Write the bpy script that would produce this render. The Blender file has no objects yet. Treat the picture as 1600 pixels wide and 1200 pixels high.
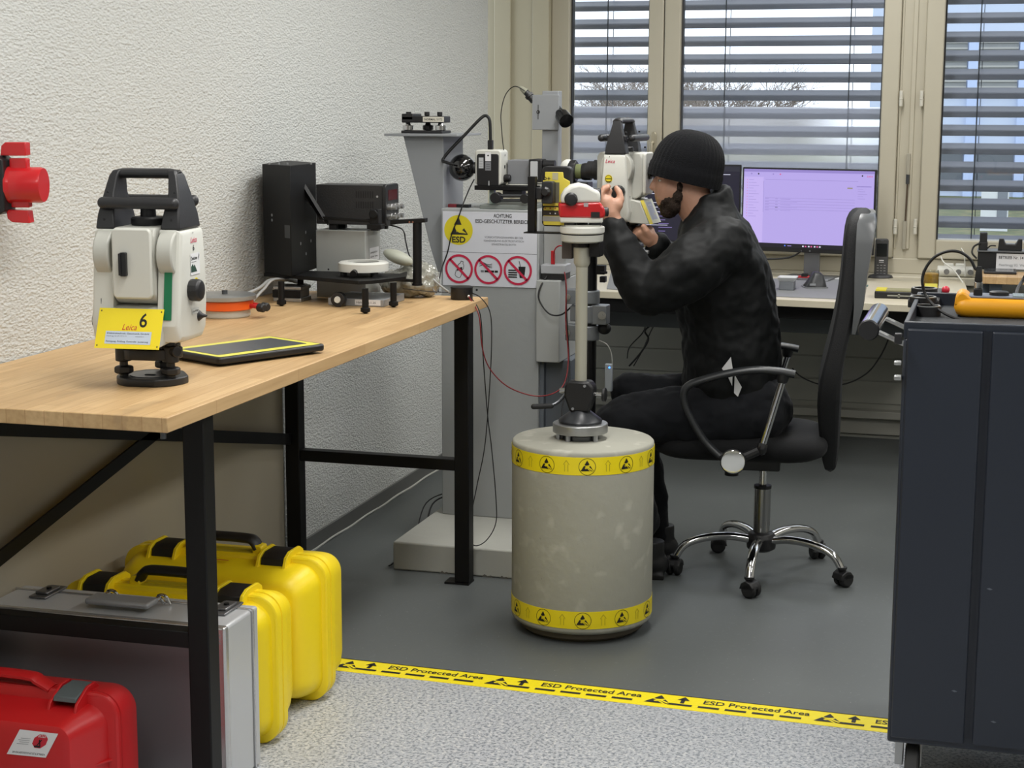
import bpy, bmesh, math, random
import numpy as np
from mathutils import Vector, Matrix, Euler, noise
R = math.radians
SC = bpy.context.scene
COL = SC.collection
random.seed(7)

# ---------------------------------------------------------------- camera
CH = 1.5                                   # camera height above the floor
F_PX, PITCH, ROLL, YAW = 2665.7, R(9.4148), R(.179), R(15.879)
cam = bpy.data.cameras.new('camera')
cam.sensor_fit = 'HORIZONTAL'; cam.sensor_width = 36.0
cam.lens = 36.0 * F_PX / 1600.0
cam.clip_start = .05; cam.clip_end = 400
co = bpy.data.objects.new('camera', cam); COL.objects.link(co)
# rows: image right, image down, forward (all in world axes)
_cp, _sp, _cy, _sy, _cr, _sr = math.cos(PITCH), math.sin(PITCH), math.cos(YAW), math.sin(YAW), math.cos(ROLL), math.sin(ROLL)
_A = np.array([[_cy, _sy, 0], [-_sy, _cy, 0], [0, 0, 1.]])
_B = np.array([[1, 0, 0], [0, -_sp, -_cp], [0, _cp, -_sp]])
_C = np.array([[_cr, -_sr, 0], [_sr, _cr, 0], [0, 0, 1.]])
CM = _C @ _B @ _A
rr, dd, ff = CM
co.matrix_world = Matrix(((rr[0], -dd[0], -ff[0], 0), (rr[1], -dd[1], -ff[1], 0), (rr[2], -dd[2], -ff[2], CH), (0, 0, 0, 1)))
SC.camera = co

# ---------------------------------------------------------------- world, light, exposure
SC.view_settings.view_transform = 'Standard'; SC.view_settings.look = 'None'
SC.view_settings.gamma = 1; SC.view_settings.use_curve_mapping = False
SC.view_settings.exposure = 0.0
try:
    SC.cycles.use_denoising = True
    SC.cycles.max_bounces = 10; SC.cycles.transparent_max_bounces = 24
    SC.cycles.diffuse_bounces = 5; SC.cycles.caustics_reflective = False
    SC.cycles.sample_clamp_indirect = 6
except Exception: pass
W = bpy.data.worlds.new('overcast_sky'); SC.world = W; W.use_nodes = True
nt = W.node_tree; bg = nt.nodes['Background']
tc = nt.nodes.new('ShaderNodeTexCoord'); sx = nt.nodes.new('ShaderNodeSeparateXYZ')
cr = nt.nodes.new('ShaderNodeValToRGB')
cr.color_ramp.elements[0].position = .0; cr.color_ramp.elements[0].color = (.74, .80, .90, 1)
cr.color_ramp.elements[1].position = .5; cr.color_ramp.elements[1].color = (.90, .95, 1.0, 1)
nt.links.new(tc.outputs['Generated'], sx.inputs[0]); nt.links.new(sx.outputs[2], cr.inputs[0])
nt.links.new(cr.outputs[0], bg.inputs[0]); bg.inputs[1].default_value = 2.3

def area(name, loc, rot, sx_, sy_, power, col=(1, .985, .955)):
    l = bpy.data.lights.new(name, 'AREA'); l.shape = 'RECTANGLE'; l.size = sx_; l.size_y = sy_
    l.energy = power; l.color = col
    o = bpy.data.objects.new(name, l); COL.objects.link(o); o.location = loc; o.rotation_euler = rot
    return o
# the room's ceiling lamps (above and behind the frame); last pair added to brighten the far end
for i, (x, y, p) in enumerate(((-1.0, .9, 19), (1.2, .9, 22), (-1.0, 2.9, 30), (1.2, 2.9, 24), (-.9, 4.9, 30), (1.2, 4.9, 26), (-.6, 6.6, 20), (1.4, 6.6, 18))):
    area('ceiling_or_fill_light', (x, y, 2.62), (0, 0, 0), .3, 1.3, p)
# ---------------------------------------------------------------- pixel helpers (points in the world, never in front of the lens)
CAM = np.array([0, 0, CH])
def ray(px, py): return CM.T @ np.array([(px - 800) / F_PX, (py - 600) / F_PX, 1.])
def at(px, py, X=None, Y=None, Z=None):
    d = ray(px, py)
    t = X / d[0] if X is not None else (Y / d[1] if Y is not None else (Z - CH) / d[2])
    return CAM + t * d
class Frame:
    """a thing's own axes: origin o, turned rz about z; l(px,py,v) = local (x,z) of the pixel on the plane y=v"""
    def __init__(s, o, rz=0.):
        s.o = np.array(o, float); s.rz = rz; c, n = math.cos(rz), math.sin(rz)
        s.M = np.array([[c, -n, 0], [n, c, 0], [0, 0, 1.]])
    def p(s, px, py, v=0.):
        c = s.M.T @ (CAM - s.o); d = s.M.T @ ray(px, py)
        t = (v - c[1]) / d[1]; q = c + t * d
        return (float(q[0]), float(v), float(q[2]))
    def px_x(s, px, py, x):
        c = s.M.T @ (CAM - s.o); d = s.M.T @ ray(px, py)
        t = (x - c[0]) / d[0]; q = c + t * d
        return (float(x), float(q[1]), float(q[2]))
    def pz(s, px, py, z=0.):
        c = s.M.T @ (CAM - s.o); d = s.M.T @ ray(px, py)
        t = (z - c[2]) / d[2]; q = c + t * d
        return (float(q[0]), float(q[1]), float(z))
    def w(s, q): return s.o + s.M @ np.array(q, float)

# ---------------------------------------------------------------- materials
def lin(c):
    return tuple(((v / 255) / 12.92 if v / 255 <= .04045 else ((v / 255 + .055) / 1.055) ** 2.4) for v in c) + (1,)
_mats = {}
def mat(name, rgb, rough=.5, metal=0., bump=0., bscale=80., spec=None, var=0., vscale=6., coat=0., emit=0., alpha=None, sheen=0., detail=4, aniso=0, coords='Object'):
    if name in _mats: return _mats[name]
    m = bpy.data.materials.new(name); m.use_nodes = True; n = m.node_tree; b = n.nodes['Principled BSDF']
    c = lin(rgb); b.inputs['Base Color'].default_value = c
    b.inputs['Roughness'].default_value = rough; b.inputs['Metallic'].default_value = metal
    if spec is not None: b.inputs['Specular IOR Level'].default_value = spec
    if coat: b.inputs['Coat Weight'].default_value = coat
    if sheen: b.inputs['Sheen Weight'].default_value = sheen
    if emit: b.inputs['Emission Color'].default_value = c; b.inputs['Emission Strength'].default_value = emit
    t = n.nodes.new('ShaderNodeTexCoord')
    if bump:
        x = n.nodes.new('ShaderNodeTexNoise'); x.inputs['Scale'].default_value = bscale; x.inputs['Detail'].default_value = detail
        bp = n.nodes.new('ShaderNodeBump'); bp.inputs['Strength'].default_value = bump; bp.inputs['Distance'].default_value = .01
        n.links.new(t.outputs[coords], x.inputs['Vector']); n.links.new(x.outputs['Fac'], bp.inputs['Height']); n.links.new(bp.outputs[0], b.inputs['Normal'])
    if var or name:
        x = n.nodes.new('ShaderNodeTexNoise'); x.inputs['Scale'].default_value = vscale; x.inputs['Detail'].default_value = 5
        mx = n.nodes.new('ShaderNodeMix'); mx.data_type = 'RGBA'; v = var if var else .04
        mx.inputs['A'].default_value = tuple(max(0, q * (1 - v)) for q in c[:3]) + (1,)
        mx.inputs['B'].default_value = tuple(min(1, q * (1 + v)) for q in c[:3]) + (1,)
        n.links.new(t.outputs[coords], x.inputs['Vector']); n.links.new(x.outputs['Fac'], mx.inputs['Factor']); n.links.new(mx.outputs['Result'], b.inputs['Base Color'])
    _mats[name] = m
    return m

# ---------------------------------------------------------------- mesh builder
def T(loc=(0, 0, 0), rot=(0, 0, 0), s=(1, 1, 1)):
    return Matrix.Translation(loc) @ Euler(rot).to_matrix().to_4x4() @ Matrix.Diagonal((*s, 1))
class MB:
    def __init__(s): s.bm = bmesh.new(); s.mi = 0; s.M = Matrix.Identity(4)
    def _add(s, vs, fs, M=None):
        M = s.M @ (M or Matrix.Identity(4)); v = [s.bm.verts.new(M @ Vector(p)) for p in vs]; out = []
        for f in fs:
            try: q = s.bm.faces.new([v[i] for i in f]); q.material_index = s.mi; out.append(q)
            except ValueError: pass
        return v
    def box(s, c, d, rot=(0, 0, 0)):
        x, y, z = [q / 2 for q in d]
        vs = [(a, b, e) for a in (-x, x) for b in (-y, y) for e in (-z, z)]
        fs = [(0, 1, 3, 2), (4, 6, 7, 5), (0, 4, 5, 1), (2, 3, 7, 6), (0, 2, 6, 4), (1, 5, 7, 3)]
        s._add(vs, fs, T(c, rot)); return s
    def bb(s, a, b):
        return s.box([(p + q) / 2 for p, q in zip(a, b)], [abs(q - p) for p, q in zip(a, b)])
    def prism(s, pts, y0, y1, M=None, taper=1.0, plane='xz'):
        """outline pts extruded between y0 and y1 (plane xz), or along x (plane yz), or z (plane xy)"""
        n = len(pts); cx = sum(p[0] for p in pts) / n; cz = sum(p[1] for p in pts) / n
        f = {'xz': lambda a, d, b: (a, d, b), 'yz': lambda a, d, b: (d, a, b), 'xy': lambda a, d, b: (a, b, d)}[plane]
        vs = [f(p[0], y0, p[1]) for p in pts] + [f(cx + (p[0] - cx) * taper, y1, cz + (p[1] - cz) * taper) for p in pts]
        fs = [tuple(range(n)), tuple(range(2 * n - 1, n - 1, -1))] + [(i, i + n, (i + 1) % n + n, (i + 1) % n) for i in range(n)]
        s._add(vs, fs, M); return s
    def lathe(s, prof, seg=40, M=None, cap=True):
        """prof: (r, z) pairs round the z axis"""
        vs = []; fs = []; n = len(prof)
        for r, z in prof:
            for k in range(seg):
                a = 2 * math.pi * k / seg; vs.append((r * math.cos(a), r * math.sin(a), z))
        for i in range(n - 1):
            for k in range(seg):
                k2 = (k + 1) % seg; fs.append((i * seg + k, i * seg + k2, (i + 1) * seg + k2, (i + 1) * seg + k))
        if cap:
            fs.append(tuple(range(seg - 1, -1, -1))); fs.append(tuple((n - 1) * seg + k for k in range(seg)))
        s._add(vs, fs, M); return s
    def cyl(s, p0, p1, r0, r1=None, seg=28, cap=True):
        r1 = r0 if r1 is None else r1
        p0, p1 = Vector(p0), Vector(p1); d = p1 - p0
        q = d.to_track_quat('Z', 'Y').to_matrix().to_4x4()
        return s.lathe([(r0, 0), (r1, d.length)], seg, Matrix.Translation(p0) @ q, cap)
    def turn(s, p0, p1, prof, seg=32):
        """prof (r, t in metres from p0 along the axis)"""
        p0, p1 = Vector(p0), Vector(p1); q = (p1 - p0).to_track_quat('Z', 'Y').to_matrix().to_4x4()
        return s.lathe(prof, seg, Matrix.Translation(p0) @ q)
    def ell(s, c, r, rot=(0, 0, 0), seg=24, ring=14):
        vs = [(0, 0, -1)]; 
        for i in range(1, ring):
            a = math.pi * i / ring - math.pi / 2
            for k in range(seg):
                b = 2 * math.pi * k / seg; vs.append((math.cos(a) * math.cos(b), math.cos(a) * math.sin(b), math.sin(a)))
        vs.append((0, 0, 1)); fs = []
        for k in range(seg):
            k2 = (k + 1) % seg; fs.append((0, 1 + k2, 1 + k))
            for i in range(ring - 2): fs.append((1 + i * seg + k, 1 + i * seg + k2, 1 + (i + 1) * seg + k2, 1 + (i + 1) * seg + k))
            fs.append((len(vs) - 1, 1 + (ring - 2) * seg + k, 1 + (ring - 2) * seg + k2))
        s._add(vs, fs, T(c, rot, r)); return s
    def capsule(s, p0, p1, r0, r1=None, seg=20, flat=1.):
        r1 = r0 if r1 is None else r1
        p0, p1 = Vector(p0), Vector(p1); d = p1 - p0; L = d.length; prof = []
        for i in range(7): a = math.pi / 2 * i / 6 - math.pi / 2; prof.append((max(1e-4, r0 * math.cos(a)), r0 * math.sin(a)))
        for i in range(7): a = math.pi / 2 * i / 6; prof.append((max(1e-4, r1 * math.cos(a)), L + r1 * math.sin(a)))
        q = d.to_track_quat('Z', 'Y').to_matrix().to_4x4()
        return s.lathe(prof, seg, Matrix.Translation(p0) @ q @ Matrix.Diagonal((1, flat, 1, 1)))
    def chain(s, pts, rs, seg=20):
        for i in range(len(pts) - 1): s.capsule(pts[i], pts[i + 1], rs[i], rs[i + 1], seg)
        return s
    def loft(s, rings):
        """rings: list of closed vertex loops of equal length"""
        n = len(rings[0]); vs = [p for r in rings for p in r]; fs = [tuple(range(n - 1, -1, -1)), tuple((len(rings) - 1) * n + k for k in range(n))]
        for i in range(len(rings) - 1):
            for k in range(n):
                k2 = (k + 1) % n; fs.append((i * n + k, i * n + k2, (i + 1) * n + k2, (i + 1) * n + k))
        s._add(vs, fs); return s
    def tube(s, pts, r, seg=10, smooth=6, closed=False, r1=None, flat=None):
        P = [Vector(p) for p in pts]
        if smooth > 1 and len(P) > 2:
            Q = []; n = len(P)
            rng = range(n) if closed else range(n - 1)
            for i in rng:
                a = P[(i - 1) % n] if (closed or i) else P[0]; b = P[i]; c = P[(i + 1) % n]; d = P[(i + 2) % n] if (closed or i + 2 < n) else P[-1]
                for k in range(smooth):
                    t = k / smooth
                    Q.append(.5 * ((2 * b) + (c - a) * t + (2 * a - 5 * b + 4 * c - d) * t * t + (3 * b - a - 3 * c + d) * t ** 3))
            if not closed: Q.append(P[-1])
            P = Q
        n = len(P); rings = []; up = None
        for i in range(n):
            t = (P[(i + 1) % n] - P[i - 1]) if closed else (P[min(i + 1, n - 1)] - P[max(i - 1, 0)])
            if t.length < 1e-9: t = Vector((0, 0, 1))
            t.normalize()
            if up is None: up = t.orthogonal().normalized() if abs(t.z) > .9 else Vector((0, 0, 1))
            u = (up - t * up.dot(t)); u = u.normalized() if u.length > 1e-6 else t.orthogonal().normalized()
            w = t.cross(u); up = u
            R_ = r if r1 is None else r + (r1 - r) * i / (n - 1)
            fu, fw = flat or (1, 1)
            rings.append([P[i] + (u * math.cos(2 * math.pi * k / seg) * fu + w * math.sin(2 * math.pi * k / seg) * fw) * R_ for k in range(seg)])
        if closed:
            vs = [p for q in rings for p in q]; fs = []
            for i in range(n):
                j = (i + 1) % n
                for k in range(seg):
                    k2 = (k + 1) % seg; fs.append((i * seg + k, i * seg + k2, j * seg + k2, j * seg + k))
            s._add(vs, fs)
        else: s.loft(rings)
        return s
    def build(s, name, m, parent=None, bevel=0., smooth=35, seg=2, mods=(), loc=None, rz=None):
        bmesh.ops.recalc_face_normals(s.bm, faces=s.bm.faces[:])
        me = bpy.data.meshes.new(name); s.bm.to_mesh(me); s.bm.free()
        for q in (m if isinstance(m, (list, tuple)) else [m]): me.materials.append(q)
        if smooth:
            me.polygons.foreach_set('use_smooth', [True] * len(me.polygons))
            me.set_sharp_from_angle(angle=R(smooth))
        o = bpy.data.objects.new(name, me); COL.objects.link(o)
        if parent: o.parent = parent
        if loc is not None: o.location = loc
        if rz is not None: o.rotation_euler = (0, 0, rz)
        if bevel:
            b = o.modifiers.new('bevel', 'BEVEL'); b.width = bevel; b.segments = seg; b.limit_method = 'ANGLE'; b.angle_limit = R(28); b.use_clamp_overlap = True
            b.harden_normals = False
        for kind, kw in mods:
            q = o.modifiers.new(kind.lower(), kind)
            for k, v in kw.items(): setattr(q, k, v)
        return o

def thing(name, label, cat, loc=(0, 0, 0), rz=0., group=None):
    o = bpy.data.objects.new(name, None); COL.objects.link(o); o.empty_display_size = .05
    o.location = tuple(float(q) for q in loc); o.rotation_euler = (0, 0, rz)
    o['label'] = label; o['category'] = cat
    if group: o['group'] = group
    return o
def tag(o, label, cat, group=None):
    o['label'] = label; o['category'] = cat
    if group: o['group'] = group
    return o
def struct(o): o['kind'] = 'structure'; return o
def lab(o, t): o['label'] = t; return o
def tframe(name, label, cat, loc, rz=0., group=None):
    return thing(name, label, cat, loc, rz, group), Frame(loc, rz)
def rrect(x0, z0, x1, z1, r, n=5):
    out = []
    for cx, cz, a0 in ((x1 - r, z1 - r, 0), (x0 + r, z1 - r, 90), (x0 + r, z0 + r, 180), (x1 - r, z0 + r, 270)):
        for i in range(n + 1):
            a = R(a0 + 90 * i / n); out.append((cx + r * math.cos(a), cz + r * math.sin(a)))
    return out

# ---------------------------------------------------------------- writing and flat marks
_tx = {}
def text2d(t, bold=0.):
    k = (t, bold)
    if k in _tx: return _tx[k]
    c = bpy.data.curves.new('t', 'FONT'); c.body = t; c.size = 1; c.align_x = 'LEFT'; c.offset = bold; c.resolution_u = 3
    o = bpy.data.objects.new('t', c); COL.objects.link(o)
    me = bpy.data.meshes.new_from_object(o.evaluated_get(bpy.context.evaluated_depsgraph_get()))
    vs = [(v.co.x, v.co.y) for v in me.vertices]; fs = [tuple(p.vertices) for p in me.polygons]
    bpy.data.objects.remove(o); bpy.data.curves.remove(c); bpy.data.meshes.remove(me)
    _tx[k] = (vs, fs); return _tx[k]
class Decal:
    """flat marks printed on a surface: fn(u, v, lift) gives the 3-D point"""
    def __init__(s, fn, sub=0): s.fn = fn; s.sub = sub; s.P = []; s.mats = []
    def _mi(s, m):
        if m not in s.mats: s.mats.append(m)
        return s.mats.index(m)
    def raw(s, vs, fs, m, lift): s.P.append((vs, fs, s._mi(m), lift)); return s
    def poly(s, pts, m, lift=1): return s.raw(pts, [tuple(range(len(pts)))], m, lift)
    def rect(s, u0, v0, u1, v1, m, lift=1): return s.poly([(u0, v0), (u1, v0), (u1, v1), (u0, v1)], m, lift)
    def disk(s, u, v, r, m, lift=1, n=36, ry=None):
        ry = ry or r; return s.poly([(u + r * math.cos(2 * math.pi * i / n), v + ry * math.sin(2 * math.pi * i / n)) for i in range(n)], m, lift)
    def ring(s, u, v, r0, r1, m, lift=1, n=40):
        vs = [(u + r * math.cos(2 * math.pi * i / n), v + r * math.sin(2 * math.pi * i / n)) for r in (r0, r1) for i in range(n)]
        return s.raw(vs, [(i, (i + 1) % n, n + (i + 1) % n, n + i) for i in range(n)], m, lift)
    def line(s, a, b, w, m, lift=1):
        d = Vector((b[0] - a[0], b[1] - a[1])); n = Vector((-d.y, d.x)).normalized() * w / 2
        return s.poly([(a[0] + n.x, a[1] + n.y), (a[0] - n.x, a[1] - n.y), (b[0] - n.x, b[1] - n.y), (b[0] + n.x, b[1] + n.y)], m, lift)
    def text(s, t, u, v, h, m, lift=2, bold=0., width=None, align='L', rot=0., mirror=False, slant=0.):
        """h = capital height; (u, v) = baseline start (or centre, or right end)"""
        vs, fs = text2d(t, bold)
        if not vs: return s
        k = h / .70; x0 = min(p[0] for p in vs); x1 = max(p[0] for p in vs); kx = k
        if width: kx = width / max(1e-6, (x1 - x0))
        off = {'L': 0, 'C': -(x1 - x0) * kx / 2, 'R': -(x1 - x0) * kx}[align]; c, n = math.cos(rot), math.sin(rot); q = []
        for x, y in vs:
            a = (x - x0) * kx + off + slant * y * k; b = y * k
            if mirror: a = -a
            q.append((u + a * c - b * n, v + a * n + b * c))
        return s.raw(q, fs, m, lift)
    def esd(s, u, v, r, mk, my, lift=2):
        """warning triangle with a reaching hand, cut by a diagonal"""
        a = lambda x, y: (u + x * r, v + y * r)
        s.poly([a(-.10, .62), a(-.42, .06), a(-.30, .02), a(.10, -.02), a(.28, .10)][:0] or [a(-.02, .72), a(-.33, .18), a(-.20, .10), a(.02, .12), a(.26, .22)], mk, lift)
        s.poly([a(-.40, .06), a(-.78, -.58), a(.30, -.58), a(-.02, -.30), a(-.20, -.34), a(-.32, -.22), a(-.20, -.02)], mk, lift)
        s.poly([a(.36, .06), a(.76, -.58), a(.46, -.58), a(.10, -.18)], mk, lift)
        s.poly([a(-.20, -.02), a(.06, .04), a(.70, -.50), a(.58, -.56), a(.12, -.20), a(-.02, -.28)], my, lift + 1)
        return s
    def build(s, name, parent=None):
        bm = bmesh.new()
        for vs, fs, mi, lift in s.P:
            b2 = bmesh.new(); V = [b2.verts.new((p[0], p[1], lift)) for p in vs]
            for f in fs:
                try: b2.faces.new([V[i] for i in f])
                except ValueError: pass
            if s.sub:
                bmesh.ops.triangulate(b2, faces=b2.faces[:])
                for _ in range(s.sub):
                    es = [e for e in b2.edges if e.calc_length() > .012]
                    if es: bmesh.ops.subdivide_edges(b2, edges=es, cuts=1)
            b2.verts.index_update(); M_ = {}
            for v in b2.verts: M_[v.index] = bm.verts.new(s.fn(v.co.x, v.co.y, v.co.z * .00035))
            for f in b2.faces:
                try: g = bm.faces.new([M_[v.index] for v in f.verts]); g.material_index = mi
                except ValueError: pass
            b2.free()
        me = bpy.data.meshes.new(name); bm.to_mesh(me); bm.free()
        for m in s.mats: me.materials.append(m)
        o = bpy.data.objects.new(name, me); COL.objects.link(o)
        if parent: o.parent = parent
        return o
def planar(o, u, w, n=None):
    """mapping onto the plane through o with right u, up w"""
    o, u, w = Vector(o), Vector(u), Vector(w); n = Vector(n) if n is not None else u.cross(w)
    n.normalize()
    return lambda a, b, l: o + u * a + w * b + n * l

# shared materials
M_blk = mat('black_plastic', (23, 23, 25), .45, bump=.05, bscale=300)
M_rub = mat('black_rubber', (22, 22, 23), .7)
M_blkmet = mat('black_powder_coat', (9, 9, 10), .5, spec=.3, bump=.05, bscale=400)
M_chrome = mat('chrome', (200, 200, 200), .12, 1.)
M_alu = mat('brushed_aluminium', (175, 176, 176), .38, .9, bump=.05, bscale=200)
M_steel = mat('dark_steel', (95, 97, 100), .35, .9)
M_grey = mat('grey_paint', (140, 143, 146), .45, var=.04)
M_white = mat('white_plastic', (215, 215, 208), .42, var=.03)
M_offw = mat('instrument_white', (208, 208, 200), .4, var=.03)
M_offg = mat('instrument_light_grey', (186, 186, 178), .42, var=.03)
M_yel = mat('yellow_label', (240, 218, 38), .45)
M_ink = mat('black_ink', (18, 17, 18), .6)
M_gink = mat('grey_ink', (110, 112, 118), .7)
M_paper = mat('white_paper', (226, 226, 228), .6)
M_redink = mat('red_ink', (196, 34, 52), .55)
M_glassd = mat('dark_lens_glass', (8, 9, 14), .06, coat=.6)
M_cable = mat('black_cable_sheath', (16, 16, 17), .5)
M_gcable = mat('grey_cable_sheath', (150, 150, 148), .5)
M_rcable = mat('red_cable_sheath', (120, 18, 22), .5)
def cable(name, pts, r, m, label, cat='cable', parent=None, smooth=8, group=None):
    o = MB().tube(pts, r, 8, smooth).build(name, m, parent, smooth=60)
    if not parent: tag(o, label, cat, group)
    return o
# ================================================================ THE ROOM
WX, WEND, YW, CEIL = -2.182, 7.27, 7.78, 2.75
def stucco(name, rgb, strength=.6, scale=85):
    m = bpy.data.materials.new(name); m.use_nodes = True; n = m.node_tree; b = n.nodes['Principled BSDF']
    c = lin(rgb); b.inputs['Roughness'].default_value = .85; b.inputs['Specular IOR Level'].default_value = .25
    t = n.nodes.new('ShaderNodeTexCoord')
    mp = n.nodes.new('ShaderNodeMapping'); mp.inputs['Scale'].default_value = (1, .62, 1.25)
    n.links.new(t.outputs['Object'], mp.inputs['Vector'])
    a = n.nodes.new('ShaderNodeTexNoise'); a.inputs['Scale'].default_value = scale; a.inputs['Detail'].default_value = 6; a.inputs['Roughness'].default_value = .62
    v = n.nodes.new('ShaderNodeTexVoronoi'); v.inputs['Scale'].default_value = scale * 1.5
    ad = n.nodes.new('ShaderNodeMath'); ad.operation = 'MULTIPLY_ADD'; ad.inputs[1].default_value = .5
    n.links.new(mp.outputs[0], a.inputs['Vector']); n.links.new(mp.outputs[0], v.inputs['Vector'])
    n.links.new(v.outputs['Distance'], ad.inputs[0]); n.links.new(a.outputs['Fac'], ad.inputs[2])
    bp = n.nodes.new('ShaderNodeBump'); bp.inputs['Strength'].default_value = strength; bp.inputs['Distance'].default_value = .012
    n.links.new(ad.outputs[0], bp.inputs['Height']); n.links.new(bp.outputs[0], b.inputs['Normal'])
    x = n.nodes.new('ShaderNodeTexNoise'); x.inputs['Scale'].default_value = 1.3
    mx = n.nodes.new('ShaderNodeMix'); mx.data_type = 'RGBA'
    mx.inputs['A'].default_value = tuple(q * .95 for q in c[:3]) + (1,); mx.inputs['B'].default_value = c
    n.links.new(t.outputs['Object'], x.inputs['Vector']); n.links.new(x.outputs['Fac'], mx.inputs['Factor']); n.links.new(mx.outputs['Result'], b.inputs['Base Color'])
    return m
M_stucco = stucco('rough_white_plaster', (209, 211, 208))
M_wall = mat('smooth_wall_paint', (205, 203, 195), .7, bump=.1, bscale=60)
M_ceil = mat('ceiling_paint', (225, 224, 218), .8)
M_frame = mat('beige_window_frame', (186, 180, 162), .42, var=.03, vscale=3)
M_reveal = mat('beige_reveal_panel', (178, 172, 150), .5, var=.05, vscale=2)
M_parapet = mat('parapet_panel', (156, 155, 145), .6, var=.03)

def speckle(name, base, dots, rough, sc=260, thr=(.60, .64), bumps=.05):
    m = bpy.data.materials.new(name); m.use_nodes = True; n = m.node_tree; b = n.nodes['Principled BSDF']
    t = n.nodes.new('ShaderNodeTexCoord'); prev = None
    mp = n.nodes.new('ShaderNodeMapping'); n.links.new(t.outputs['Object'], mp.inputs['Vector'])
    big = n.nodes.new('ShaderNodeTexNoise'); big.inputs['Scale'].default_value = 1.6; big.inputs['Detail'].default_value = 6
    n.links.new(t.outputs['Object'], big.inputs['Vector'])
    mx = n.nodes.new('ShaderNodeMix'); mx.data_type = 'RGBA'; c = lin(base)
    mx.inputs['A'].default_value = tuple(q * .86 for q in c[:3]) + (1,); mx.inputs['B'].default_value = tuple(min(1, q * 1.14) for q in c[:3]) + (1,)
    n.links.new(big.outputs['Fac'], mx.inputs['Factor']); prev = mx.outputs['Result']
    for i, (rgb, scale, lo, hi, amt) in enumerate(dots):
        x = n.nodes.new('ShaderNodeTexNoise'); x.inputs['Scale'].default_value = scale; x.inputs['Detail'].default_value = 2; x.noise_dimensions = '4D'; x.inputs['W'].default_value = i * 7.3
        n.links.new(t.outputs['Object'], x.inputs['Vector'])
        r = n.nodes.new('ShaderNodeMapRange'); r.inputs['From Min'].default_value = lo; r.inputs['From Max'].default_value = hi; r.inputs['To Max'].default_value = amt
        n.links.new(x.outputs['Fac'], r.inputs['Value'])
        q = n.nodes.new('ShaderNodeMix'); q.data_type = 'RGBA'; n.links.new(r.outputs[0], q.inputs['Factor']); n.links.new(prev, q.inputs['A']); q.inputs['B'].default_value = lin(rgb); prev = q.outputs['Result']
    n.links.new(prev, b.inputs['Base Color'])
    rn = n.nodes.new('ShaderNodeMapRange'); rn.inputs['To Min'].default_value = rough - .08; rn.inputs['To Max'].default_value = rough + .1
    n.links.new(big.outputs['Fac'], rn.inputs['Value']); n.links.new(rn.outputs[0], b.inputs['Roughness'])
    return m
M_dark = speckle('dark_grey_vinyl', (92, 96, 96), [((190, 190, 185), 150, .70, .74, .6), ((120, 125, 125), 60, .6, .75, .3)], .42)
M_light = speckle('light_speckled_vinyl', (178, 181, 186), [((118, 124, 132), 110, .50, .58, .85), ((205, 205, 205), 100, .55, .60, .8), ((84, 92, 102), 150, .60, .65, .9)], .40)

# floor: the grey protected area and the speckled corridor side meet under the tape
TA = at(556, 1041, Z=0); TB = at(1387, 1134, Z=0)                       # centre line of the tape
tdir = (TB - TA) / np.linalg.norm(TB - TA); tnor = np.array([-tdir[1], tdir[0], 0])
def tape_pt(s, o): return TA + tdir * s + tnor * o
a0, b0 = tape_pt(-1.2, 0), tape_pt(5.0, 0)
f1 = MB(); f1.prism([(WX, a0[1]), (b0[0], b0[1]), (3.6, YW + .1), (WX - .35, YW + .1), (WX - .35, a0[1])][:0] or [(-2.6, a0[1]), (b0[0], b0[1]), (b0[0], YW + .1), (-2.6, YW + .1)], -.05, 0, plane='xy')
struct(f1.build('floor', M_dark, smooth=0))
f2 = MB(); f2.prism([(-2.6, -2.2), (b0[0], -2.2), (b0[0], b0[1]), (-2.6, a0[1])], -.05, 0, plane='xy')
struct(f2.build('floor', M_light, smooth=0))
struct(MB().bb((WX - .12, -2.2, 0), (WX, WEND, CEIL)).build('wall_left', M_stucco, smooth=0))
struct(MB().bb((WX - .45, WEND - .12, 0), (WX - .12, WEND, CEIL)).build('wall_niche', M_wall, smooth=0))
struct(MB().bb((3.0, -2.2, 0), (3.1, YW + .1, CEIL)).build('wall_right', M_wall, smooth=0))
struct(MB().bb((-2.6, -2.3, 0), (3.1, -2.2, CEIL)).build('wall_rear', M_wall, smooth=0))
struct(MB().bb((-2.62, -2.3, CEIL), (3.1, YW + .1, CEIL + .1)).build('ceiling', M_ceil, smooth=0))
# baseboard with the pale sealing bead along its foot
b = MB().bb((WX, 3.4, 0), (WX + .008, WEND, .055))
struct(b.build('baseboard_left', mat('dark_grey_baseboard', (98, 99, 97), .5), bevel=.002))
struct(MB().tube([(WX + .010, y, .004 + .002 * math.sin(y * 19)) for y in np.linspace(4.6, WEND, 40)], .004, 6, 1).build('trim_1', mat('pale_sealant', (190, 190, 184), .5)))
# thin pale board standing against the wall under the bench
e_ = at(443, 700, X=WX + .012)
struct(MB().bb((WX, 2.2, .02), (WX + .012, e_[1], .87)).build('trim_2', mat('beige_wall_board', (168, 160, 142), .55, var=.05, vscale=2), bevel=.002))

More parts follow.
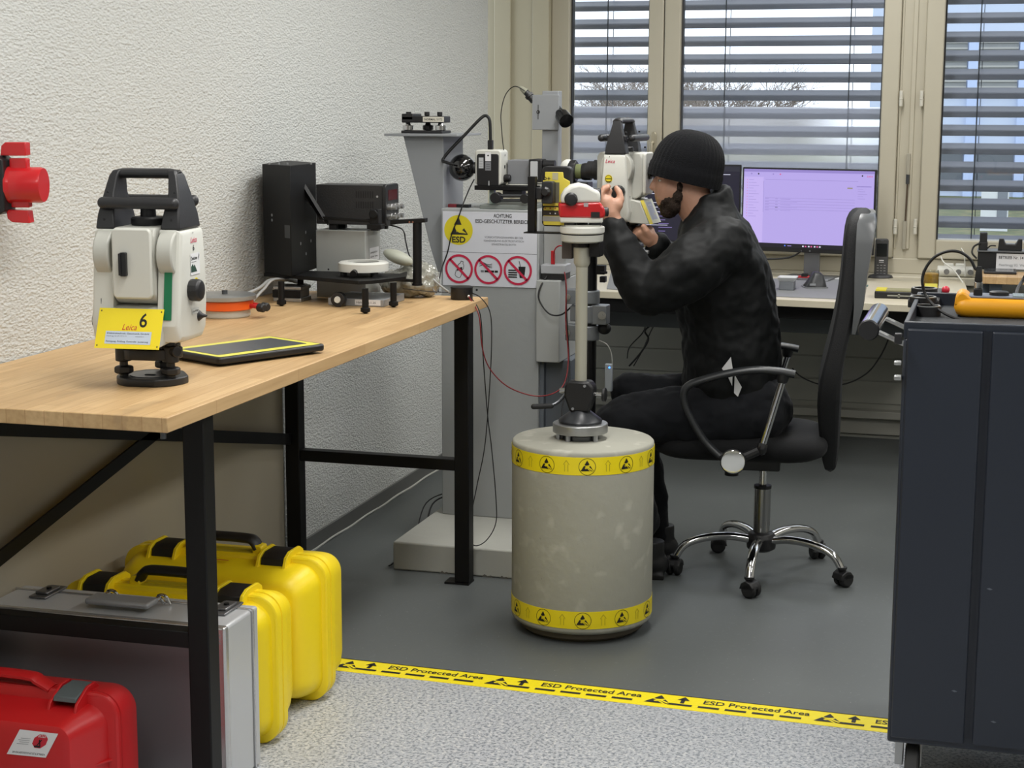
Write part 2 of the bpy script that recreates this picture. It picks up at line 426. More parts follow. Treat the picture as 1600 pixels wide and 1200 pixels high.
# ---- window wall
def fx(px, py, Y=YW - .05): return float(at(px, py, Y=Y)[0])
FY0 = YW - .06                                                            # front of the sashes
X_l0, X_p1a, X_p1b, X_c, X_p2a, X_p2b, X_m0, X_m1, X_p3a = (fx(862, 70), fx(890.6, 100), fx(1014, 60), fx(1038, 60), fx(1064, 60), fx(1381, 60), fx(1408, 60), fx(1447.5, 60), fx(1476, 60))
ZB = float(at(1461, 373, Y=YW)[2]); ZT = 2.52; X_p3b = X_p3a + 1.05
ZS = ZB - .085                                                            # bottom of the sashes
def stile(x0, x1, z0=ZS, z1=ZT + .08, y0=FY0, y1=YW + .05): return ((x0, y0, z0), (x1, y1, z1))
def window(n, sashes, extra=()):
    """each sash is a frame of four members, a pane and its parts"""
    w = MB()
    for x0, x1, xa, xb in sashes:
        w.bb(*stile(x0, xa)); w.bb(*stile(xb, x1)); w.bb((xa, FY0 + .002, ZS), (xb, YW + .05, ZB)); w.bb((xa, FY0 + .002, ZT), (xb, YW + .05, ZT + .08))
    f = struct(w.build('window_%d' % n, M_frame, bevel=.006, seg=2)); return f
M_pane = bpy.data.materials.new('clear_window_glass'); M_pane.use_nodes = True; n_ = M_pane.node_tree
for q in list(n_.nodes): n_.nodes.remove(q)
o_ = n_.nodes.new('ShaderNodeOutputMaterial'); mx = n_.nodes.new('ShaderNodeMixShader'); tr = n_.nodes.new('ShaderNodeBsdfTransparent'); gl = n_.nodes.new('ShaderNodeBsdfGlossy')
tr.inputs[0].default_value = (.95, .97, .98, 1); gl.inputs['Roughness'].default_value = .02; fr = n_.nodes.new('ShaderNodeFresnel'); fr.inputs[0].default_value = 1.45
n_.links.new(fr.outputs[0], mx.inputs[0]); n_.links.new(tr.outputs[0], mx.inputs[1]); n_.links.new(gl.outputs[0], mx.inputs[2]); n_.links.new(mx.outputs[0], o_.inputs[0])
M_frost = bpy.data.materials.new('frosted_window_film'); M_frost.use_nodes = True; n_ = M_frost.node_tree
for q in list(n_.nodes): n_.nodes.remove(q)
o_ = n_.nodes.new('ShaderNodeOutputMaterial'); mx = n_.nodes.new('ShaderNodeMixShader'); rf = n_.nodes.new('ShaderNodeBsdfRefraction'); tl = n_.nodes.new('ShaderNodeBsdfTranslucent')
rf.inputs['Color'].default_value = (.95, .97, 1, 1); rf.inputs['Roughness'].default_value = .36; rf.inputs['IOR'].default_value = 1.15
tl.inputs[0].default_value = (.9, .93, 1, 1); mx.inputs[0].default_value = .16
n_.links.new(rf.outputs[0], mx.inputs[1]); n_.links.new(tl.outputs[0], mx.inputs[2]); n_.links.new(mx.outputs[0], o_.inputs[0])

w1 = window(1, [(X_l0, X_c - .002, X_p1a, X_p1b)]); w2 = window(2, [(X_c + .002, X_m0, X_p2a, X_p2b)]); w3 = window(3, [(X_m1, X_p3b + .09, X_p3a, X_p3b)])
ZF = float(at(1200, 167, Y=YW)[2])
for w, xa, xb, film in ((w1, X_p1a, X_p1b, 1), (w2, X_p2a, X_p2b, 1), (w3, X_p3a, X_p3b, 0)):
    z0 = ZF if film else ZB
    MB().bb((xa - .01, YW, z0), (xb + .01, YW + .004, ZT + .01)).build('pane', M_pane, w, smooth=0)
    if film: MB()._add([(xa - .01, YW + .002, ZB - .01), (xb + .01, YW + .002, ZB - .01), (xb + .01, YW + .002, ZF), (xa - .01, YW + .002, ZF)], [(0, 1, 2, 3)]) ; q = MB(); q._add([(xa - .01, YW + .002, ZB - .01), (xb + .01, YW + .002, ZB - .01), (xb + .01, YW + .002, ZF), (xa - .01, YW + .002, ZF)], [(0, 1, 2, 3)]); q.build('frosted_film', M_frost, w, smooth=0)
    g = MB().bb((xa - .004, FY0 + .03, ZB), (xa + .006, YW + .01, ZT)).bb((xb - .006, FY0 + .03, ZB), (xb + .004, YW + .01, ZT)).build('glazing_seal', mat('dark_seal', (50, 50, 52), .6), w, smooth=0)
# handle of the left pair of sashes
hx = fx(1021.5, 220, FY0)
hz = float(at(1021, 225, Y=FY0)[2])
h = MB(); h.prism(rrect(hx - .014, hz - .055, hx + .014, hz + .055, .013), FY0 - .012, FY0); h.box((hx - .006, FY0 - .028, hz - .045), (.014, .014, .11)); h.cyl((hx - .004, FY0 - .03, hz + .006), (hx - .004, FY0, hz + .006), .009)
lab(h.build('handle', mat('champagne_metal', (190, 182, 160), .3, .6), w1, bevel=.003), 'pale metal window handle')
for (px, py, w) in ((1408, 154, w2), (1440, 154, w3), (1399, 354, w2), (1430, 354, w3)):
    q = at(px, py, Y=FY0 - .006); hq = MB().cyl((q[0], FY0 - .008, q[2] - .034), (q[0], FY0 - .008, q[2] + .034), .008).cyl((q[0], FY0 - .008, q[2] - .004), (q[0], FY0 - .008, q[2] + .0), .0095)
    hq.build('hinge', mat('hinge_cover', (205, 202, 190), .4), w, bevel=.002)
# mullion between the window pairs with its slim rod
m_ = MB().bb((X_m0, FY0 + .02, .72), (X_m1, YW + .05, ZT + .2)).bb((X_m0 + .05, FY0 + .012, .86), (X_m0 + .07, FY0 + .03, ZT)).bb((X_m0 + .003, FY0 + .014, .86), (X_m0 + .012, FY0 + .03, ZT))
struct(m_.build('trim_3', M_frame, bevel=.003))
q0 = at(1414.5, 345, Y=FY0 - .004); q1 = at(1418, 284, Y=FY0 - .004); q2 = at(1420, 240, Y=FY0 - .004); q3 = at(1412, 390, Y=FY0)
rb = MB().cyl((q0[0], FY0, q0[2]), (q1[0], FY0, q1[2]), .004); rb = rb.build('blind_crank', mat('bronze_rod', (98, 84, 70), .4, .5))
tag(rb, 'slim bronze blind crank clipped to the beige mullion between the windows', 'crank rod')
MB().cyl((q1[0], FY0, q1[2] - .01), (q1[0], FY0, q1[2] + .03), .008).build('clip', M_steel, rb)
MB().bb((q1[0] - .008, FY0, q1[2] + .03), (q1[0] + .008, FY0 + .016, q2[2])).build('rod_guide', mat('rod_guide_grey', (160, 155, 140), .5), rb, bevel=.002)
MB().bb((q3[0] - .008, FY0, q3[2]), (q3[0] + .008, FY0 + .016, q0[2])).build('rod_guide', mat('rod_guide_grey', (160, 155, 140), .5), rb, bevel=.002)
# fixed frame, ledge, parapet, header, left reveal
fr_ = MB().bb((X_l0 - .02, FY0 + .015, ZS - .07), (X_p3b + .2, YW + .05, ZS - .002)).bb((X_l0 - .02, FY0 + .015, ZT + .08), (X_p3b + .2, YW + .05, ZT + .2))
struct(fr_.build('trim_4', M_frame, bevel=.004))
LZ = ZS - .07
struct(MB().bb((X_l0 - .5, YW - .16, LZ - .035), (3.0, YW + .05, LZ)).bb((X_l0 - .5, YW - .13, LZ - .07), (3.0, YW + .05, LZ - .038)).build('trim_5', mat('window_ledge', (196, 190, 172), .45), bevel=.004))
wb = MB().bb((-2.62, YW - .04, 0), (3.0, YW + .08, LZ - .07)).bb((-2.62, YW - .04, ZT + .2), (3.0, YW + .08, CEIL)).bb((X_p3b + .2, YW - .04, 0), (3.0, YW + .08, CEIL))
for i in range(5): wb.bb((-2.3, YW - .048, .16 + i * .105), (3.0, YW - .04, .16 + i * .105 + .099))
struct(wb.build('wall_window', M_parapet, bevel=.0015, seg=1))
lv = MB().bb((-2.62, YW - .10, 0), (X_l0 - .0, YW + .08, CEIL))
xa = fx(799, 60, YW - .1); xb_ = fx(773, 60, YW - .1)
lv.bb((xb_, YW - .115, .75), (xa, YW - .10, CEIL)).bb((xa + .10, YW - .108, .75), (xa + .18, YW - .10, CEIL))
struct(lv.build('trim_6', M_reveal, bevel=.004))
struct(MB().bb((-1.9, YW - .11, .10), (2.6, YW - .05, .135)).bb((-1.9, YW - .06, .02), (2.6, YW - .05, .10)).build('trim_7', mat('floor_trunking', (158, 156, 146), .5), bevel=.003))

# ---- outside venetian blinds, one per window: every slat its own part
M_slat = mat('grey_blind_slat', (134, 137, 149), .45, .1, var=.02)
M_cord = mat('blind_cord', (62, 66, 76), .6)
YB = YW + .12
za = float(at(1000, 16.8, Y=YB)[2]); zb = float(at(1000, 101.0, Y=YB)[2]); PITCHZ = (za - zb) / 3
def blind(x0, x1, cords, label, first=za):
    t = thing('venetian_blind', label, 'window blind', (x0, YB, ZB - .1), 0, 'outside blinds at the three window panes')
    me = None; z = first + PITCHZ * 9
    zs = []
    while z > ZB - .06: 
        if z < ZT + .05: zs.append(z)
        z -= PITCHZ
    prof = [(-.001, -.0005), (.0, .0), (.006, .011), (.010, .019), (.024, .028), (.042, .036), (.056, .048), (.057, .047), (.043, .0345), (.025, .0262), (.0115, .018), (.0075, .010), (.0015, -.001)]
    for z in zs:
        if me is None:
            b = MB(); b.prism([(p[0], p[1]) for p in prof], 0, x1 - x0, plane='yz'); o = b.build('slat', M_slat, t, smooth=50); me = o.data
        else: o = bpy.data.objects.new('slat', me); COL.objects.link(o); o.parent = t
        o.location = (0, 0, z - (ZB - .1))
    for c in cords: MB().box((c - x0, -.004, (ZT - ZB) / 2), (.005, .003, ZT - ZB + .2)).box((c - x0 + .012, .06, (ZT - ZB) / 2), (.003, .003, ZT - ZB + .2)).build('cord', M_cord, t, smooth=0)
    return t
blind(X_p1a - .05, X_p1b + .06, [float(at(950, 60, Y=YB)[0])], 'grey outside venetian blind behind the narrow left window pane')
blind(X_p2a - .06, X_p2b + .08, [float(at(1134, 60, Y=YB)[0]), float(at(1329, 60, Y=YB)[0])], 'wide grey outside venetian blind behind the middle window pane')
blind(X_p3a - .06, X_p3b + .06, [float(at(1532, 60, Y=YB)[0]), float(at(1532, 60, Y=YB)[0]) + .65], 'grey outside venetian blind behind the right-hand window pane', za + .012)

# ---- outside: lawn, hedge, two bare trees, office block
GZ = -3.5
M_grass = speckle('winter_lawn', (92, 98, 70), [((124, 116, 84), 1.2, .5, .6, .7), ((66, 72, 56), 3., .55, .62, .6)], .9)
g = MB().bb((-120, 14, GZ - .2), (160, 190, GZ)); struct(g.build('ground', M_grass, smooth=0))
M_hedge = mat('hedge_leaves', (112, 106, 92), .9, var=.35, vscale=2.5, bump=1, bscale=6)
hd = MB()
for i in range(46):
    x = 3 + i * 1.25 + random.uniform(-.4, .4); hd.ell((x, 84 + random.uniform(-1, 1), GZ + .7), (random.uniform(.9, 1.6), 1.2, random.uniform(1.0, 1.9)), seg=10, ring=7)
hd = tag(hd.build('hedge', M_hedge, mods=[('SUBSURF', dict(levels=1, render_levels=1))]), 'brownish green hedge in front of the office block outside', 'hedge')
M_bark = mat('bare_bark', (134, 124, 118), .9, var=.1)
def tree(px, Y, top_py, label, seed):
    rnd = random.Random(seed); base = at(px, 150, Y=Y); x0 = float(base[0]); H = float(at(px, top_py, Y=Y)[2]) - GZ
    t = thing('bare_tree', label, 'tree', (x0, Y, GZ), 0, 'bare trees beyond the blinds')
    segs = []
    def grow(p, d, L, r, depth):
        q = p + d * L; segs.append((p, q, r, r * .72, depth))
        if depth == 0: return
        for k in range(3 if depth > 1 else 3):
            a = Vector((rnd.gauss(0, .62), rnd.gauss(0, .62), rnd.gauss(.10, .28))); nd = (d + a).normalized()
            grow(p + d * L * rnd.uniform(.55, 1), nd, L * rnd.uniform(.66, .92), r * .62, depth - 1)
    grow(Vector((0, 0, 0)), Vector((0, 0, 1)), H * .26, .13, 7)
    zmax = max(s[1].z for s in segs); k = H / zmax
    tr_ = MB(); br = MB()
    for p, q, r, r2, dpt in segs:
        (tr_ if dpt >= 6 else br).cyl(p * k, q * k, max(r * .8, .007), max(r2 * .8, .005), seg=5 if dpt < 6 else 10, cap=False)
    tr_.build('trunk', M_bark, t); br.build('branches', M_bark, t)
tree(962, 56, 84, 'bare tree seen through the narrow left window pane', 3)
tree(1128, 52, 82, 'bare tree seen through the left half of the middle window pane', 11)
tree(1035, 66, 95, 'bare tree standing farther back between the other two', 5)
# office block
YO = 96.
bx0 = float(at(1361, 100, Y=YO)[0]); bl = thing('office_building', 'pale blue office block with grey louvred windows behind the hedge outside', 'building', (bx0, YO, GZ))
M_fac = mat('blue_white_facade', (196, 208, 232), .5, var=.05, vscale=.3); M_lou = mat('facade_louvre', (135, 138, 140), .6, var=.15, vscale=2); M_strip = mat('facade_light_strip', (186, 203, 240), .4)
MB().bb((0, 0, 0), (48, 10, 22)).build('wall', M_fac, bl, smooth=0)
zg = lambda py: float(at(1500, py, Y=YO)[2]) - GZ
for py0, py1 in ((68, 88), (94, 116), (124, 146), (150, 225)):
    pass
for k, (py0, py1) in enumerate(((66, 118), (126, 150), (228, 262), (266, 296))):
    for j in range(7):
        x0 = 3.0 + j * 2.62 - (bx0 * 0); z0, z1 = zg(py1), zg(py0); w = MB(); w.bb((x0, -.12, z0), (x0 + 2.05, .0, z1))
        f = w.build('window', M_lou if k < 2 else mat('facade_glass', (98, 104, 112), .3), bl, smooth=0)
        l_ = MB(); z = z0 + .1
        while z < z1: l_.bb((x0, -.18, z), (x0 + 2.05, -.12, z + .10)); z += .32
        if k < 2: l_.build('louvre', mat('facade_louvre_light', (170, 170, 168), .6), f, smooth=0)
        else: l_.bm.free()
for j in range(5): MB().bb((5.12 + j * 2.62 * 1, -.3, 0), (5.12 + j * 2.62 + .5, -.0, zg(60))).build('pillar', M_strip, bl, smooth=0)
van = at(1552, 345, Y=70.)
vt = thing('utility_cabinet', 'small white utility cabinet standing on the lawn outside', 'utility cabinet', (van[0], 70, GZ))
MB().bb((-.5, 0, 0), (.55, .8, 1.9)).build('housing', mat('utility_white', (215, 218, 222), .5), vt); MB().bb((.12, -.03, .3), (.5, 0, 1.75)).build('door', mat('utility_grey', (125, 130, 140), .5), vt)
# ================================================================ THE WORKBENCH
BZ, BX1, BY0, BY1 = .905, -1.500, 2.883, 5.003
def wood_mat():
    m = bpy.data.materials.new('laminated_beech'); m.use_nodes = True; n = m.node_tree; b = n.nodes['Principled BSDF']; b.inputs['Roughness'].default_value = .5
    t = n.nodes.new('ShaderNodeTexCoord'); mp = n.nodes.new('ShaderNodeMapping'); mp.inputs['Rotation'].default_value = (0, 0, R(90))
    n.links.new(t.outputs['Object'], mp.inputs['Vector'])
    br = n.nodes.new('ShaderNodeTexBrick'); br.inputs['Scale'].default_value = 1; br.inputs['Brick Width'].default_value = .42; br.inputs['Row Height'].default_value = .042; br.inputs['Mortar Size'].default_value = .0006
    br.inputs['Color1'].default_value = lin((210, 177, 130)); br.inputs['Color2'].default_value = lin((194, 160, 114)); br.inputs['Mortar'].default_value = lin((170, 130, 84)); br.offset = .37; br.inputs['Bias'].default_value = -.1
    n.links.new(mp.outputs[0], br.inputs['Vector'])
    m2 = n.nodes.new('ShaderNodeMapping'); m2.inputs['Scale'].default_value = (26, 1.6, 26); n.links.new(t.outputs['Object'], m2.inputs['Vector'])
    g = n.nodes.new('ShaderNodeTexNoise'); g.inputs['Scale'].default_value = 3; g.inputs['Detail'].default_value = 8; n.links.new(m2.outputs[0], g.inputs['Vector'])
    r = n.nodes.new('ShaderNodeMapRange'); r.inputs['From Min'].default_value = .35; r.inputs['From Max'].default_value = .75; r.inputs['To Min'].default_value = 0; r.inputs['To Max'].default_value = .5; n.links.new(g.outputs['Fac'], r.inputs['Value'])
    q = n.nodes.new('ShaderNodeMix'); q.data_type = 'RGBA'; q.inputs['B'].default_value = lin((164, 127, 84)); n.links.new(r.outputs[0], q.inputs['Factor']); n.links.new(br.outputs['Color'], q.inputs['A'])
    # worn dull patches
    m3 = n.nodes.new('ShaderNodeMapping'); m3.inputs['Scale'].default_value = (9, 2.6, 9); n.links.new(t.outputs['Object'], m3.inputs['Vector'])
    k = n.nodes.new('ShaderNodeTexNoise'); k.inputs['Scale'].default_value = 1.5; k.inputs['Detail'].default_value = 3; n.links.new(m3.outputs[0], k.inputs['Vector'])
    r2 = n.nodes.new('ShaderNodeMapRange'); r2.inputs['From Min'].default_value = .62; r2.inputs['From Max'].default_value = .72; r2.inputs['To Max'].default_value = .45; n.links.new(k.outputs['Fac'], r2.inputs['Value'])
    q2 = n.nodes.new('ShaderNodeMix'); q2.data_type = 'RGBA'; q2.inputs['B'].default_value = lin((150, 124, 92)); n.links.new(r2.outputs[0], q2.inputs['Factor']); n.links.new(q.outputs['Result'], q2.inputs['A'])
    n.links.new(q2.outputs['Result'], b.inputs['Base Color']); return m
M_wood = wood_mat()
bt = thing('workbench', 'long beech-topped workbench with a black steel frame against the plaster wall', 'workbench', (0, 0, 0))
MB().bb((WX + .004, BY0, BZ - .030), (BX1, BY1, BZ)).build('tabletop', M_wood, bt, bevel=.002)
LX0, LX1, DX0, DX1 = -1.593, -1.545, -2.160, -2.112
A0, A1, C0, C1 = 3.123, 3.173, 4.945, 4.995
for x0, x1, y0, y1 in ((LX0, LX1, A0, A1), (LX0, LX1, C0, C1), (DX0, DX1, A0, A1), (DX0, DX1, C0, C1)):
    lg = MB().bb((x0, y0, .006), (x1, y1, BZ - .03)).build('leg', M_blkmet, bt, bevel=.003)
    MB().bb((x0 - .032, y0 - .004, 0), (x1 + .0, y1 + .004, .006)).build('foot_plate', M_blkmet, lg)
for y in (A0, C0):
    z = float(at(590, 720, Y=C0)[2]); MB().bb((DX1, y + .005, z - .018), (LX0, y + .045, z + .018)).build('stretcher', M_blkmet, bt, bevel=.002)
    MB().bb((DX1, y + .005, BZ - .07), (LX0, y + .045, BZ - .03)).build('top_rail', M_blkmet, bt, bevel=.002)
XB = DX0 + .02
pa, pb = at(0, 669, X=XB), at(445, 686, X=XB); qa, qb = at(0, 872, X=XB), at(235, 684, X=XB)
def ext(p, q, y): t = (y - p[1]) / (q[1] - p[1]); return p + (q - p) * t
for p, q in ((pa, pb), (qa, qb)):
    u, v = ext(p, q, A1), ext(p, q, C0); d = v - u; L = float(np.linalg.norm(d)); c = (u + v) / 2
    MB().box(tuple(c), (.006, L, .036), (math.atan2(d[2], d[1]), 0, 0)).build('cross_brace', M_blkmet, bt, bevel=.001)
MB().cyl((BX1 - .02, BY0 + .02, BZ - .045), (BX1 - .02, BY0 + .02, BZ - .03), .006).build('screw', M_steel, bt)
s_ = at(478, 688, X=LX0 - .4); 

# ================================================================ SURVEYING TOTAL STATIONS
def total_station(name, label, loc, rz, s=1., face2=False, sd=1, kx=1., ky=1.):
    """local: keypad/front = -y, right = +x; about .44 m tall at s = 1"""
    t = thing(name, label, 'surveying instrument', loc, rz)
    t.scale = (s, s, s)
    # tribrach: base plate, three screws, upper plate
    b = MB(); tri = []
    for k in range(3):
        a = R(-90 + 60 + 120 * k)
        for j in range(-4, 5):
            a2 = a + R(j * 9); tri.append((.078 * math.cos(a2), .078 * math.sin(a2)))
    b.prism(tri, 0, .017, plane='xy'); tb = b.build('tribrach_base', M_blk, t, bevel=.003)
    MB().lathe([(.05, 0), (.05, .0015)], 40, T((0, 0, .017))).bb((-.012, -.02, .0185), (.012, -.013, .0195)).build('spring_plate', M_steel, tb)
    MB().bb((-.010, -.022, .0186), (.012, -.014, .0202)).build('slot', M_rub, tb)
    up = MB(); tri2 = [(p[0] * .86, p[1] * .86) for p in tri]
    up.prism(tri2, .056, .078, plane='xy'); up.lathe([(.060, 0), (.060, .008), (.052, .012)], 40, T((0, 0, .078)))
    for k in range(3):
        a = R(-30 + 120 * k); x, y = .062 * math.cos(a), .062 * math.sin(a)
        sc = MB().cyl((x, y, .015), (x, y, .06), .009)
        sc.lathe([(.015, 0), (.021, .003), (.021, .015), (.015, .018)], 6, T((x, y, .022), (0, 0, a))); sc.build('levelling_screw', M_blk, t, bevel=.002)
        up.lathe([(.0175, 0), (.0175, .034)], 20, T((x, y, .050))); up.lathe([(.011, 0), (.010, .016)], 16, T((x, y, .084)))
    up.cyl((.05, -.03, .075), (.075, -.045, .075), .012)
    up.build('tribrach_top', M_blk, t, bevel=.002)
    MB().lathe([(.056, 0), (.066, .012), (.066, .022)], 40, T((0, 0, .086))).build('base_ring', M_offg, t)
    Z0 = .100
    # alidade: lower body with two standards
    hw, hd = .104, .070
    out = []
    prof = [(-.070, 0), (-.050, -.004), (.050, -.004), (.070, .012), (.078, .07), (.077, .15), (.066, .235), (-.062, .235), (-.074, .16), (-.082, .085), (-.093, .035), (-.083, 0)]
    for sgn in (-1, 1):
        st = MB(); x0, x1 = sgn * .056, sgn * hw
        pr = [(p[0], p[1] + Z0) for p in prof]
        n = len(pr)
        # three slices so that the outer face is crowned
        cy = 0
        def sl(x, k, dz=0): return [(x, p[0] * k, Z0 + (p[1] - .11) * (k if k < 1 else 1) + .11) for p in prof]
        st.loft([sl(x0, 1.), sl(sgn * .098, 1.), sl(sgn * (hw + .004), .965), sl(sgn * (hw + .008), .90)])
        so = st.build('standard', M_offw, t, bevel=.004)
        # round bearing bulge across the standard, seen front and back
        MB().cyl((sgn * .060, -.046, Z0 + .185), (sgn * (hw - .004), -.046, Z0 + .185), .050, seg=48).cyl((sgn * .060, .046, Z0 + .185), (sgn * (hw - .004), .046, Z0 + .185), .046, seg=48).build('bearing_cover', M_offg, so, bevel=.004)
        # seam
        MB().bb((sgn * .0875 - .0005, -.0835, Z0 + .03), (sgn * .0875 + .0005, -.081, Z0 + .09)).build('seam', M_gink, so)
    lb = MB(); lb.bb((-.06, -.062, Z0 - .002), (.06, .062, Z0 + .048)); lb.build('lower_body', M_offg, t, bevel=.004)
    # keypad panel or its yellow cover leaning forward at the front (and back)
    for side in ((-1, 1) if face2 else (-1,)):
        kp = MB(); pts = [(-.048, Z0 - .004), (-.122, Z0 - .008), (-.088, Z0 + .070), (-.048, Z0 + .078)]
        kp.prism([(p[0] * -side, p[1]) for p in pts], -.085, .073, plane='yz'); ko = kp.build('keypad_housing', M_offg, t, bevel=.003)
        if side == -1:
            O = Vector((-.088, -.1240, Z0 - .010)); up_ = Vector((0, .034, .078)).normalized()
            D = Decal(planar(O, (1, 0, 0), up_))
            if not face2:
                D.rect(0, 0, .164, .088, M_yel, 2)
                for u, v in ((.006, .006), (.158, .006), (.006, .082), (.158, .082)): D.disk(u, v, .002, mat('brass_screw', (120, 110, 60), .4, .6), 3, 10)
                D.text('6', .106, .048, .030, M_ink, 3, .012); D.text('Leica', .064, .041, .013, M_redink, 3, .0, slant=.3)
                D.rect(.024, .010, .140, .038, mat('pale_blue_label', (196, 208, 224), .5), 3)
                D.text('Elektrotechnik Geomatik GmbH', .028, .0315, .0036, M_ink, 4, width=.106)
                D.text('Heerbrugg  Tel. 071 727 31 31', .028, .026, .0024, M_gink, 4, width=.05); D.text('www.service.ch', .100, .026, .0024, M_gink, 4)
                D.text('Reinigung  Prüfung  Kontrolle  Justierung', .028, .014, .0036, M_ink, 4, width=.106)
                lab(D.build('yellow_cover_plate', t), 'yellow cover plate with a handwritten 6')
            else:
                D.rect(.004, .002, .154, .092, mat('keypad_cream', (214, 214, 196), .4), 2); D.rect(.004, .002, .046, .092, M_yel, 3)
                D.rect(.06, .016, .13, .082, mat('keypad_screen', (158, 160, 178), .3), 3)
                for i in range(3): D.disk(.080 + i * .014, .070, .0035, M_paper, 4, 12)
                D.disk(.115, .035, .0035, M_yel, 4, 12); D.build('keypad', t)
    # telescope block between the standards
    te = MB(); pr = [(-.062, .078), (-.078, .088), (-.086, .100), (-.086, .222), (-.076, .240), (.070, .242), (.082, .225), (.082, .108), (.07, .095), (.05, .085)]
    te.prism([(p[0], p[1] + Z0) for p in pr], -.054, .054, plane='yz')
    tl_ = te.build('telescope', M_offg, t, bevel=.006, seg=3)
    fc = MB(); fc.prism(rrect(-.050, Z0 + .092, .050, Z0 + .240, .012), -.097, -.084); fc.build('telescope_face', M_offw, tl_, bevel=.004)
    if not face2:
        MB().prism(rrect(-.026, Z0 + .140, -.010, Z0 + .190, .003), -.106, -.095).bb((-.028, -.109, Z0 + .142), (-.022, -.100, Z0 + .188)).build('connector_cover', M_blk, tl_, bevel=.001)
    MB().turn((0, .075, Z0 + .175), (0, .15, Z0 + .175), [(.036, 0), (.036, .03), (.031, .032), (.031, .055), (.026, .055)]).build('objective', M_blk, tl_)
    if face2: MB().turn((0, -.085, Z0 + .175), (0, -.15, Z0 + .175), [(.033, 0), (.036, .008), (.030, .010), (.028, .020), (.021, .022), (.023, .036), (.018, .042), (.010, .043)]).build('eyepiece', M_blk, tl_)
    MB().lathe([(.035, 0), (.037, .003), (.037, .014), (.033, .018), (.017, .018), (.016, .034), (.019, .036), (.019, .046), (.015, .048)], 32, T((0, .0, Z0 + .241))).build('centring_cap', M_blk, t)
    MB().bb((-.05, -.04, Z0 + .046), (.05, .06, Z0 + .056)).ell((.012, -.03, Z0 + .078), (.034, .03, .008)).build('dark_recess', mat('recess_grey', (90, 90, 86), .5), t)
    # handle: two feet, top bar and the side grip bars
    hm = mat('handle_plastic', (38, 38, 40), .42, bump=.06, bscale=300)
    for sgn in (-1, 1):
        f = MB(); zb, zt = Z0 + .235, Z0 + .358
        r = lambda xo, xi, ya, z: [(sgn * xi, -ya, z), (sgn * xo, -ya, z), (sgn * xo, ya, z), (sgn * xi, ya, z)]
        f.loft([r(.1065, .058, .062, zb), r(.104, .062, .055, zb + .03), r(.096, .068, .036, zb + .075), r(.087, .064, .024, zt - .012), r(.079, .060, .018, zt)])
        f.build('handle_foot', hm, t, bevel=.004)
        for y in (-.052, -.030): MB().cyl((sgn * .085, y - (.0 if y < -.04 else .0), zb + (.02 if y < -.04 else .075)), (sgn * .085, y - .006, zb + (.02 if y < -.04 else .075)), .003, seg=10).build('screw', M_rub, t)
    MB().tube([(-.082, 0, Z0 + .345), (-.06, 0, Z0 + .350), (0, 0, Z0 + .350), (.06, 0, Z0 + .350), (.082, 0, Z0 + .345)], .0145, 14, 3, flat=(.75, 1.2)).build('top_bar', hm, t, bevel=.001)
    for y in (-.056, .056):
        MB().capsule((-.088, y, Z0 + .290), (.092, y, Z0 + .290), .0125, seg=20).build('grip_bar', hm, t)
        for sgn in (-1, 1): MB().bb((sgn * .070, min(0, y), Z0 + .281), (sgn * .090, max(0, y), Z0 + .299)).build('grip_bracket', hm, t, bevel=.002)
    # side knobs, markings on the right-hand standard
    MB().turn((sd * hw, -.018, Z0 + .105), (sd * (hw + .040), -.018, Z0 + .105), [(.015, 0), (.022, .004), (.024, .012), (.024, .030), (.020, .036), (.010, .038)], 12).build('drive_knob', M_blk, t, bevel=.001)
    MB().turn((sd * hw, .025, Z0 + .045), (sd * (hw + .028), .025, Z0 + .045), [(.011, 0), (.012, .008), (.005, .018), (.002, .028)]).build('trigger_button', M_blk, t)
    MB().turn((-sd * hw, -.02, Z0 + .035), (-sd * (hw + .036), -.02, Z0 + .035), [(.018, 0), (.022, .004), (.023, .02), (.020, .032), (.010, .036)], 16).build('lower_knob', M_blk, t, bevel=.001)
    D = Decal(planar((sd * (hw + .0085), -.072 * sd, Z0), (0, sd, 0), (0, 0, 1), (sd, 0, 0)))
    D.text('Leica', .058, .205, .012, mat('logo_red', (206, 52, 92), .5), 2, .01, width=.034, slant=.25)
    D.disk(.072, .226, .0018, M_ink, 2, 10)
    if not face2:
        D.text('6', .070, .188, .012, M_ink, 2, .02); D.rect(.054, .136, .107, .182, M_paper, 2); D.text('Zwischen', .056, .168, .0075, M_ink, 3, .02, width=.036)
        D.rect(.058, .163, .086, .1642, M_gink, 3); D.poly([(.056, .142), (.056, .154), (.066, .160), (.070, .154), (.076, .158), (.090, .142)], mat('label_dark_green', (40, 70, 60), .5), 3)
        D.poly([(.099, .172), (.102, .180), (.104, .176), (.101, .164)], M_ink, 3)
        D.disk(.084, .116, .013, M_yel, 2); D.ring(.084, .116, .009, .0105, mat('olive_ink', (120, 120, 30), .5), 3); D.rect(.074, .1145, .094, .1175, mat('olive_ink', (120, 120, 30), .5), 3)
        D.rect(.055, .052, .095, .064, mat('pale_grey_label', (190, 192, 188), .5), 2); D.text('S-No 879304', .058, .056, .004, M_ink, 3, width=.033)
    else:
        D.disk(.070, .150, .014, M_yel, 2); D.ring(.070, .150, .0105, .012, M_ink, 3); D.rect(.059, .148, .081, .152, mat('olive_ink', (120, 120, 30), .5), 3)
        D.poly([(.060, .141), (.080, .141), (.075, .137), (.065, .137)], M_ink, 3); D.disk(.104, .07, .0022, M_ink, 2, 10)
    D.build('side_print', t)
    if not face2:
        D = Decal(planar((.074, -.0905, Z0 + .048), (1, 0, 0), Vector((0, .012, .090)).normalized())); D.rect(0, 0, .020, .106, mat('green_label', (18, 110, 70), .4), 5); D.build('green_strip', t)
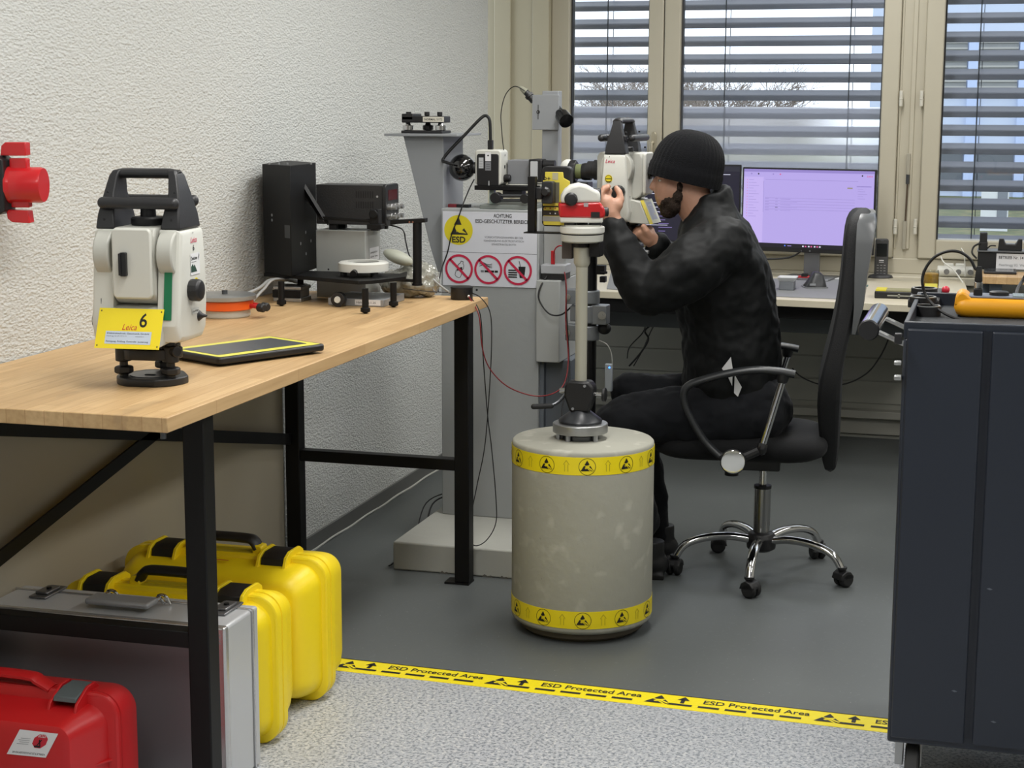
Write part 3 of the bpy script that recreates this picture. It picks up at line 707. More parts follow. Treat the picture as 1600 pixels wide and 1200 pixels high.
    for ch in t.children:
        k = ch.name.split('.')[0]
        if k.startswith('tribrach') or k in ('levelling_screw', 'base_ring', 'centring_cap'): continue
        if kx != 1: ch.scale.x = kx
        if ky != 1 and k in ('standard', 'handle_foot', 'grip_bracket', 'lower_body'): ch.scale.y = ky
        if ky != 1 and k == 'side_print': ch.location.y = .018
    return t

loc = at(240, 597, Z=BZ); loc = (float(loc[0]) + .0, float(loc[1]), BZ)
TS1 = total_station('total_station', 'white surveying instrument with a yellow plate reading 6 on the near bench end', loc, R(5), .985, kx=.88)

# ---------------- rugged tablet lying on the bench
pA, pB, pC = at(308, 556, Z=BZ + .012), at(397, 571, Z=BZ + .012), at(458, 540, Z=BZ + .012)
cen = (at(308, 562, Z=BZ) + at(458, 546, Z=BZ)) / 2; u = (pB - pA); ang = math.atan2(u[1], u[0]); wA = float(np.linalg.norm(u)); wB = float(np.linalg.norm(pC - pB))
TBc = (pA + pC) / 2
t, F = tframe('rugged_tablet', 'black rugged tablet with a yellow screen border lying on the bench', 'tablet', (float(TBc[0]), float(TBc[1]), BZ), ang)
hw_, hh = wA / 2, wB / 2
MB().prism(rrect(-hw_, -hh, hw_, hh, .014), .006, .022, plane='xy').build('housing', M_blk, t, bevel=.004)
MB().prism(rrect(-hw_ + .02, -hh + .02, hw_ - .02, hh - .02, .01), 0, .007, plane='xy').build('back_foot', M_rub, t)
D = Decal(planar((0, 0, .0222), (1, 0, 0), (0, 1, 0)))
D.poly(rrect(-hw_ + .008, -hh + .008, hw_ - .008, hh - .010, .006), mat('tablet_yellow', (226, 220, 90), .4), 1); D.build('yellow_border', t)
MB().prism(rrect(-hw_ + .036, -hh + .024, hw_ - .036, hh - .030, .003), .0222, .0232, plane='xy').build('screen', mat('dusty_screen', (78, 80, 84), .3, var=.1), t)

# ---------------- orange round target head behind the instrument
q = at(352, 494, Z=BZ); t = thing('round_target_head', 'round grey and orange levelling head lying behind the tablet', 'levelling head', (float(q[0]), float(q[1]), BZ))
w_ = float(at(400, 475, Y=q[1])[0] - at(313, 475, Y=q[1])[0]) / 2
MB().lathe([(w_ * .8, 0), (w_ * .83, .004), (w_ * .83, .022)], 44).build('foot', M_offg, t, bevel=.001)
MB().lathe([(w_ * .9, .022), (w_ * .93, .024), (w_ * .93, .046), (w_ * .9, .048)], 44).build('orange_band', mat('orange_enamel', (228, 92, 22), .4), t)
MB().lathe([(w_, .048), (w_ * 1.03, .05), (w_ * 1.03, .060), (w_ * .98, .0625), (w_ * .3, .0625)], 44).build('top_plate', M_alu, t)
MB().cyl((.0, .0, .06), (.0, .0, .073), .008).build('screw', M_steel, t)
for dx, c in ((.02, 0), (.045, 1)):
    MB().cyl((w_ * .8, -.02 + dx, .034), (w_ + .03, -.035 + dx, .030), .006).build('clamp_arm', mat('red_enamel', (190, 40, 40), .4), t)
    MB().turn((w_ + .022, -.033 + dx, .030), (w_ + .046, -.042 + dx, .029), [(.009, 0), (.012, .003), (.012, .02), (.009, .024)], 14).build('knob', M_blk, t)

# ---------------- black calibration jig
jz = float(at(430, 430, X=-1.95)[2])
JF = Frame((0, 0, 0), 0)
def Zat(px, py, z): q = at(px, py, Z=z); return (float(q[0]), float(q[1]))
ZP = BZ + .082                                                        # top of the jig's plate
cA, cB, cC, cD = Zat(412, 426, ZP), Zat(571, 437, ZP), Zat(632, 428, ZP), Zat(470, 415, ZP)
cA2 = Zat(460, 440 - 5, ZP)
t = thing('calibration_jig', 'black steel calibration jig with a tall angled housing on a four-legged plate', 'calibration jig', (0, 0, 0))
poly = [cA, Zat(560, 439, ZP), Zat(580, 438, ZP), Zat(634, 432, ZP), Zat(636, 424, ZP), (Zat(636, 424, ZP)[0], 4.83), (Zat(455, 415, ZP)[0], 4.83)]
MB().prism(poly, ZP - .011, ZP, plane='xy').build('plate', M_blkmet, t, bevel=.001)
for px, py in ((440, 478), (571, 490), (615, 480), (470, 466)):
    x, y = Zat(px, py, BZ)
    lg = MB().turn((x, y, BZ), (x, y, ZP - .010), [(.004, 0), (.006, .002), (.014, .006), (.014, .016), (.0095, .018), (.0095, ZP - .010 - BZ)], 24); lg.build('leg', M_blkmet, t)
# angled housing: outline on the plate then raised
hb = [Zat(413, 425, ZP), Zat(456, 432, ZP), Zat(496, 419, ZP), Zat(452, 410, ZP)]
yh = hb[0][1]; ztop = float(at(412, 256, X=hb[0][0])[2]); 
hs = MB()
MBz = lambda p, z: (p[0], p[1], z)
tA, tB, tC, tD = [MBz(p, ztop) for p in hb]
hs.prism(hb, ZP, ztop, plane='xy'); ho = hs.build('housing', M_blkmet, t, bevel=.0015)
hA, hB, hC = Vector(MBz(hb[0], ZP)), Vector(MBz(hb[1], ZP)), Vector(MBz(hb[2], ZP))
D = Decal(planar(hA, (hB - hA).normalized(), (0, 0, 1))); wdt = (hB - hA).length
M_bolt = mat('bolt_zinc', (170, 172, 176), .35, .7)
D.disk(wdt * .33, .175, .0045, M_bolt, 2, 14); D.disk(wdt * .33, .160, .0045, M_bolt, 2, 14); D.rect(wdt * .78, .112, wdt * .97, .150, M_steel, 2); D.build('front_fittings', ho)
D = Decal(planar(hB, (hC - hB).normalized(), (0, 0, 1))); wd2 = (hC - hB).length
for u, v in ((.35, .09), (.75, .09), (.55, .12), (.55, .055)): D.disk(wd2 * u, v, .005, M_bolt, 2, 14)
D.build('side_screws', ho)
for px in (421, 436, 449, 486): 
    q = at(px, 257, Z=ztop); MB().cyl((q[0], q[1], ztop), (q[0], q[1], ztop + .006), .003, seg=10).build('screw', M_bolt, ho)
# angled gusset and long guide arm to the right
v0 = hC + (hB - hC) * .12
def PZ(px, py, Y): q = at(px, py, Y=Y); return Vector((float(q[0]), float(q[1]), float(q[2])))
Yj = float(hb[2][1]); Ys = 4.80
MB().loft([[PZ(470, 285, Ys) + Vector((dx, dy, 0)) for dx, dy in ((-.012, 0), (.004, -.01), (.012, 0), (-.004, .01))], [PZ(505, 342, Ys) + Vector((dx, dy, 0)) for dx, dy in ((-.012, 0), (.004, -.01), (.012, 0), (-.004, .01))]]).build('gusset', M_blkmet, t)
MB().loft([[PZ(470, 288, Ys) + Vector((0, d, e)) for d, e in ((0, 0), (.008, 0), (.008, -.03), (0, -.03))], [PZ(512, 346, Ys) + Vector((0, d, e)) for d, e in ((0, 0), (.008, 0), (.008, -.012), (0, -.012))]]).build('brace', M_blkmet, t)
a1, a2, a3 = PZ(500, 340, Ys), PZ(590, 346, Ys), PZ(668, 344, Ys)
MB().loft([[p + Vector((0, y, z)) for y, z in ((-.008, -.005), (.008, -.005), (.008, .005), (-.008, .005))] for p in (a1, a2)]).build('guide_arm', M_blkmet, t, bevel=.001)
MB().loft([[p + Vector((0, y, z)) for y, z in ((-.014, -.006), (.014, -.006), (.014, .006), (-.014, .006))] for p in (PZ(612, 347, Ys), PZ(666, 344, Ys))]).build('end_bracket', M_blkmet, t, bevel=.001)
mn = MB(); c = PZ(587, 338, Ys); mn.box(tuple(c + Vector((0, 0, -.006))), (.028, .03, .055)); mn.box(tuple(c + Vector((0, 0, -.03))), (.045, .035, .016)); mn.cyl(tuple(c + Vector((-.0, -.024, .008))), tuple(c + Vector((0, -.014, .008))), .013); mn.build('camera_mount', M_blkmet, t, bevel=.002)
for px in (640, 645): q = PZ(px, 347, Ys - .015); MB().cyl(tuple(q), tuple(q + Vector((0, -.002, 0))), .0025, seg=10).build('screw', mat('screw_bronze', (160, 110, 90), .4, .5), t)
pt, pb_ = PZ(652, 346, Ys), PZ(652, 446, Ys)
MB().cyl(tuple(pb_), tuple(pt), .0135).cyl(tuple(pb_), tuple(pb_ + Vector((0, 0, .006))), .016).build('upright_rod', M_blkmet, t)
MB().loft([[p + Vector((0, y, z)) for y, z in ((-.008, -.004), (.008, -.004), (.008, .004), (-.008, .004))] for p in (PZ(600, 436, Ys), PZ(655, 439, Ys))]).build('lower_arm', M_blkmet, t)
q = Vector((*Zat(612, 424, ZP), ZP)); 

# white ring-shaped tribrach standing on the jig's plate
q = Zat(568, 424, ZP + .012); wr = float(at(605, 415, Y=q[1])[0] - at(531, 415, Y=q[1])[0]) / 2
t = thing('white_tribrach', 'white ring-shaped tribrach standing on the black jig plate', 'tribrach', (q[0], q[1], ZP))
MB().lathe([(wr * .62, .014), (wr, .014), (wr, .038), (wr * .92, .042), (wr * .62, .042)], 48, cap=False).lathe([(wr * .62, .014), (wr * .62, .042)], 48, cap=False).build('ring', M_white, t, bevel=.001)
MB().lathe([(wr * .60, .016), (wr * .60, .036)], 40).build('socket', M_blk, t)
for k in range(3):
    a = R(-90 + 50 + 120 * k) if k else R(-40); a = R([-155, -35, 80][k]); x, y = wr * .78 * math.cos(a), wr * .78 * math.sin(a)
    MB().cyl((x, y, 0), (x, y, .016), .010).build('foot_screw', M_blk, t)
MB().cyl((0, -wr * .9, .016), (0, -wr * 1.12, .012), .0105, seg=10).build('locking_knob', M_blk, t)

# laboratory power supply on its pale box
YB2 = hb[2][1] + .14
def pbox(name, px0, px1, pyt, pyb, Y, D_, m, par, side_px=None, bevel=.002):
    a_ = at(px0, (pyt + pyb) / 2, Y=Y); b_ = at(px1, (pyt + pyb) / 2, Y=Y); zt = float(at((px0 + px1) / 2, pyt, Y=Y)[2]); zb = float(at((px0 + px1) / 2, pyb, Y=Y)[2])
    return MB().bb((float(a_[0]), Y, zb), (float(b_[0]), Y + D_, zt)).build(name, m, par, bevel=bevel), (float(a_[0]), float(b_[0]), zb, zt)
# ---- behind the jig: pale instrument box, power supply on it, plastic bag, flat tray
o, e = pbox('housing', 494, 571, 360, 447, 4.85, .13, mat('pale_grey_metal', (168, 170, 166), .45, .1, var=.03), None)
o.name = 'instrument_case'; tag(o, 'pale grey metal box with a printed label under the black power supply', 'equipment box')
bxf = e
o.data.transform(Matrix.Identity(4))
# stretch down to the bench top
for v in o.data.vertices:
    if v.co.z < e[3] - .02: v.co.z = BZ
D = Decal(planar((e[1], 4.85, e[2]), (0, 1, 0), (0, 0, 1), (1, 0, 0)))
D.rect(.035, .075, .115, .115, M_paper, 2); D.text('Justiergerät Nr. 2', .040, .098, .006, M_ink, 3, width=.065); D.text('Kalibriert  Service', .040, .085, .006, M_ink, 3, width=.065)
D.build('printed_label', o)
D = Decal(planar((e[0], 4.85, e[2]), (1, 0, 0), (0, 0, 1))); 
for u in (.04, .08): D.disk(u, .05, .003, M_ink, 2, 10)
D.build('screws', o)
ps, e2 = pbox('cabinet', 494, 598, 289, 351, 4.86, .10, mat('power_supply_case', (40, 40, 41), .5, bump=.1, bscale=200), None)
ps.name = 'power_supply'; tag(ps, 'black laboratory power supply with louvred side lying on the pale metal box', 'power supply')
for i, (x, y) in enumerate(((e2[0] + .05, 4.875), (e2[1] - .03, 4.875), (e2[1] - .03, 4.95), (e2[0] + .05, 4.95))): MB().bb((x - .012, y - .008, e[3]), (x + .012, y + .008, e2[2])).build('foot', M_rub, ps)
D = Decal(planar((e2[0], 4.86, e2[2]), (1, 0, 0), (0, 0, 1))); W2 = e2[1] - e2[0]; H2 = e2[3] - e2[2]
for r0 in (.42, .68):
    for i in range(8): D.rect(W2 * .60 + i * .0075, H2 * r0, W2 * .60 + i * .0075 + .004, H2 * (r0 + .17), M_ink, 2)
D.disk(W2 * .92, H2 * .72, .0035, M_bolt, 2, 12); D.disk(W2 * .12, H2 * .1, .004, M_bolt, 2, 12); D.build('side_louvres', ps)
fr = MB().prism(rrect(4.855, e2[2] - .002, 4.97, e2[3] + .003, .012), e2[1], e2[1] + .012, plane='yz'); fo = fr.build('front_panel', M_blk, ps, bevel=.002)
D = Decal(planar((e2[1] + .012, 4.855, e2[2]), (0, 1, 0), (0, 0, 1), (1, 0, 0))); D.rect(.02, H2 * .62, .10, H2 * .88, mat('dark_red_display', (70, 14, 16), .2), 2); D.build('display', fo)
for y in (.02, .05, .085):
    for z in (.22, .45): MB().turn((e2[1] + .012, 4.855 + y, e2[2] + H2 * z), (e2[1] + .04, 4.855 + y, e2[2] + H2 * z), [(.010, 0), (.010, .012), (.007, .014), (.007, .026)], 16).build('terminal', M_alu, fo)
# stepper motor and tray under the jig, crumpled bag behind it
q = at(442, 472, Z=BZ); mo = tag(MB().bb((q[0] - .035, 4.70, BZ), (q[0] + .055, 4.78, BZ + .012)).bb((q[0] - .032, 4.702, BZ + .012), (q[0] + .050, 4.778, BZ + .036)).bb((q[0] - .035, 4.70, BZ + .036), (q[0] + .055, 4.78, BZ + .046)).build('stepper_motor', M_alu, bevel=.002), 'square stepper motor with steel end plates under the jig plate', 'motor')
MB().bb((q[0] - .036, 4.698, BZ + .013), (q[0] + .053, 4.70, BZ + .035)).build('winding_cover', M_blkmet, mo)
q = at(575, 472, Z=BZ); tr_ = tag(MB().bb((q[0] - .085, 4.66, BZ), (q[0] + .09, 4.84, BZ + .022)).build('flat_instrument_tray', mat('tray_grey', (150, 152, 154), .4, .3), bevel=.002), 'flat grey instrument tray with a printed strip under the jig', 'tray')
D = Decal(planar((q[0] + .0, 4.66, BZ + .002), (1, 0, 0), (0, 0, 1))); D.rect(.0, .002, .08, .018, M_paper, 2); D.text('Halterung 1.25', .005, .007, .006, M_ink, 3, width=.06); D.build('strip_label', tr_)
q = at(553, 467, Z=BZ + .01); whl = tag(MB().turn((q[0], 4.62, BZ + .022), (q[0], 4.655, BZ + .022), [(.0215, 0), (.0215, .02), (.014, .022), (.014, .034)], 28).build('black_roller', M_blk, bevel=.001), 'small black roller with a white hub lying under the jig', 'roller')
MB().turn((q[0], 4.616, BZ + .022), (q[0], 4.62, BZ + .022), [(.009, 0), (.010, .004)], 20).build('hub', M_white, whl)
bg_ = MB()
for i, (dx, dy, dz, rx, ry, rz_) in enumerate(((0, 0, .045, .085, .05, .045), (-.05, .02, .04, .05, .04, .04), (.05, .02, .05, .04, .05, .05), (.01, .03, .085, .05, .04, .03))): bg_.ell((dx, dy, dz), (rx, ry, rz_), seg=20, ring=12)
q = at(622, 455, Z=BZ + .03)
bo = bg_.build('plastic_bag', mat('cloudy_plastic_bag', (150, 150, 140), .18, coat=.8, bump=.9, bscale=30), None, smooth=80, mods=[('REMESH', dict(mode='VOXEL', voxel_size=.005)), ('SMOOTH', dict(iterations=3)), ('DISPLACE', dict(strength=.02, mid_level=.5, texture=None))], loc=(q[0] - .005, 4.93, BZ))
tex = bpy.data.textures.new('crumple', 'CLOUDS'); tex.noise_scale = .03; bo.modifiers['displace'].texture = tex
tag(bo, 'crumpled clear plastic bag lying behind the jig against the pale box', 'plastic bag')
# black puck at the bench's far corner
q = at(718, 468, Z=BZ); pr_ = float(at(735, 460, Y=q[1])[0] - at(702, 460, Y=q[1])[0]) / 2
pk = tag(MB().lathe([(pr_ * .96, 0), (pr_, .002), (pr_, .033), (pr_ * 1.03, .034), (pr_ * 1.03, .038), (pr_ * .9, .040)], 44).build('round_black_box', M_blk, None, loc=(q[0] + .004, q[1] + .01, BZ)), 'round black box with cables at the far front corner of the bench', 'round box')
MB().ell((pr_ * .82, -pr_ * .56, .012), (.004, .004, .004), seg=12, ring=8).build('status_lamp', mat('white_led', (240, 240, 235), .3), pk)
PK = (float(q[0]), float(q[1]))
def W_(px, py, Y): q = at(px, py, Y=Y); return (float(q[0]), float(q[1]), float(q[2]))
cable('sensor_cable', [(PK[0] + .03, PK[1] - .005, BZ + .015), W_(750, 490, 4.87), W_(755, 560, 4.93), W_(762, 650, 5.0), W_(768, 700, 5.02), W_(775, 780, 5.05), W_(774, 820, 5.05), W_(757, 847, 5.04), W_(738, 850, 5.02), W_(735, 815, 5.02), W_(745, 760, 5.02), W_(757, 700, 5.0), W_(764, 620, 4.98), W_(768, 540, 4.95), W_(766, 490, 4.92), W_(752, 466, 4.9), (PK[0] + .03, PK[1] + .02, BZ + .02)], .0016, M_cable, 'thin black cable looping down from the round black box to the plinth')
cable('measuring_lead', [(PK[0] + .032, PK[1] - .01, BZ + .012), W_(748, 492, 4.85), W_(753, 540, 4.86), W_(763, 572, 4.88), W_(785, 598, 4.9), W_(810, 612, 4.93), W_(840, 619, 4.95), W_(866, 614, 5.0), W_(882, 598, 5.05), W_(888, 560, 5.1), W_(884, 500, 5.12), W_(885, 450, 5.14), W_(882, 425, 5.16)], .0019, M_rcable, 'dark red lead sagging from the round black box to the clamped column')
cable('grey_cables', [(WX + .03, 4.25, BZ + .008), W_(395, 455, 4.5), W_(425, 437, 4.65), W_(470, 440, 4.95)], .005, M_gcable, 'thick grey cable on the bench beside the orange levelling head', group=None)
cable('grey_lead', [W_(395, 470, 4.42), W_(412, 452, 4.5), W_(432, 436, 4.62), W_(480, 445, 4.95)], .004, M_gcable, 'thinner grey lead running under the tall black jig housing')
for i, (m, r_, pts, lb_) in enumerate((
    (M_gcable, .0035, [(615, 398), (645, 415), (668, 430), (690, 448), (704, 458)], 'pale grey cable falling from the white cover to the round black box'),
    (M_cable, .0022, [(600, 350), (628, 358), (634, 378), (640, 400), (655, 425), (675, 450), (682, 458)], 'black cable hanging from the jig arm towards the bench edge'),
    (M_gcable, .0028, [(634, 402), (656, 424), (672, 444), (680, 458)], 'thin grey cable beside the jig upright'))):
    cable('hanging_lead', [W_(a, b, 4.93 - .002 * j + (.02 if i == 1 else 0)) for j, (a, b) in enumerate(pts)], r_, m, lb_)
cable('flat_lead', [W_(630, 451, 4.75), W_(665, 455, 4.86), W_(700, 457, 4.9)], .0015, M_cable, 'thin dark lead lying across the bench to the round black box')
cs = MB().ell((0, 0, .0), (.05, .03, .02), (0, .35, 0), seg=20, ring=10); q = at(622, 402, Y=4.9)
tag(cs.build('cable_hood', mat('ivory_cover', (170, 172, 158), .5), None, loc=tuple(q), mods=[]), 'pale ivory cable hood behind the white tribrach', 'cable hood')

# ================================================================ WALL BRACKET, PILLAR, PLINTH
YT = 5.45
TX0, TX1, TX2 = float(at(690, 560, Y=YT)[0]), float(at(842, 400, Y=YT)[0]), float(at(876, 500, Y=YT)[0])
ZTOP = float(at(760, 327, Y=YT)[2]); M_tow = mat('pillar_grey_paint', (158, 161, 161), .5, bump=.08, bscale=40, var=.05, vscale=3)
bz = .094
t = thing('measuring_pillar', 'tall grey measuring pillar carrying the warning signs on a low plinth', 'pillar', (0, 0, 0))
MB().bb((TX0, YT, bz), (TX1, YT + .34, ZTOP)).build('column', M_tow, t, bevel=.003)
zc, zd = float(at(850, 438, Y=YT - .01)[2]), float(at(855, 566, Y=YT - .01)[2])
MB().bb((TX1 - .005, YT - .015, zd), (TX2, YT + .30, zc)).build('side_box', mat('side_box_grey', (172, 174, 172), .5, var=.04), t, bevel=.003)
MB().bb((TX1, YT + .05, bz), (TX1 + .10, YT + .30, zd)).bb((TX1, YT + .02, bz), (TX1 + .014, YT + .05, zd)).build('foot_channel', mat('channel_blue_grey', (104, 110, 118), .5), t, bevel=.002)
MB().bb((TX1, YT + .06, zc), (TX2 + .0, YT + .30, ZTOP - .01)).build('upper_box', mat('side_box_grey', (172, 174, 172), .5), t, bevel=.003)
px0 = float(at(614, 890, Z=0)[0]); py0 = float(at(614, 890, Z=0)[1])
pl = MB().bb((px0, py0, 0), (-1.22, YT + .42, bz)).build('plinth', mat('plinth_paint', (176, 176, 168), .55, bump=.1, bscale=20, var=.08), t, bevel=.006)
D = Decal(planar((px0, py0, 0), (1, 0, 0), (0, 0, 1)))
rnd = random.Random(4)
for u, w in ((.16, .03), (.30, .04), (.36, .03)): D.poly([(u, 0), (u + w, 0), (u + w * .8, .007), (u + w * .5, .004), (u + w * .25, .010)], mat('chipped_edge', (92, 90, 84), .8), 1)
D.build('chips', pl)
D = Decal(planar((TX0, YT, 0), (1, 0, 0), (0, 0, 1)))
q = at(745, 453, Y=YT); D.disk(q[0] - TX0, q[2], .004, M_ink, 2, 14); D.build('hole', t)
# the signs
def sg(px, py): q = at(px, py, Y=YT); return (float(q[0]), float(q[2]))
s0 = sg(692, 330); s1 = sg(839, 397); s2 = sg(839, 450)
O = (s0[0], YT - .003, s1[1]); wS = s1[0] - s0[0]; hS = s0[1] - s1[1]; hP = s1[1] - s2[1]
st = thing('esd_sign', 'white warning sheet with a yellow ESD disc on the grey pillar', 'sign', (O[0], O[1], O[2] - .0))
MB().bb((0, 0, .0), (wS, .003, hS)).build('sheet', mat('sign_white', (214, 216, 224), .45), st)
D = Decal(planar((0, 0, 0), (1, 0, 0), (0, 0, 1)))
k = wS / 147.                                                            # metres per photo pixel on the sign
yd = mat('sign_yellow', (222, 206, 40), .5); gk = mat('sign_dark', (38, 38, 36), .6)
D.disk(25 * k, 33 * k, 22.5 * k, yd, 1)
D.poly([(25 * k, 53 * k), (18 * k, 41 * k), (30 * k, 41 * k)], gk, 2)
D.poly([(19 * k, 38 * k), (12 * k, 26 * k), (40 * k, 26 * k), (38.5 * k, 28 * k), (26 * k, 29 * k), (21 * k, 33 * k)], gk, 2); D.poly([(34 * k, 36 * k), (40 * k, 26.5 * k), (31 * k, 33 * k)], gk, 2)
for i in range(3): D.rect((22 + 2 * i) * k, 30 * k, (23.2 + 2 * i) * k, 35 * k, yd, 3)
D.text('ESD', 15 * k, 14.5 * k, 8.6 * k, gk, 3, .03, width=21 * k)
D.text('ACHTUNG', 94 * k, 53 * k, 5.4 * k, M_ink, 2, .012, width=28 * k, align='C'); D.text('ESD-GESCHÜTZTER BEREICH', 94 * k, 44.5 * k, 5.4 * k, M_ink, 2, .012, width=84 * k, align='C')
for i, (s_, w) in enumerate((('VORSICHTSMASSNAHMEN BEI DER', 60), ('HANDHABUNG ELEKTROSTATISCH', 62), ('GEFÄHRDETER BAUTEILE BEACHTEN', 38))): D.text(s_, 96 * k, (22 - i * 5.2) * k, 2.9 * k, M_gink, 2, 0, width=w * k, align='C')
D.build('print', st)
pt_ = thing('prohibition_sign', 'white sheet with three red prohibition circles below the ESD sheet', 'sign', (O[0], O[1] - .0005, s2[1]))
MB().bb((0, 0, 0), (wS, .003, hP - .001)).build('sheet', mat('sign_white', (214, 216, 224), .45), pt_)
D = Decal(planar((0, 0, 0), (1, 0, 0), (0, 0, 1))); cy = hP * .50; rr_ = 22 * k; pink = mat('prohibition_red', (196, 36, 72), .5)
C3 = [26 * k, 72 * k, 118 * k]
# bottle
c = C3[0]; L = lambda x, y, c=None: (c + x * k, cy + y * k)
bot = [(-2, -13), (-5, -11), (-5, -4), (-3, -1), (-4.5, 3), (-3, 7), (-1, 9), (-1, 12), (3, 12), (3, 9), (5, 7), (5.5, 2), (4, -1), (5, -5), (4, -12), (2, -13.5)]
bot = [(x * math.cos(.25) + y * math.sin(.25) + 1, y * math.cos(.25) - x * math.sin(.25)) for x, y in bot]
for i in range(len(bot)): a, b_ = bot[i], bot[(i + 1) % len(bot)]; D.line((c + a[0] * k, cy + a[1] * k), (c + b_[0] * k, cy + b_[1] * k), .8 * k, M_ink, 2)
D.poly([(c - 3 * k, cy + 1 * k), (c + 5 * k, cy + 3 * k), (c + 5 * k, cy - 2 * k), (c + 1 * k, cy + 0 * k), (c - 3 * k, cy - 4 * k)], M_ink, 2)
# cigarette
c = C3[1]; D.rect(c - 6 * k, cy - 4 * k, c + 9 * k, cy - 1 * k, M_ink, 2); D.rect(c + 10 * k, cy - 4 * k, c + 15 * k, cy - 1 * k, M_ink, 2); D.rect(c - 12 * k, cy - 4 * k, c - 7 * k, cy - 1 * k, M_gink, 2)
for j in range(3):
    pp = [(-14 + 4 * i, 5 + j * 2.2 + 2 * math.sin(i * 1.0 + j * .5)) for i in range(6)]
    for i in range(5): D.line((c + pp[i][0] * k, cy + pp[i][1] * k), (c + pp[i + 1][0] * k, cy + pp[i + 1][1] * k), .9 * k, M_ink, 2)
# burger and cup
c = C3[2]
for j in range(4): D.poly([(c + x * k, cy + y * k) for x, y in rrect(-15, -11 + j * 3.4, -1, -9 + j * 3.4, .9, 2)], M_ink, 2)
D.poly([(c + 1 * k, cy + 6 * k), (c + 12 * k, cy + 6 * k), (c + 10 * k, cy - 11 * k), (c + 3 * k, cy - 11 * k)], M_ink, 2); D.line((c + 4 * k, cy + 6 * k), (c + 2 * k, cy + 14 * k), 1 * k, M_ink, 2)
for c in C3:
    D.ring(c, cy, rr_ - 3.4 * k, rr_, pink, 4); a = rr_ - 1.5 * k; D.line((c - a * .707, cy + a * .707), (c + a * .707, cy - a * .707), 3.6 * k, pink, 4)
D.build('print', pt_)
MB().bb((-.001, 0, hP - .0015), (wS, .0032, hP)).build('edge_line', M_gink, pt_)

# wedge-shaped bracket on the pillar's left flank
M_wed = mat('bracket_grey', (142, 145, 148), .5, var=.03)
Yw = YT + .03; P3 = lambda px, py, Y=Yw: W_(px, py, Y)
wx1 = TX0 - .001; zt_ = P3(688, 213)[2]
t = thing('wedge_bracket', 'grey wedge-shaped sheet metal bracket with a top plate beside the pillar', 'bracket', (0, 0, 0))
a_, b_, c_ = P3(630, 214), P3(672, 385), P3(686, 425)
MB().prism([(a_[0], zt_ - .0), (wx1, zt_), (wx1, c_[2]), (c_[0] - .004, c_[2]), (b_[0], b_[2])], Yw, Yw + .22).build('body', M_wed, t, bevel=.002)
l_ = P3(605, 211); r_ = P3(718, 211)
MB().bb((l_[0], Yw - .03, zt_), (r_[0], Yw + .25, zt_ + .008)).build('top_plate', M_wed, t, bevel=.001)
TPZ = zt_ + .008
# tribrach-like adapter with label on the bracket plate
a_ = P3(632, 206, Yw + .08); b_ = P3(700, 206, Yw + .08); w_ = (b_[0] - a_[0]) / 2; cx = (a_[0] + b_[0]) / 2
t = thing('levelling_adapter', 'black levelling adapter with chrome screws standing on the wedge bracket', 'levelling adapter', (cx, Yw + .08, TPZ))
MB().bb((-w_ * .93, -.05, 0), (w_ * .93, .05, .010)).build('base', M_blk, t, bevel=.002)
MB().bb((-w_ * .93, -.045, .036), (w_ * .93, .045, .058)).bb((-w_ * .93, -.045, .044), (-w_ * .4, .045, .066)).build('upper_plate', M_blk, t, bevel=.003)
for x in (-.75, 0, .75):
    MB().lathe([(.010, .010), (.018, .012), (.018, .026), (.010, .028), (.008, .036)], 20, T((x * w_, -.02 if x else .02, 0))).build('levelling_screw', M_chrome if x else M_blk, t)
    MB().lathe([(.006, .058), (.009, .060), (.009, .072)], 14, T((x * w_ * .95, -.02 if x else .01, 0))).build('clamp_screw', M_blk, t)
D = Decal(planar((w_ * .05, -.0455, .039), (1, 0, 0), (0, 0, 1))); D.rect(0, 0, .075, .017, mat('cream_label', (214, 210, 196), .5), 1); D.text('NORMAL 5172', .006, .005, .007, M_ink, 2, .01, width=.062); D.build('label', t)
# ---- scanner group on top of the pillar
Ys = YT + .06
t = thing('scanner_mount', 'grey levelling foot with clamp arms under the scanner on top of the pillar', 'instrument mount', (0, 0, 0))
a_, b_ = W_(752, 322, YT + .03), W_(832, 322, YT + .03)
MB().bb((a_[0], YT + .01, ZTOP), (b_[0], YT + .22, ZTOP + .014)).build('foot_plate', mat('foot_grey', (132, 138, 134), .45, .2), t, bevel=.002)
q = W_(768, 300, Ys); MB().bb((q[0] - .008, Ys, ZTOP + .01), (q[0] + .009, Ys + .02, W_(768, 293, Ys)[2])).build('post', mat('post_green_grey', (150, 165, 156), .4, .2), t)
zp1, zp0 = W_(780, 290, Ys)[2], W_(780, 297, Ys)[2]; a_, b_ = W_(744, 293, Ys), W_(832, 293, Ys)
MB().bb((a_[0], Ys - .02, zp0), (b_[0], Ys + .10, zp1)).build('carrier_plate', M_blkmet, t, bevel=.001)
a_, b_ = W_(778, 303, Ys - .03), W_(812, 303, Ys - .03)
MB().bb((a_[0] + .01, Ys - .01, b_[2] - .006), (b_[0], Ys + .05, zp0)).build('clamp_block', M_blk, t, bevel=.002)
for py, r_ in ((306, .006), (313, .005)):
    a_, b_ = W_(776, py, Ys - .04), W_(832, py, Ys - .04); MB().cyl(a_, b_, r_).build('clamp_rod', M_steel, t)
for px, py, r_ in ((776, 309, .018), (822, 310, .016)):
    c = W_(px, py, Ys - .04); MB().cyl((c[0], c[1] - .02, c[2]), (c[0], c[1] + .02, c[2]), r_).build('clamp_knob', M_blk, t, bevel=.002)
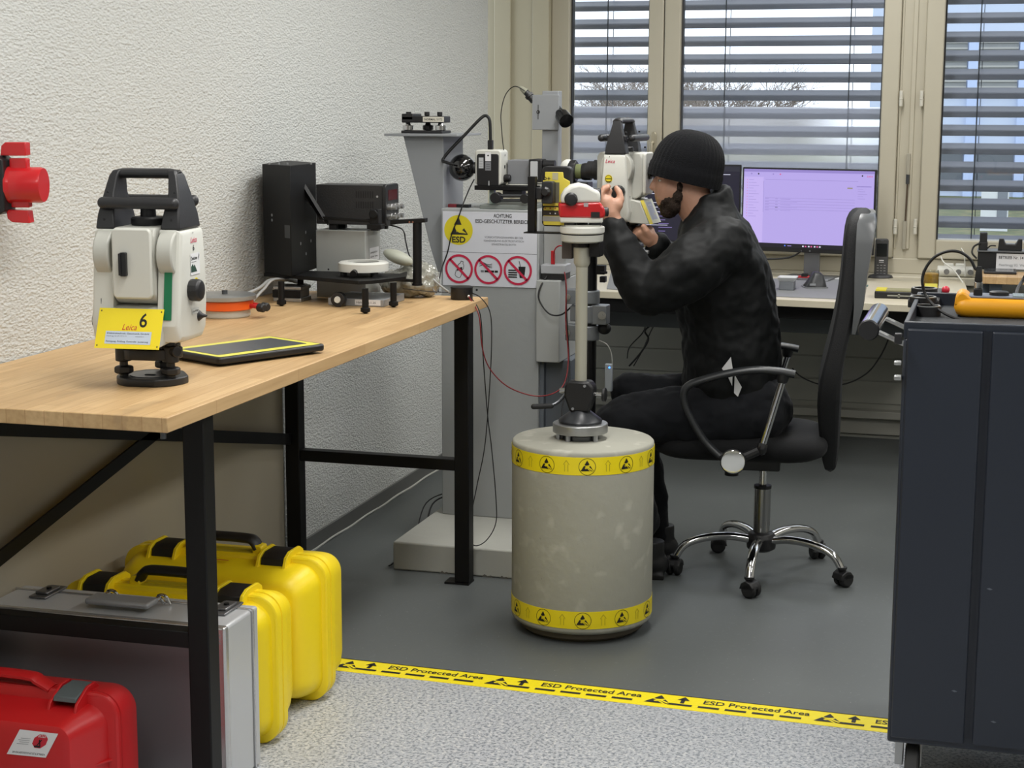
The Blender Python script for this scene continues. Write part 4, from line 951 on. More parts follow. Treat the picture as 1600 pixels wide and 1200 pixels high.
q = W_(728, 320, YT + .08); MB().bb((W_(703, 320, YT + .08)[0], YT + .06, ZTOP), (W_(735, 320, YT + .08)[0], YT + .09, ZTOP + .010)).build('dummy', M_blk, None).name = 'felt_pen'
tag(bpy.data.objects['felt_pen'], 'dark red and black pen lying on the pillar top', 'pen')
MB().bb((W_(703, 320, YT + .08)[0] - .0, YT + .059, ZTOP + .0005), (W_(716, 320, YT + .08)[0], YT + .0905, ZTOP + .0105)).build('cap', mat('dark_red', (110, 26, 36), .5), bpy.data.objects['felt_pen'])

a_, b_ = W_(742, 262, Ys), W_(781, 262, Ys); zt_, zb_ = W_(760, 234, Ys)[2], zp1
t = thing('laser_scanner', 'white instrument head with a black label panel above the pillar signs', 'instrument head', (0, 0, 0))
xw = b_[0] - a_[0]; dp = .085
MB().prism(rrect(a_[0], zb_, b_[0] + .004, zt_, .012), Ys, Ys + dp).build('housing', M_offw, t, bevel=.004)
MB().prism(rrect(a_[0] + .008, zb_ - .001, b_[0] - .004, zt_ - .014, .007), Ys - .004, Ys + .01).build('front_panel', M_blk, t, bevel=.002)
D = Decal(planar((a_[0], Ys - .004, zb_), (1, 0, 0), (0, 0, 1))); hh = zt_ - zb_; sv = mat('silver_label', (188, 190, 192), .4)
D.rect(xw * .17, hh * .48, xw * .36, hh * .78, sv, 2); D.rect(xw * .43, hh * .68, xw * .66, hh * .93, M_paper, 2); D.rect(xw * .43, hh * .42, xw * .66, hh * .66, mat('mid_grey_label', (130, 132, 136), .4), 2)
for i in range(3): D.rect(xw * .20, hh * (.53 + .07 * i), xw * .33, hh * (.54 + .07 * i), M_gink, 3); D.rect(xw * .47, hh * (.47 + .06 * i), xw * .62, hh * (.48 + .06 * i), M_ink, 3)
D.disk(xw * .545, hh * .84, .003, M_ink, 3, 12); D.rect(xw * .56, -.002, xw * .60, hh * .13, sv, 3); D.build('label_print', t)
D = Decal(planar((b_[0] + .004, Ys, zb_), (0, 1, 0), (0, 0, 1), (1, 0, 0))); D.disk(dp * .55, hh * .84, .004, M_gink, 2, 12); D.rect(dp * .45, hh * .47, dp * .6, hh * .56, M_ink, 2); D.build('side_marks', t)
c = W_(792, 279, Ys + .02); MB().turn((b_[0] + .004, Ys + .04, c[2]), (b_[0] + .03, Ys + .04, c[2]), [(.012, 0), (.013, .004), (.013, .018), (.010, .022)], 18).build('side_knob', M_blk, t)
c = W_(722, 262, Ys + .02); R_s = float(W_(742, 262, Ys)[0] - W_(702, 262, Ys)[0]) / 2
MB().ell((0, 0, 0), (R_s, R_s, R_s), seg=40, ring=24).build('x', mat('glossy_black_dome', (14, 14, 16), .08, coat=1), None).name = 'camera_dome'
dm = bpy.data.objects['camera_dome']; dm.location = c; tag(dm, 'glossy black round camera dome left of the white instrument head', 'camera dome')
MB().turn((R_s * .75, 0, 0), (R_s * 1.25, 0, 0), [(.016, 0), (.020, .012), (.016, .02)], 20).build('collar', M_blk, dm)
gn = MB().tube([W_(709, 257, Ys - .04), W_(698, 254, Ys - .04), W_(692, 250, Ys - .03), W_(702, 236, Ys - .02), W_(728, 209, Ys), W_(746, 190, Ys + .01), W_(757, 181, Ys + .02), W_(764, 185, Ys + .02), W_(766, 200, Ys + .02), W_(766.5, 230, Ys + .02)], .0052, 10, 8)
gn = tag(gn.build('bent_cable', M_cable, smooth=60), 'stiff black cable bending from the dome up and over to the white instrument head', 'cable')
c0, c1 = W_(766.5, 232, Ys + .02), W_(766.5, 219, Ys + .02); MB().bb((c0[0] - .008, c0[1] - .008, c0[2] - .003), (c0[0] + .008, c0[1] + .008, c1[2])).build('plug', M_blk, gn, bevel=.001)
cable('thin_lead', [W_(741, 280, Ys + .02), W_(733, 296, Ys - .0), W_(724, 318, YT - .015), W_(716, 340, YT - .015), W_(706, 365, YT - .014), W_(699, 395, YT - .013), W_(690, 420, YT - .02), W_(686, 440, YT - .1), W_(685, 456, YT - .4)], .0022, M_cable, 'thin black lead hanging from the dome across the yellow ESD disc')
cable('coax_lead', [W_(787, 235, Ys + .05), W_(784, 205, Ys + .05), W_(783, 175, Ys + .05), W_(790, 148, Ys + .05), W_(804, 135, Ys + .05), W_(820, 142, Ys + .05)], .0016, M_cable, 'thin dark lead arching from the instrument head to the tall grey post')
# tall grey post with collimator
Yp = YT + .16; a_, b_ = W_(847, 200, Yp), W_(872, 200, Yp)
t = thing('collimator_post', 'tall flat grey post with a slotted plate and a black tube', 'instrument post', (0, 0, 0))
MB().bb((a_[0], Yp, ZTOP - .02), (b_[0], Yp + .05, W_(860, 142, Yp)[2])).build('post', M_grey, t, bevel=.0015)
a2 = W_(832, 148, Yp - .01); b2 = W_(872, 203, Yp - .01)
MB().bb((a2[0], Yp - .012, b2[2]), (b2[0] + .002, Yp, a2[2])).build('slotted_plate', M_grey, t, bevel=.001)
c = W_(841, 175, Yp - .012); D = Decal(planar(c, (1, 0, 0), (0, 0, 1))); D.rect(-.0012, -.024, .0012, .024, M_ink, 2); D.disk(0, 0, .006, M_ink, 3, 16); D.disk(-.002, 0, .002, M_bolt, 4, 8); D.build('slot', t)
c0, c1 = W_(868, 168, Yp + .03), W_(888, 193, Yp - .06)
MB().turn(c0, c1, [(.014, 0), (.016, .02), (.016, .06), (.024, .064), (.0245, .105), (.020, .106)], 28).build('tube', mat('gloss_black_tube', (16, 16, 17), .2), t)
c0, c1 = W_(834, 158, Yp + .0), W_(822, 144, Yp + .0); MB().turn(c0, c1, [(.012, 0), (.012, .018), (.015, .019), (.015, .028), (.011, .029), (.008, .052)], 20).build('connector', M_blk, t)
c2 = W_(816, 139, Yp); MB().turn(c1, c2, [(.012, 0), (.008, .02), (.003, .03)], 16).build('connector_boot', mat('khaki_boot', (140, 140, 124), .5), t)
# grey instrument body between scanner and post
a_, b_ = W_(793, 250, YT + .12), W_(829, 288, YT + .12)
t = thing('grey_instrument_body', 'plain grey instrument body with a silver edge strip right of the scanner head', 'instrument body', (0, 0, 0))
MB().bb((a_[0], YT + .12, b_[2]), (b_[0], YT + .22, a_[2])).build('housing', mat('body_grey', (128, 130, 134), .45), t, bevel=.002)
a3, b3 = W_(826, 249, YT + .10), W_(846, 285, YT + .10)
MB().bb((a3[0], YT + .10, b3[2]), (b3[0], YT + .20, a3[2])).build('end_cap', M_blk, t, bevel=.003)
a4, b4 = W_(829, 252, YT + .099), W_(840, 281, YT + .099); MB().prism(rrect(a4[0], b4[2], b4[0], a4[2], .003), YT + .096, YT + .10).build('silver_strip', sv, t)
MB().bb((a_[0], YT + .10, zp1), (b3[0], YT + .22, b_[2])).build('support', M_offg, t, bevel=.002)
a5, b5 = W_(846, 253, YT + .09), W_(864, 262, YT + .09); MB().cyl((a5[0], YT + .12, (a5[2] + b5[2]) / 2), (b5[0], YT + .12, (a5[2] + b5[2]) / 2), .014).build('focus_barrel', M_blk, t)
# horizontal collimator telescope pointing at the second total station
Yc = YT - .03
t = thing('collimator_telescope', 'black horizontal collimator with an olive ring facing the second instrument', 'telescope', (0, 0, 0))
z_ = W_(905, 268, Yc)[2]
c = lambda px: (W_(px, 268, Yc)[0], Yc, z_)
sc_ = W_(915, 268, Yc)[0] - W_(905, 268, Yc)[0]
MB().turn(c(889), c(901), [(.030, 0), (.037, .005), (.037, W_(901, 268, Yc)[0] - W_(889, 268, Yc)[0])], 8).build('octagonal_flange', M_blk, t, bevel=.002)
MB().cyl(c(901), c(912), .024, seg=30).build('olive_ring', mat('olive_green', (108, 116, 74), .5), t)
MB().turn(c(910), c(935), [(.026, 0), (.028, .008), (.028, .030), (.022, .032), (.019, .045), (.021, .052)], 30).build('barrel', M_blk, t)
MB().ell((c(884)[0], Yc + .03, z_ + .01), (.026, .026, .028)).build('cap', M_white, t)
a_, b_ = W_(889, 284, Yc), W_(920, 340, Yc)
MB().bb((a_[0], Yc - .02, 1.165), (b_[0], Yc + .05, a_[2])).build('support_block', M_blk, t, bevel=.002)

cable('floor_cable', [(TX0 - .03, 5.75, .10), (TX0 - .07, 5.55, .10), (px0 + .05, py0 + .14, .02), (px0 - .012, py0 + .10, .006), (px0 - .02, py0 + .02, .006)], .003, M_cable, 'black cable ending on the floor behind the plinth corner')
cable('floor_lead', [(TX0 - .05, 5.80, .10), (TX0 - .11, 5.60, .09), (px0 - .01, py0 + .22, .006), (px0 - .03, py0 + .12, .004)], .0022, M_cable, 'thinner dark lead beside the plinth on the floor')
# ================================================================ CONCRETE CYLINDER WITH POLE AND LEVEL
CC = at(908, 1006, Z=0); vd = CC[:2] / np.linalg.norm(CC[:2]); R0 = .185
cc = CC[:2] + vd * R0
wq = float(at(1017, 820, Y=cc[1])[0] - at(797.5, 820, Y=cc[1])[0]) / 2 * .975; R0 = wq; cc = CC[:2] + vd * R0 * .88
zt_ = float(at(908, 707, Y=cc[1] - R0 * .97)[2]); cx, cy = float(cc[0]), float(cc[1])
def conc():
    m = speckle('cast_concrete', (160, 159, 147), [((120, 118, 105), 45, .70, .76, .55), ((200, 198, 186), 18, .58, .7, .4)], .75); n = m.node_tree; b = n.nodes['Principled BSDF']
    t = n.nodes.new('ShaderNodeTexCoord'); x = n.nodes.new('ShaderNodeTexNoise'); x.inputs['Scale'].default_value = 28; x.inputs['Detail'].default_value = 8
    bp = n.nodes.new('ShaderNodeBump'); bp.inputs['Strength'].default_value = .18; bp.inputs['Distance'].default_value = .01
    n.links.new(t.outputs['Object'], x.inputs['Vector']); n.links.new(x.outputs['Fac'], bp.inputs['Height']); n.links.new(bp.outputs[0], b.inputs['Normal']); return m
M_conc = conc()
t = thing('concrete_cylinder', 'upright concrete cylinder with two yellow ESD tapes standing on the grey floor', 'concrete cylinder', (cx, cy, 0), math.atan2(-cx, cy) + 0)
rz_c = math.atan2(-cx, cy); t.rotation_euler = (0, 0, rz_c)
MB().lathe([(R0 * .80, 0), (R0 * .88, .012), (R0 * .90, .030)], 64).build('foot_disc', mat('foot_disc_brown', (88, 80, 66), .7), t)
MB().lathe([(R0 * .88, .028), (R0 * .96, .031), (R0 * .995, .038), (R0, .044), (R0, zt_ - .012), (R0 * .995, zt_ - .005), (R0 * .97, zt_)], 96).build('drum', M_conc, t, smooth=60)
def cylmap(z0, rad=R0 + .0009): return lambda u, v, l: Vector((math.sin(u / rad) * (rad + l * 2), -math.cos(u / rad) * (rad + l * 2), z0 + v))
M_tape = mat('warning_tape_yellow', (240, 218, 24), .4, var=.03)
olive = mat('tape_faint_print', (176, 160, 30), .5)
def tape_ring(z0, h, phase, name):
    b = MB(); b.lathe([(R0 + .0004, z0), (R0 + .0010, z0), (R0 + .0010, z0 + h), (R0 + .0004, z0 + h)], 96, cap=False); o = b.build(name, M_tape, t, smooth=60)
    D = Decal(cylmap(z0), 1); step = 2 * math.pi * R0 / 11
    for i in range(-3, 4):
        u = i * step + phase; D.ring(u, h * .49, h * .45, h * .475, M_ink, 1, 32); D.esd(u, h * .52, h * .46, M_ink, M_tape, 2)
        v = u + step / 2; 
        for (a, b_, c_, d) in ((-.09, -.3, -.09, .1), (.09, -.3, .09, .1)): D.line((v + a * h, h * (.5 + b_)), (v + c_ * h, h * (.5 + d)), h * .03, olive, 1)
        for (a, b_, c_, d) in ((-.17, .08, 0, .32), (.17, .08, 0, .32)): D.line((v + a * h, h * (.5 + b_)), (v + c_ * h, h * (.5 + d)), h * .03, olive, 1)
    D.build('tape_print', o)
hT = .050
tape_ring(zt_ - .014 - hT, hT, .012, 'upper_tape'); tape_ring(.050, hT, .004, 'lower_tape')
# ---- pole standing on the drum
def C_(px, py, dv=0.): return W_(px, py, cy + dv)
def cz(py, px=906): return W_(px, py, cy)[2]
pxm = 907.5
X0 = C_(pxm, 600)[0]; sc5 = abs(C_(1000, 600)[0] - C_(900, 600)[0]) / 100           # metres per pixel there
px2r = lambda p: p * sc5 * .965
PX = lambda py: C_(pxm, py)[0]
Xp = C_(907, 640)[0]
t = thing('survey_pole', 'grey steel pole clamped upright on the concrete cylinder by a black cone foot', 'pole mount', (Xp, cy, zt_))
def zz(py): return C_(907, py)[2] - zt_
z_f0, z_f1 = .0, 0
MB().lathe([(px2r(30), 0), (px2r(30), .012), (px2r(16), .014), (px2r(16), .020)], 36).build('foot_ring', M_steel, t)
MB().lathe([(px2r(42), .018), (px2r(44), .020), (px2r(44), .044), (px2r(42), .046)], 56).build('flange', M_alu, t, bevel=.001)
for a in (-2.6, -1.9, -.6, 2.2): MB().cyl((px2r(36) * math.cos(a), px2r(36) * math.sin(a), .0), (px2r(36) * math.cos(a), px2r(36) * math.sin(a), .018), .007, seg=6).build('flange_bolt', M_bolt, t)
cn0, cn1, cl1 = .046, zz(642), zz(594)
MB().lathe([(px2r(34), cn0), (px2r(35), cn0 + .006), (px2r(34), cn0 + .010), (px2r(17), cn1), (px2r(14), cn1 + .004)], 48).build('cone_foot', mat('dark_cone', (46, 48, 52), .32, bump=.02), t)
MB().prism([(-px2r(15), cn1), (px2r(15), cn1), (px2r(18), cn1 + .015), (px2r(24), (cn1 + cl1) / 2), (px2r(23), cl1 - .015), (px2r(16), cl1), (-px2r(16), cl1), (-px2r(23), cl1 - .015), (-px2r(24), (cn1 + cl1) / 2), (-px2r(18), cn1 + .015)], -.026, .026).build('clamp_body', M_blk, t, bevel=.006)
for x, z in ((.018, cl1 - .012), (-.016, cn1 + .01)): MB().cyl((x, -.030, z), (x, -.024, z), .004, seg=10).build('clamp_screw', M_bolt, t)
zl = (cn1 + cl1) / 2
MB().cyl((px2r(22), 0, zl + .006), (px2r(36), 0, zl + .006), .006).build('knob_stem', M_chrome, t)
MB().turn((px2r(36), 0, zl + .006), (px2r(43), 0, zl + .006), [(.018, 0), (.020, .002), (.020, .008), (.016, .010)], 24).build('clamp_knob', M_blk, t)
MB().cyl((-px2r(22), 0, zl + .012), (-px2r(34), 0, zl + .012), .008).build('lever_hub', M_chrome, t)
MB().tube([(-px2r(24), -.01, zl + .004), (-px2r(34), -.02, zl - .018), (-px2r(44), -.03, zl - .028)], .0055, 10, 4).build('lever', M_steel, t)
MB().capsule((-px2r(44), -.03, zl - .029), (-px2r(70), -.05, zl - .030), .0075).build('lever_grip', M_rub, t)
ztube = zz(414); MB().cyl((0, 0, cl1 - .03), (0, 0, ztube), px2r(9.5), seg=32).build('tube', mat('pole_cream_grey', (176, 174, 160), .35, .2), t)
MB().lathe([(px2r(10), ztube - .004), (px2r(13), ztube + .006), (px2r(13.5), zz(387)), (px2r(12.5), zz(386))], 32).build('sleeve', mat('pole_cream_grey', (176, 174, 160), .35, .2), t)
MB().cyl((0, 0, zz(387)), (0, 0, zz(376)), px2r(12), seg=32).build('black_band', M_rub, t)
za_, zb_, zc_, zd_ = zz(376), zz(366), zz(364), zz(353)
MB().lathe([(px2r(29), za_ - .004), (px2r(33), za_), (px2r(33.5), zb_ + .0)], 56).build('lower_disc', M_offg, t, bevel=.001)
MB().lathe([(px2r(32), zb_), (px2r(32), zc_)], 56).build('gap_ring', M_rub, t)
MB().lathe([(px2r(33.5), zc_), (px2r(35), zc_ + .003), (px2r(35), zd_ - .002), (px2r(33), zd_)], 56).build('upper_disc', M_white, t, bevel=.001)
LT = zt_ + zd_
bx = MB().bb((-px2r(34), -.02, zz(412)), (-px2r(20), .02, za_ - .002)).bb((px2r(13), -.02, zz(398)), (px2r(31), .03, za_ - .002)); bx.bm.free()
MB().bb((px2r(14), -.02, zz(400)), (px2r(31), .03, za_ - .002)).build('right_bracket', M_blkmet, t, bevel=.002)
MB().bb((-px2r(33), -.0, zz(405)), (-px2r(16), .03, za_ - .002)).build('left_bracket', mat('brown_metal', (78, 70, 66), .4, .3), t, bevel=.002)
# side plate and upright black bar carrying the receiver clamp
vb0, vb1 = C_(826, 363, .02), C_(837, 277, .02)
yb_ = .03
t2 = thing('receiver_bar', 'upright black bar on a thin plate beside the red level, holding the yellow receiver', 'mounting bar', (Xp, cy, zt_))
xL = C_(821, 363)[0] - Xp
MB().bb((xL, -.02, zb_ + .0002), (-px2r(32.5), .03, zc_ - .0002)).build('thin_plate', M_blkmet, t2)
x0_, x1_ = C_(825.5, 320)[0] - Xp, C_(837, 320)[0] - Xp
MB().bb((x0_, -.008, zc_), (x1_, .016, zz(277))).build('upright_bar', M_blkmet, t2, bevel=.001)
c = (C_(862, 303)[0] - Xp, .05, zz(303)); zc2 = zz(303)
MB().bb((x1_ - .002, .0, zc2 - .018), (C_(846, 303)[0] - Xp, .05, zc2 + .016)).build('clamp_arm', M_blk, t2, bevel=.003)
MB().prism(rrect(C_(843, 303)[0] - Xp, zz(320), C_(861, 303)[0] - Xp, zz(285), .006), .02, .052).build('clamp_plate', mat('clamp_charcoal', (44, 45, 47), .5), t2, bevel=.002)
c = (C_(851, 303)[0] - Xp, 0, zz(301)); MB().turn((c[0], .02, c[2]), (c[0], -.004, c[2]), [(.012, 0), (.015, .004), (.015, .016), (.010, .022)], 8).build('clamp_knob', M_blk, t2, bevel=.001)
# yellow laser receiver held in the clamp
yr = .055
xa_, xb_ = C_(846, 300, yr)[0] - Xp, C_(891, 300, yr)[0] - Xp; Z_ = lambda py: C_(868, py, yr)[2] - zt_
t3 = thing('laser_receiver', 'yellow and black laser receiver clamped to the upright black bar', 'laser receiver', (Xp, cy, zt_))
MB().prism(rrect(xa_, Z_(354), xb_, Z_(260), .012), yr + .004, yr + .036).build('housing', M_blk, t3, bevel=.003)
fy = mat('receiver_yellow', (226, 208, 78), .45)
ol = [(xa_ + .004, Z_(282)), (xa_ + .010, Z_(282)), (xa_ + .010, Z_(269)), (xb_ - .022, Z_(269)), (xb_ - .020, Z_(278)), (xb_ - .002, Z_(283)), (xb_ - .002, Z_(322)), (xa_ + .004, Z_(322))]
MB().prism(ol, yr, yr + .008).build('upper_front', fy, t3, bevel=.0015)
MB().prism(rrect(xa_ + .006, Z_(352), xb_ - .002, Z_(324), .004), yr, yr + .008).build('lower_front', fy, t3, bevel=.0015)
D = Decal(planar((0, yr, 0), (1, 0, 0), (0, 0, 1))); xf = lambda px: C_(px, 300, yr)[0] - Xp
D.rect(xf(863), Z_(281), xf(872), Z_(270), mat('receiver_label', (186, 180, 150), .5), 2); D.disk(xf(852), Z_(279), .004, M_ink, 2, 14); D.disk(xf(852), Z_(279), .002, fy, 3, 12)
D.rect(xf(855), Z_(279.6), xf(860), Z_(278.6), M_ink, 2); D.rect(xf(857), Z_(281.5), xf(858.2), Z_(276.6), M_ink, 2)
D.rect(xf(862), Z_(317), xf(874), Z_(285), mat('receiver_window', (110, 108, 92), .3), 2)
D.rect(xf(848), Z_(337), xf(884), Z_(329), mat('receiver_keys', (52, 44, 34), .5), 2); D.rect(xf(848), Z_(346), xf(884), Z_(338), mat('receiver_grey', (160, 158, 150), .4), 2)
for px in (860, 868): D.disk(xf(px), Z_(333.5), .002, M_paper, 3, 10)
for px in (852, 860, 868): D.disk(xf(px), Z_(325.5), .0025, mat('amber_mark', (180, 90, 30), .5), 3, 10)
D.build('front_print', t3)
# ---- red automatic level on top of the pole (faces the lens, turned with the viewing direction)
rzl = YAW
t = thing('automatic_level', 'red and white automatic level on top of the grey pole', 'optical level', (Xp, cy, LT), rzl)
G = Frame((Xp, cy, LT), rzl)
g = lambda px, py, v=-.04: G.p(px, py, v)
def outl(pts, v=-.04): return [(g(a, b, v)[0], g(a, b, v)[2]) for a, b in pts]
for a in (-150, -30, 90):
    x, y = .040 * math.cos(R(a)), .034 * math.sin(R(a)); MB().lathe([(.012, 0), (.017, .002), (.017, .012), (.010, .014), (.009, .022)], 18, T((x, y, 0))).build('foot_screw', M_blk, t)
MB().prism(rrect(-.05, -.035, .05, .04, .012), .0, .004, plane='xy').build('base_plate', M_offg, t)
MB().prism(rrect(g(875, 348)[0], g(900, 348)[2], g(942, 348)[0], g(900, 338)[2], .004), -.042, .045).build('base_ring', M_white, t, bevel=.004)
red = mat('level_red', (186, 24, 30), .32, coat=.3)
MB().prism(outl([(874, 340), (873, 318), (938, 316), (945, 326), (946, 338), (940, 341)]), -.046, .046).build('lower_housing', red, t, bevel=.006)
MB().prism(outl([(876, 318), (877, 307), (883, 297), (892, 290), (905, 287), (918, 290), (929, 296), (938, 300), (939, 317)]), -.044, .044).build('upper_housing', M_white, t, bevel=.009, seg=3)
c = g(892, 311, -.045); MB().turn(c, (c[0], c[1] - .020, c[2]), [(.015, 0), (.0185, .004), (.0185, .014), (.014, .019), (.006, .020)], 24).build('focus_knob', M_blk, t, bevel=.001)
c = g(926, 304, 0); e = g(939, 304, 0); MB().turn(c, e, [(.016, 0), (.018, .002), (.018, e[0] - c[0] - .003), (.015, e[0] - c[0])], 24).build('eyepiece', M_blk, t, bevel=.001)
c = g(940, 331, -.02); e = g(950, 331, -.02); MB().turn(c, e, [(.007, 0), (.013, .004), (.013, e[0] - c[0]), (.008, e[0] - c[0] + .002)], 20).build('drive_knob', M_blk, t, bevel=.001)
D = Decal(lambda u, v, l: Vector((u, -.0462 - l, v)))
a, b_ = g(912, 323), g(919, 315); D.rect(a[0], a[2], b_[0], b_[2] - .003, mat('small_grey_label', (170, 160, 162), .4), 2); D.build('label', t); D = Decal(lambda u, v, l: Vector((u, -.0462 - l, v)))
a, b_ = g(923, 340), g(937, 331); D.rect(a[0], a[2], b_[0], b_[2], M_ink, 2); D.build('level_vial', t)

# ================================================================ CLAMPED COLUMN WITH SECOND TOTAL STATION
YK = 5.32
K = lambda px, py, v=0: W_(px, py, YK + v)
kx = K(918, 500)[0]; ks = abs(K(1000, 500)[0] - K(900, 500)[0]) / 100; kr = 14 * ks
M_cl = mat('cast_clamp_grey', (132, 136, 140), .4, .3, var=.05)
t = thing('instrument_column', 'black round column with three grey clamps behind the pole', 'instrument column', (kx, YK, bz))
Zk = lambda py: K(918, py)[2] - bz
MB().cyl((0, 0, 0), (0, 0, Zk(392)), kr, seg=36).build('tube', mat('satin_black_tube', (20, 20, 21), .3), t)
MB().lathe([(kr * 2.2, 0), (kr * 2.2, .012), (kr * 1.3, .03), (kr * 1.1, .05)], 36).build('foot', M_blkmet, t)
for py0, py1, xl, xr, nm in ((452, 475, -33, 20, 1), (475, 505, -26, 33, 2), (507, 532, -33, 20, 3)):
    z1, z0 = Zk(py0), Zk(py1); b = MB(); b.lathe([(kr * 1.02, z0 + .002), (kr * 1.32, z0 + .003), (kr * 1.32, z1 - .003), (kr * 1.02, z1 - .002)], 36, cap=False)
    b.bb((xl * ks, -.022, z0), (-kr * .8, .022, z1)) if nm != 2 else b.bb((kr * .6, -.03, z0), (xr * ks, .022, z1))
    if nm == 2: b.bb((xl * ks, -.015, z0 + .006), (-kr * .8, .022, z1 - .006))
    o = b.build('clamp', M_cl, t, bevel=.003)
    c = (xl * ks + .010, -.024, (z0 + z1) / 2) if nm != 2 else (xr * ks - .014, -.032, (z0 + z1) / 2)
    MB().cyl(c, (c[0], c[1] - .004, c[2]), .009 if nm != 2 else .013, seg=20).cyl(c, (c[0], c[1] - .008, c[2]), .005, seg=6).build('clamp_bolt', M_alu, o)
MB().ell((kr * 1.9, 0, Zk(512)), (.022, .02, .02)).build('rubber_knob', M_rub, t)
MB().bb((kr * .9, -.01, Zk(428)), (kr * 1.9, .02, Zk(414))).bb((kr * 1.4, -.014, Zk(440)), (kr * 2.0, .014, Zk(431))).cyl((kr * 1.5, -.02, Zk(424)), (kr * 2.3, -.02, Zk(424)), .004).build('fine_adjuster', M_blkmet, t, bevel=.001)
TZ = 1.015
xT = K(972, 400, .03)[0]
MB().bb((-.05, -.045, Zk(392) - .002), (xT - kx + .10, .075, Zk(392) + .010)).build('carrier_arm', mat('carrier_grey', (150, 152, 152), .4, .3), t, bevel=.003)
TZ = bz + Zk(392) + .010
s_ts = (K(965, 183)[2] - TZ) / .462
total_station('total_station', 'white surveying instrument on the clamped column, held by the man in black', (xT, YK + .03, TZ), R(86), s_ts, True, -1, ky=.62)
# little grey signal box on the pillar's side box
q = W_(866, 437, YT + .03)
t = thing('signal_box', 'small grey signal box with a black base on the ledge of the pillar', 'signal box', (q[0], YT + .05, zc))
MB().bb((-.040, -.04, 0), (.040, .04, .022)).build('base', M_blk, t, bevel=.002); MB().bb((-.042, -.042, .020), (.042, .042, .050)).build('cover', mat('light_grey_cover', (176, 178, 182), .4), t, bevel=.003)
cable('signal_lead', [(q[0] - .02, YT + .008, zc + .012), W_(843, 452, YT - .03), W_(843, 470, YT - .04), W_(858, 490, YT - .05), W_(876, 492, YT - .05), W_(892, 480, YT - .06), W_(900, 470, YT - .08)], .0028, M_cable, 'black lead curving from the small grey signal box to the clamped column')
cable('red_plug_lead', [(q[0] + .0, YT + .03, zc + .05), W_(865, 400, YT + .02), W_(868, 388, YT), W_(877, 384, YT - .02), W_(884, 392, YT - .03)], .0022, mat('bright_red_sheath', (190, 30, 40), .4), 'short red test lead rising from the small grey signal box')
o = MB().bb((-.006, -.006, 0), (.006, .006, .045)).build('red_plug', mat('bright_red_sheath', (190, 30, 40), .4), None, bevel=.002, loc=(q[0] - .005, YT + .03, zc + .0505)); tag(o, 'red test plug standing in the top of the small grey signal box', 'plug')
cable('column_cable', [W_(884, 440, 5.25), W_(886, 500, 5.25), W_(889, 560, 5.26), W_(886, 600, 5.2), W_(878, 640, 5.15), W_(880, 668, 5.12)], .002, M_cable, 'thin black cable running down the left side of the clamps')
q = K(951, 590, -.02); o = MB().bb((-.012, -.008, -.045), (.012, .008, .045)).build('status_module', mat('module_white', (170, 178, 186), .4), None, bevel=.003, loc=q); tag(o, 'small pale module with a blue light hanging beside the column', 'electronic module')
MB().cyl((.004, -.009, .034), (.004, -.008, .034), .003, seg=10).build('status_light', mat('blue_led', (60, 130, 255), .3, emit=4), o)
cable('white_lead', [K(936, 532, -.01), K(948, 538, -.02), K(955, 552, -.02), K(957, 575, -.02)], .0018, mat('white_sheath', (190, 190, 185), .5), 'thin pale lead from the lowest clamp to the small module')
# ================================================================ SWIVEL CHAIR
def ccs(px, py): q = at(px, py, Z=0); return (float(q[0]), float(q[1]))
CPT = [ccs(1045, 898), ccs(1161, 951), ccs(1328, 928), ccs(1117, 853), ccs(1291, 857)]
HX, HY = float(at(1187, 838, Z=.13)[0]), float(at(1187, 838, Z=.13)[1])
HX = sum(p[0] for p in CPT) / 5; HY = sum(p[1] for p in CPT) / 5
RZ = YAW - R(10.5)
ct = thing('swivel_chair', 'black swivel armchair with a chrome star base, turned towards the left', 'office chair', (HX, HY, 0), RZ)
CF = Frame((HX, HY, 0), RZ)
L = lambda px, py, v=0.: CF.p(px, py, v)
hub = L(1187, 836)
MB().lathe([(.030, .075), (.046, .085), (.048, .120), (.040, .135), (.030, .140)], 30).build('hub', M_blk, ct, bevel=.002)
a0_ = math.atan2(CPT[1][1] - HY, CPT[1][0] - HX) - RZ
for k in range(5):
    a = a0_ + 2 * math.pi * k / 5; r = .285; u = Vector((math.cos(a), math.sin(a), 0)); w = Vector((-math.sin(a), math.cos(a), 0))
    MB().tube([u * .03 + Vector((0, 0, .112)), u * .10 + Vector((0, 0, .124)), u * .18 + Vector((0, 0, .120)), u * .245 + Vector((0, 0, .098)), u * .275 + Vector((0, 0, .058))], .0165, 14, 6, flat=(.85, 1.05), r1=.0135).build('star_leg', M_chrome, ct, smooth=70)
    c = u * .278; ca = thing('caster', 'x', 'x', c, a + 1.1) ; del ca['label']; del ca['category']; ca.parent = ct
    MB().lathe([(.007, .030), (.010, .050), (.016, .058), (.016, .064)], 16).build('stem', M_blk, ca)
    for s_ in (-1, 1): MB().turn((.008, s_ * .004, .025), (.008, s_ * .024, .025), [(.022, 0), (.025, .004), (.025, .014), (.019, .020)], 26).build('wheel', M_rub, ca, bevel=.001)
    MB().prism([(-.022, .026), (-.016, .044), (0, .054), (.018, .050), (.030, .036), (.030, .028), (.008, .026)], -.024, .024).build('hood', M_blk, ca, bevel=.003)
zc0, zc1, zc2 = .135, L(1185, 762)[2], L(1186, 730)[2]
MB().cyl((0, 0, zc0), (0, 0, zc1), .0265, seg=32).build('gas_cylinder', mat('satin_chrome', (150, 150, 150), .22, 1.), ct)
MB().lathe([(.018, zc1), (.028, zc1), (.028, zc1 + .010), (.016, zc1 + .012)], 26).build('collar', M_blk, ct)
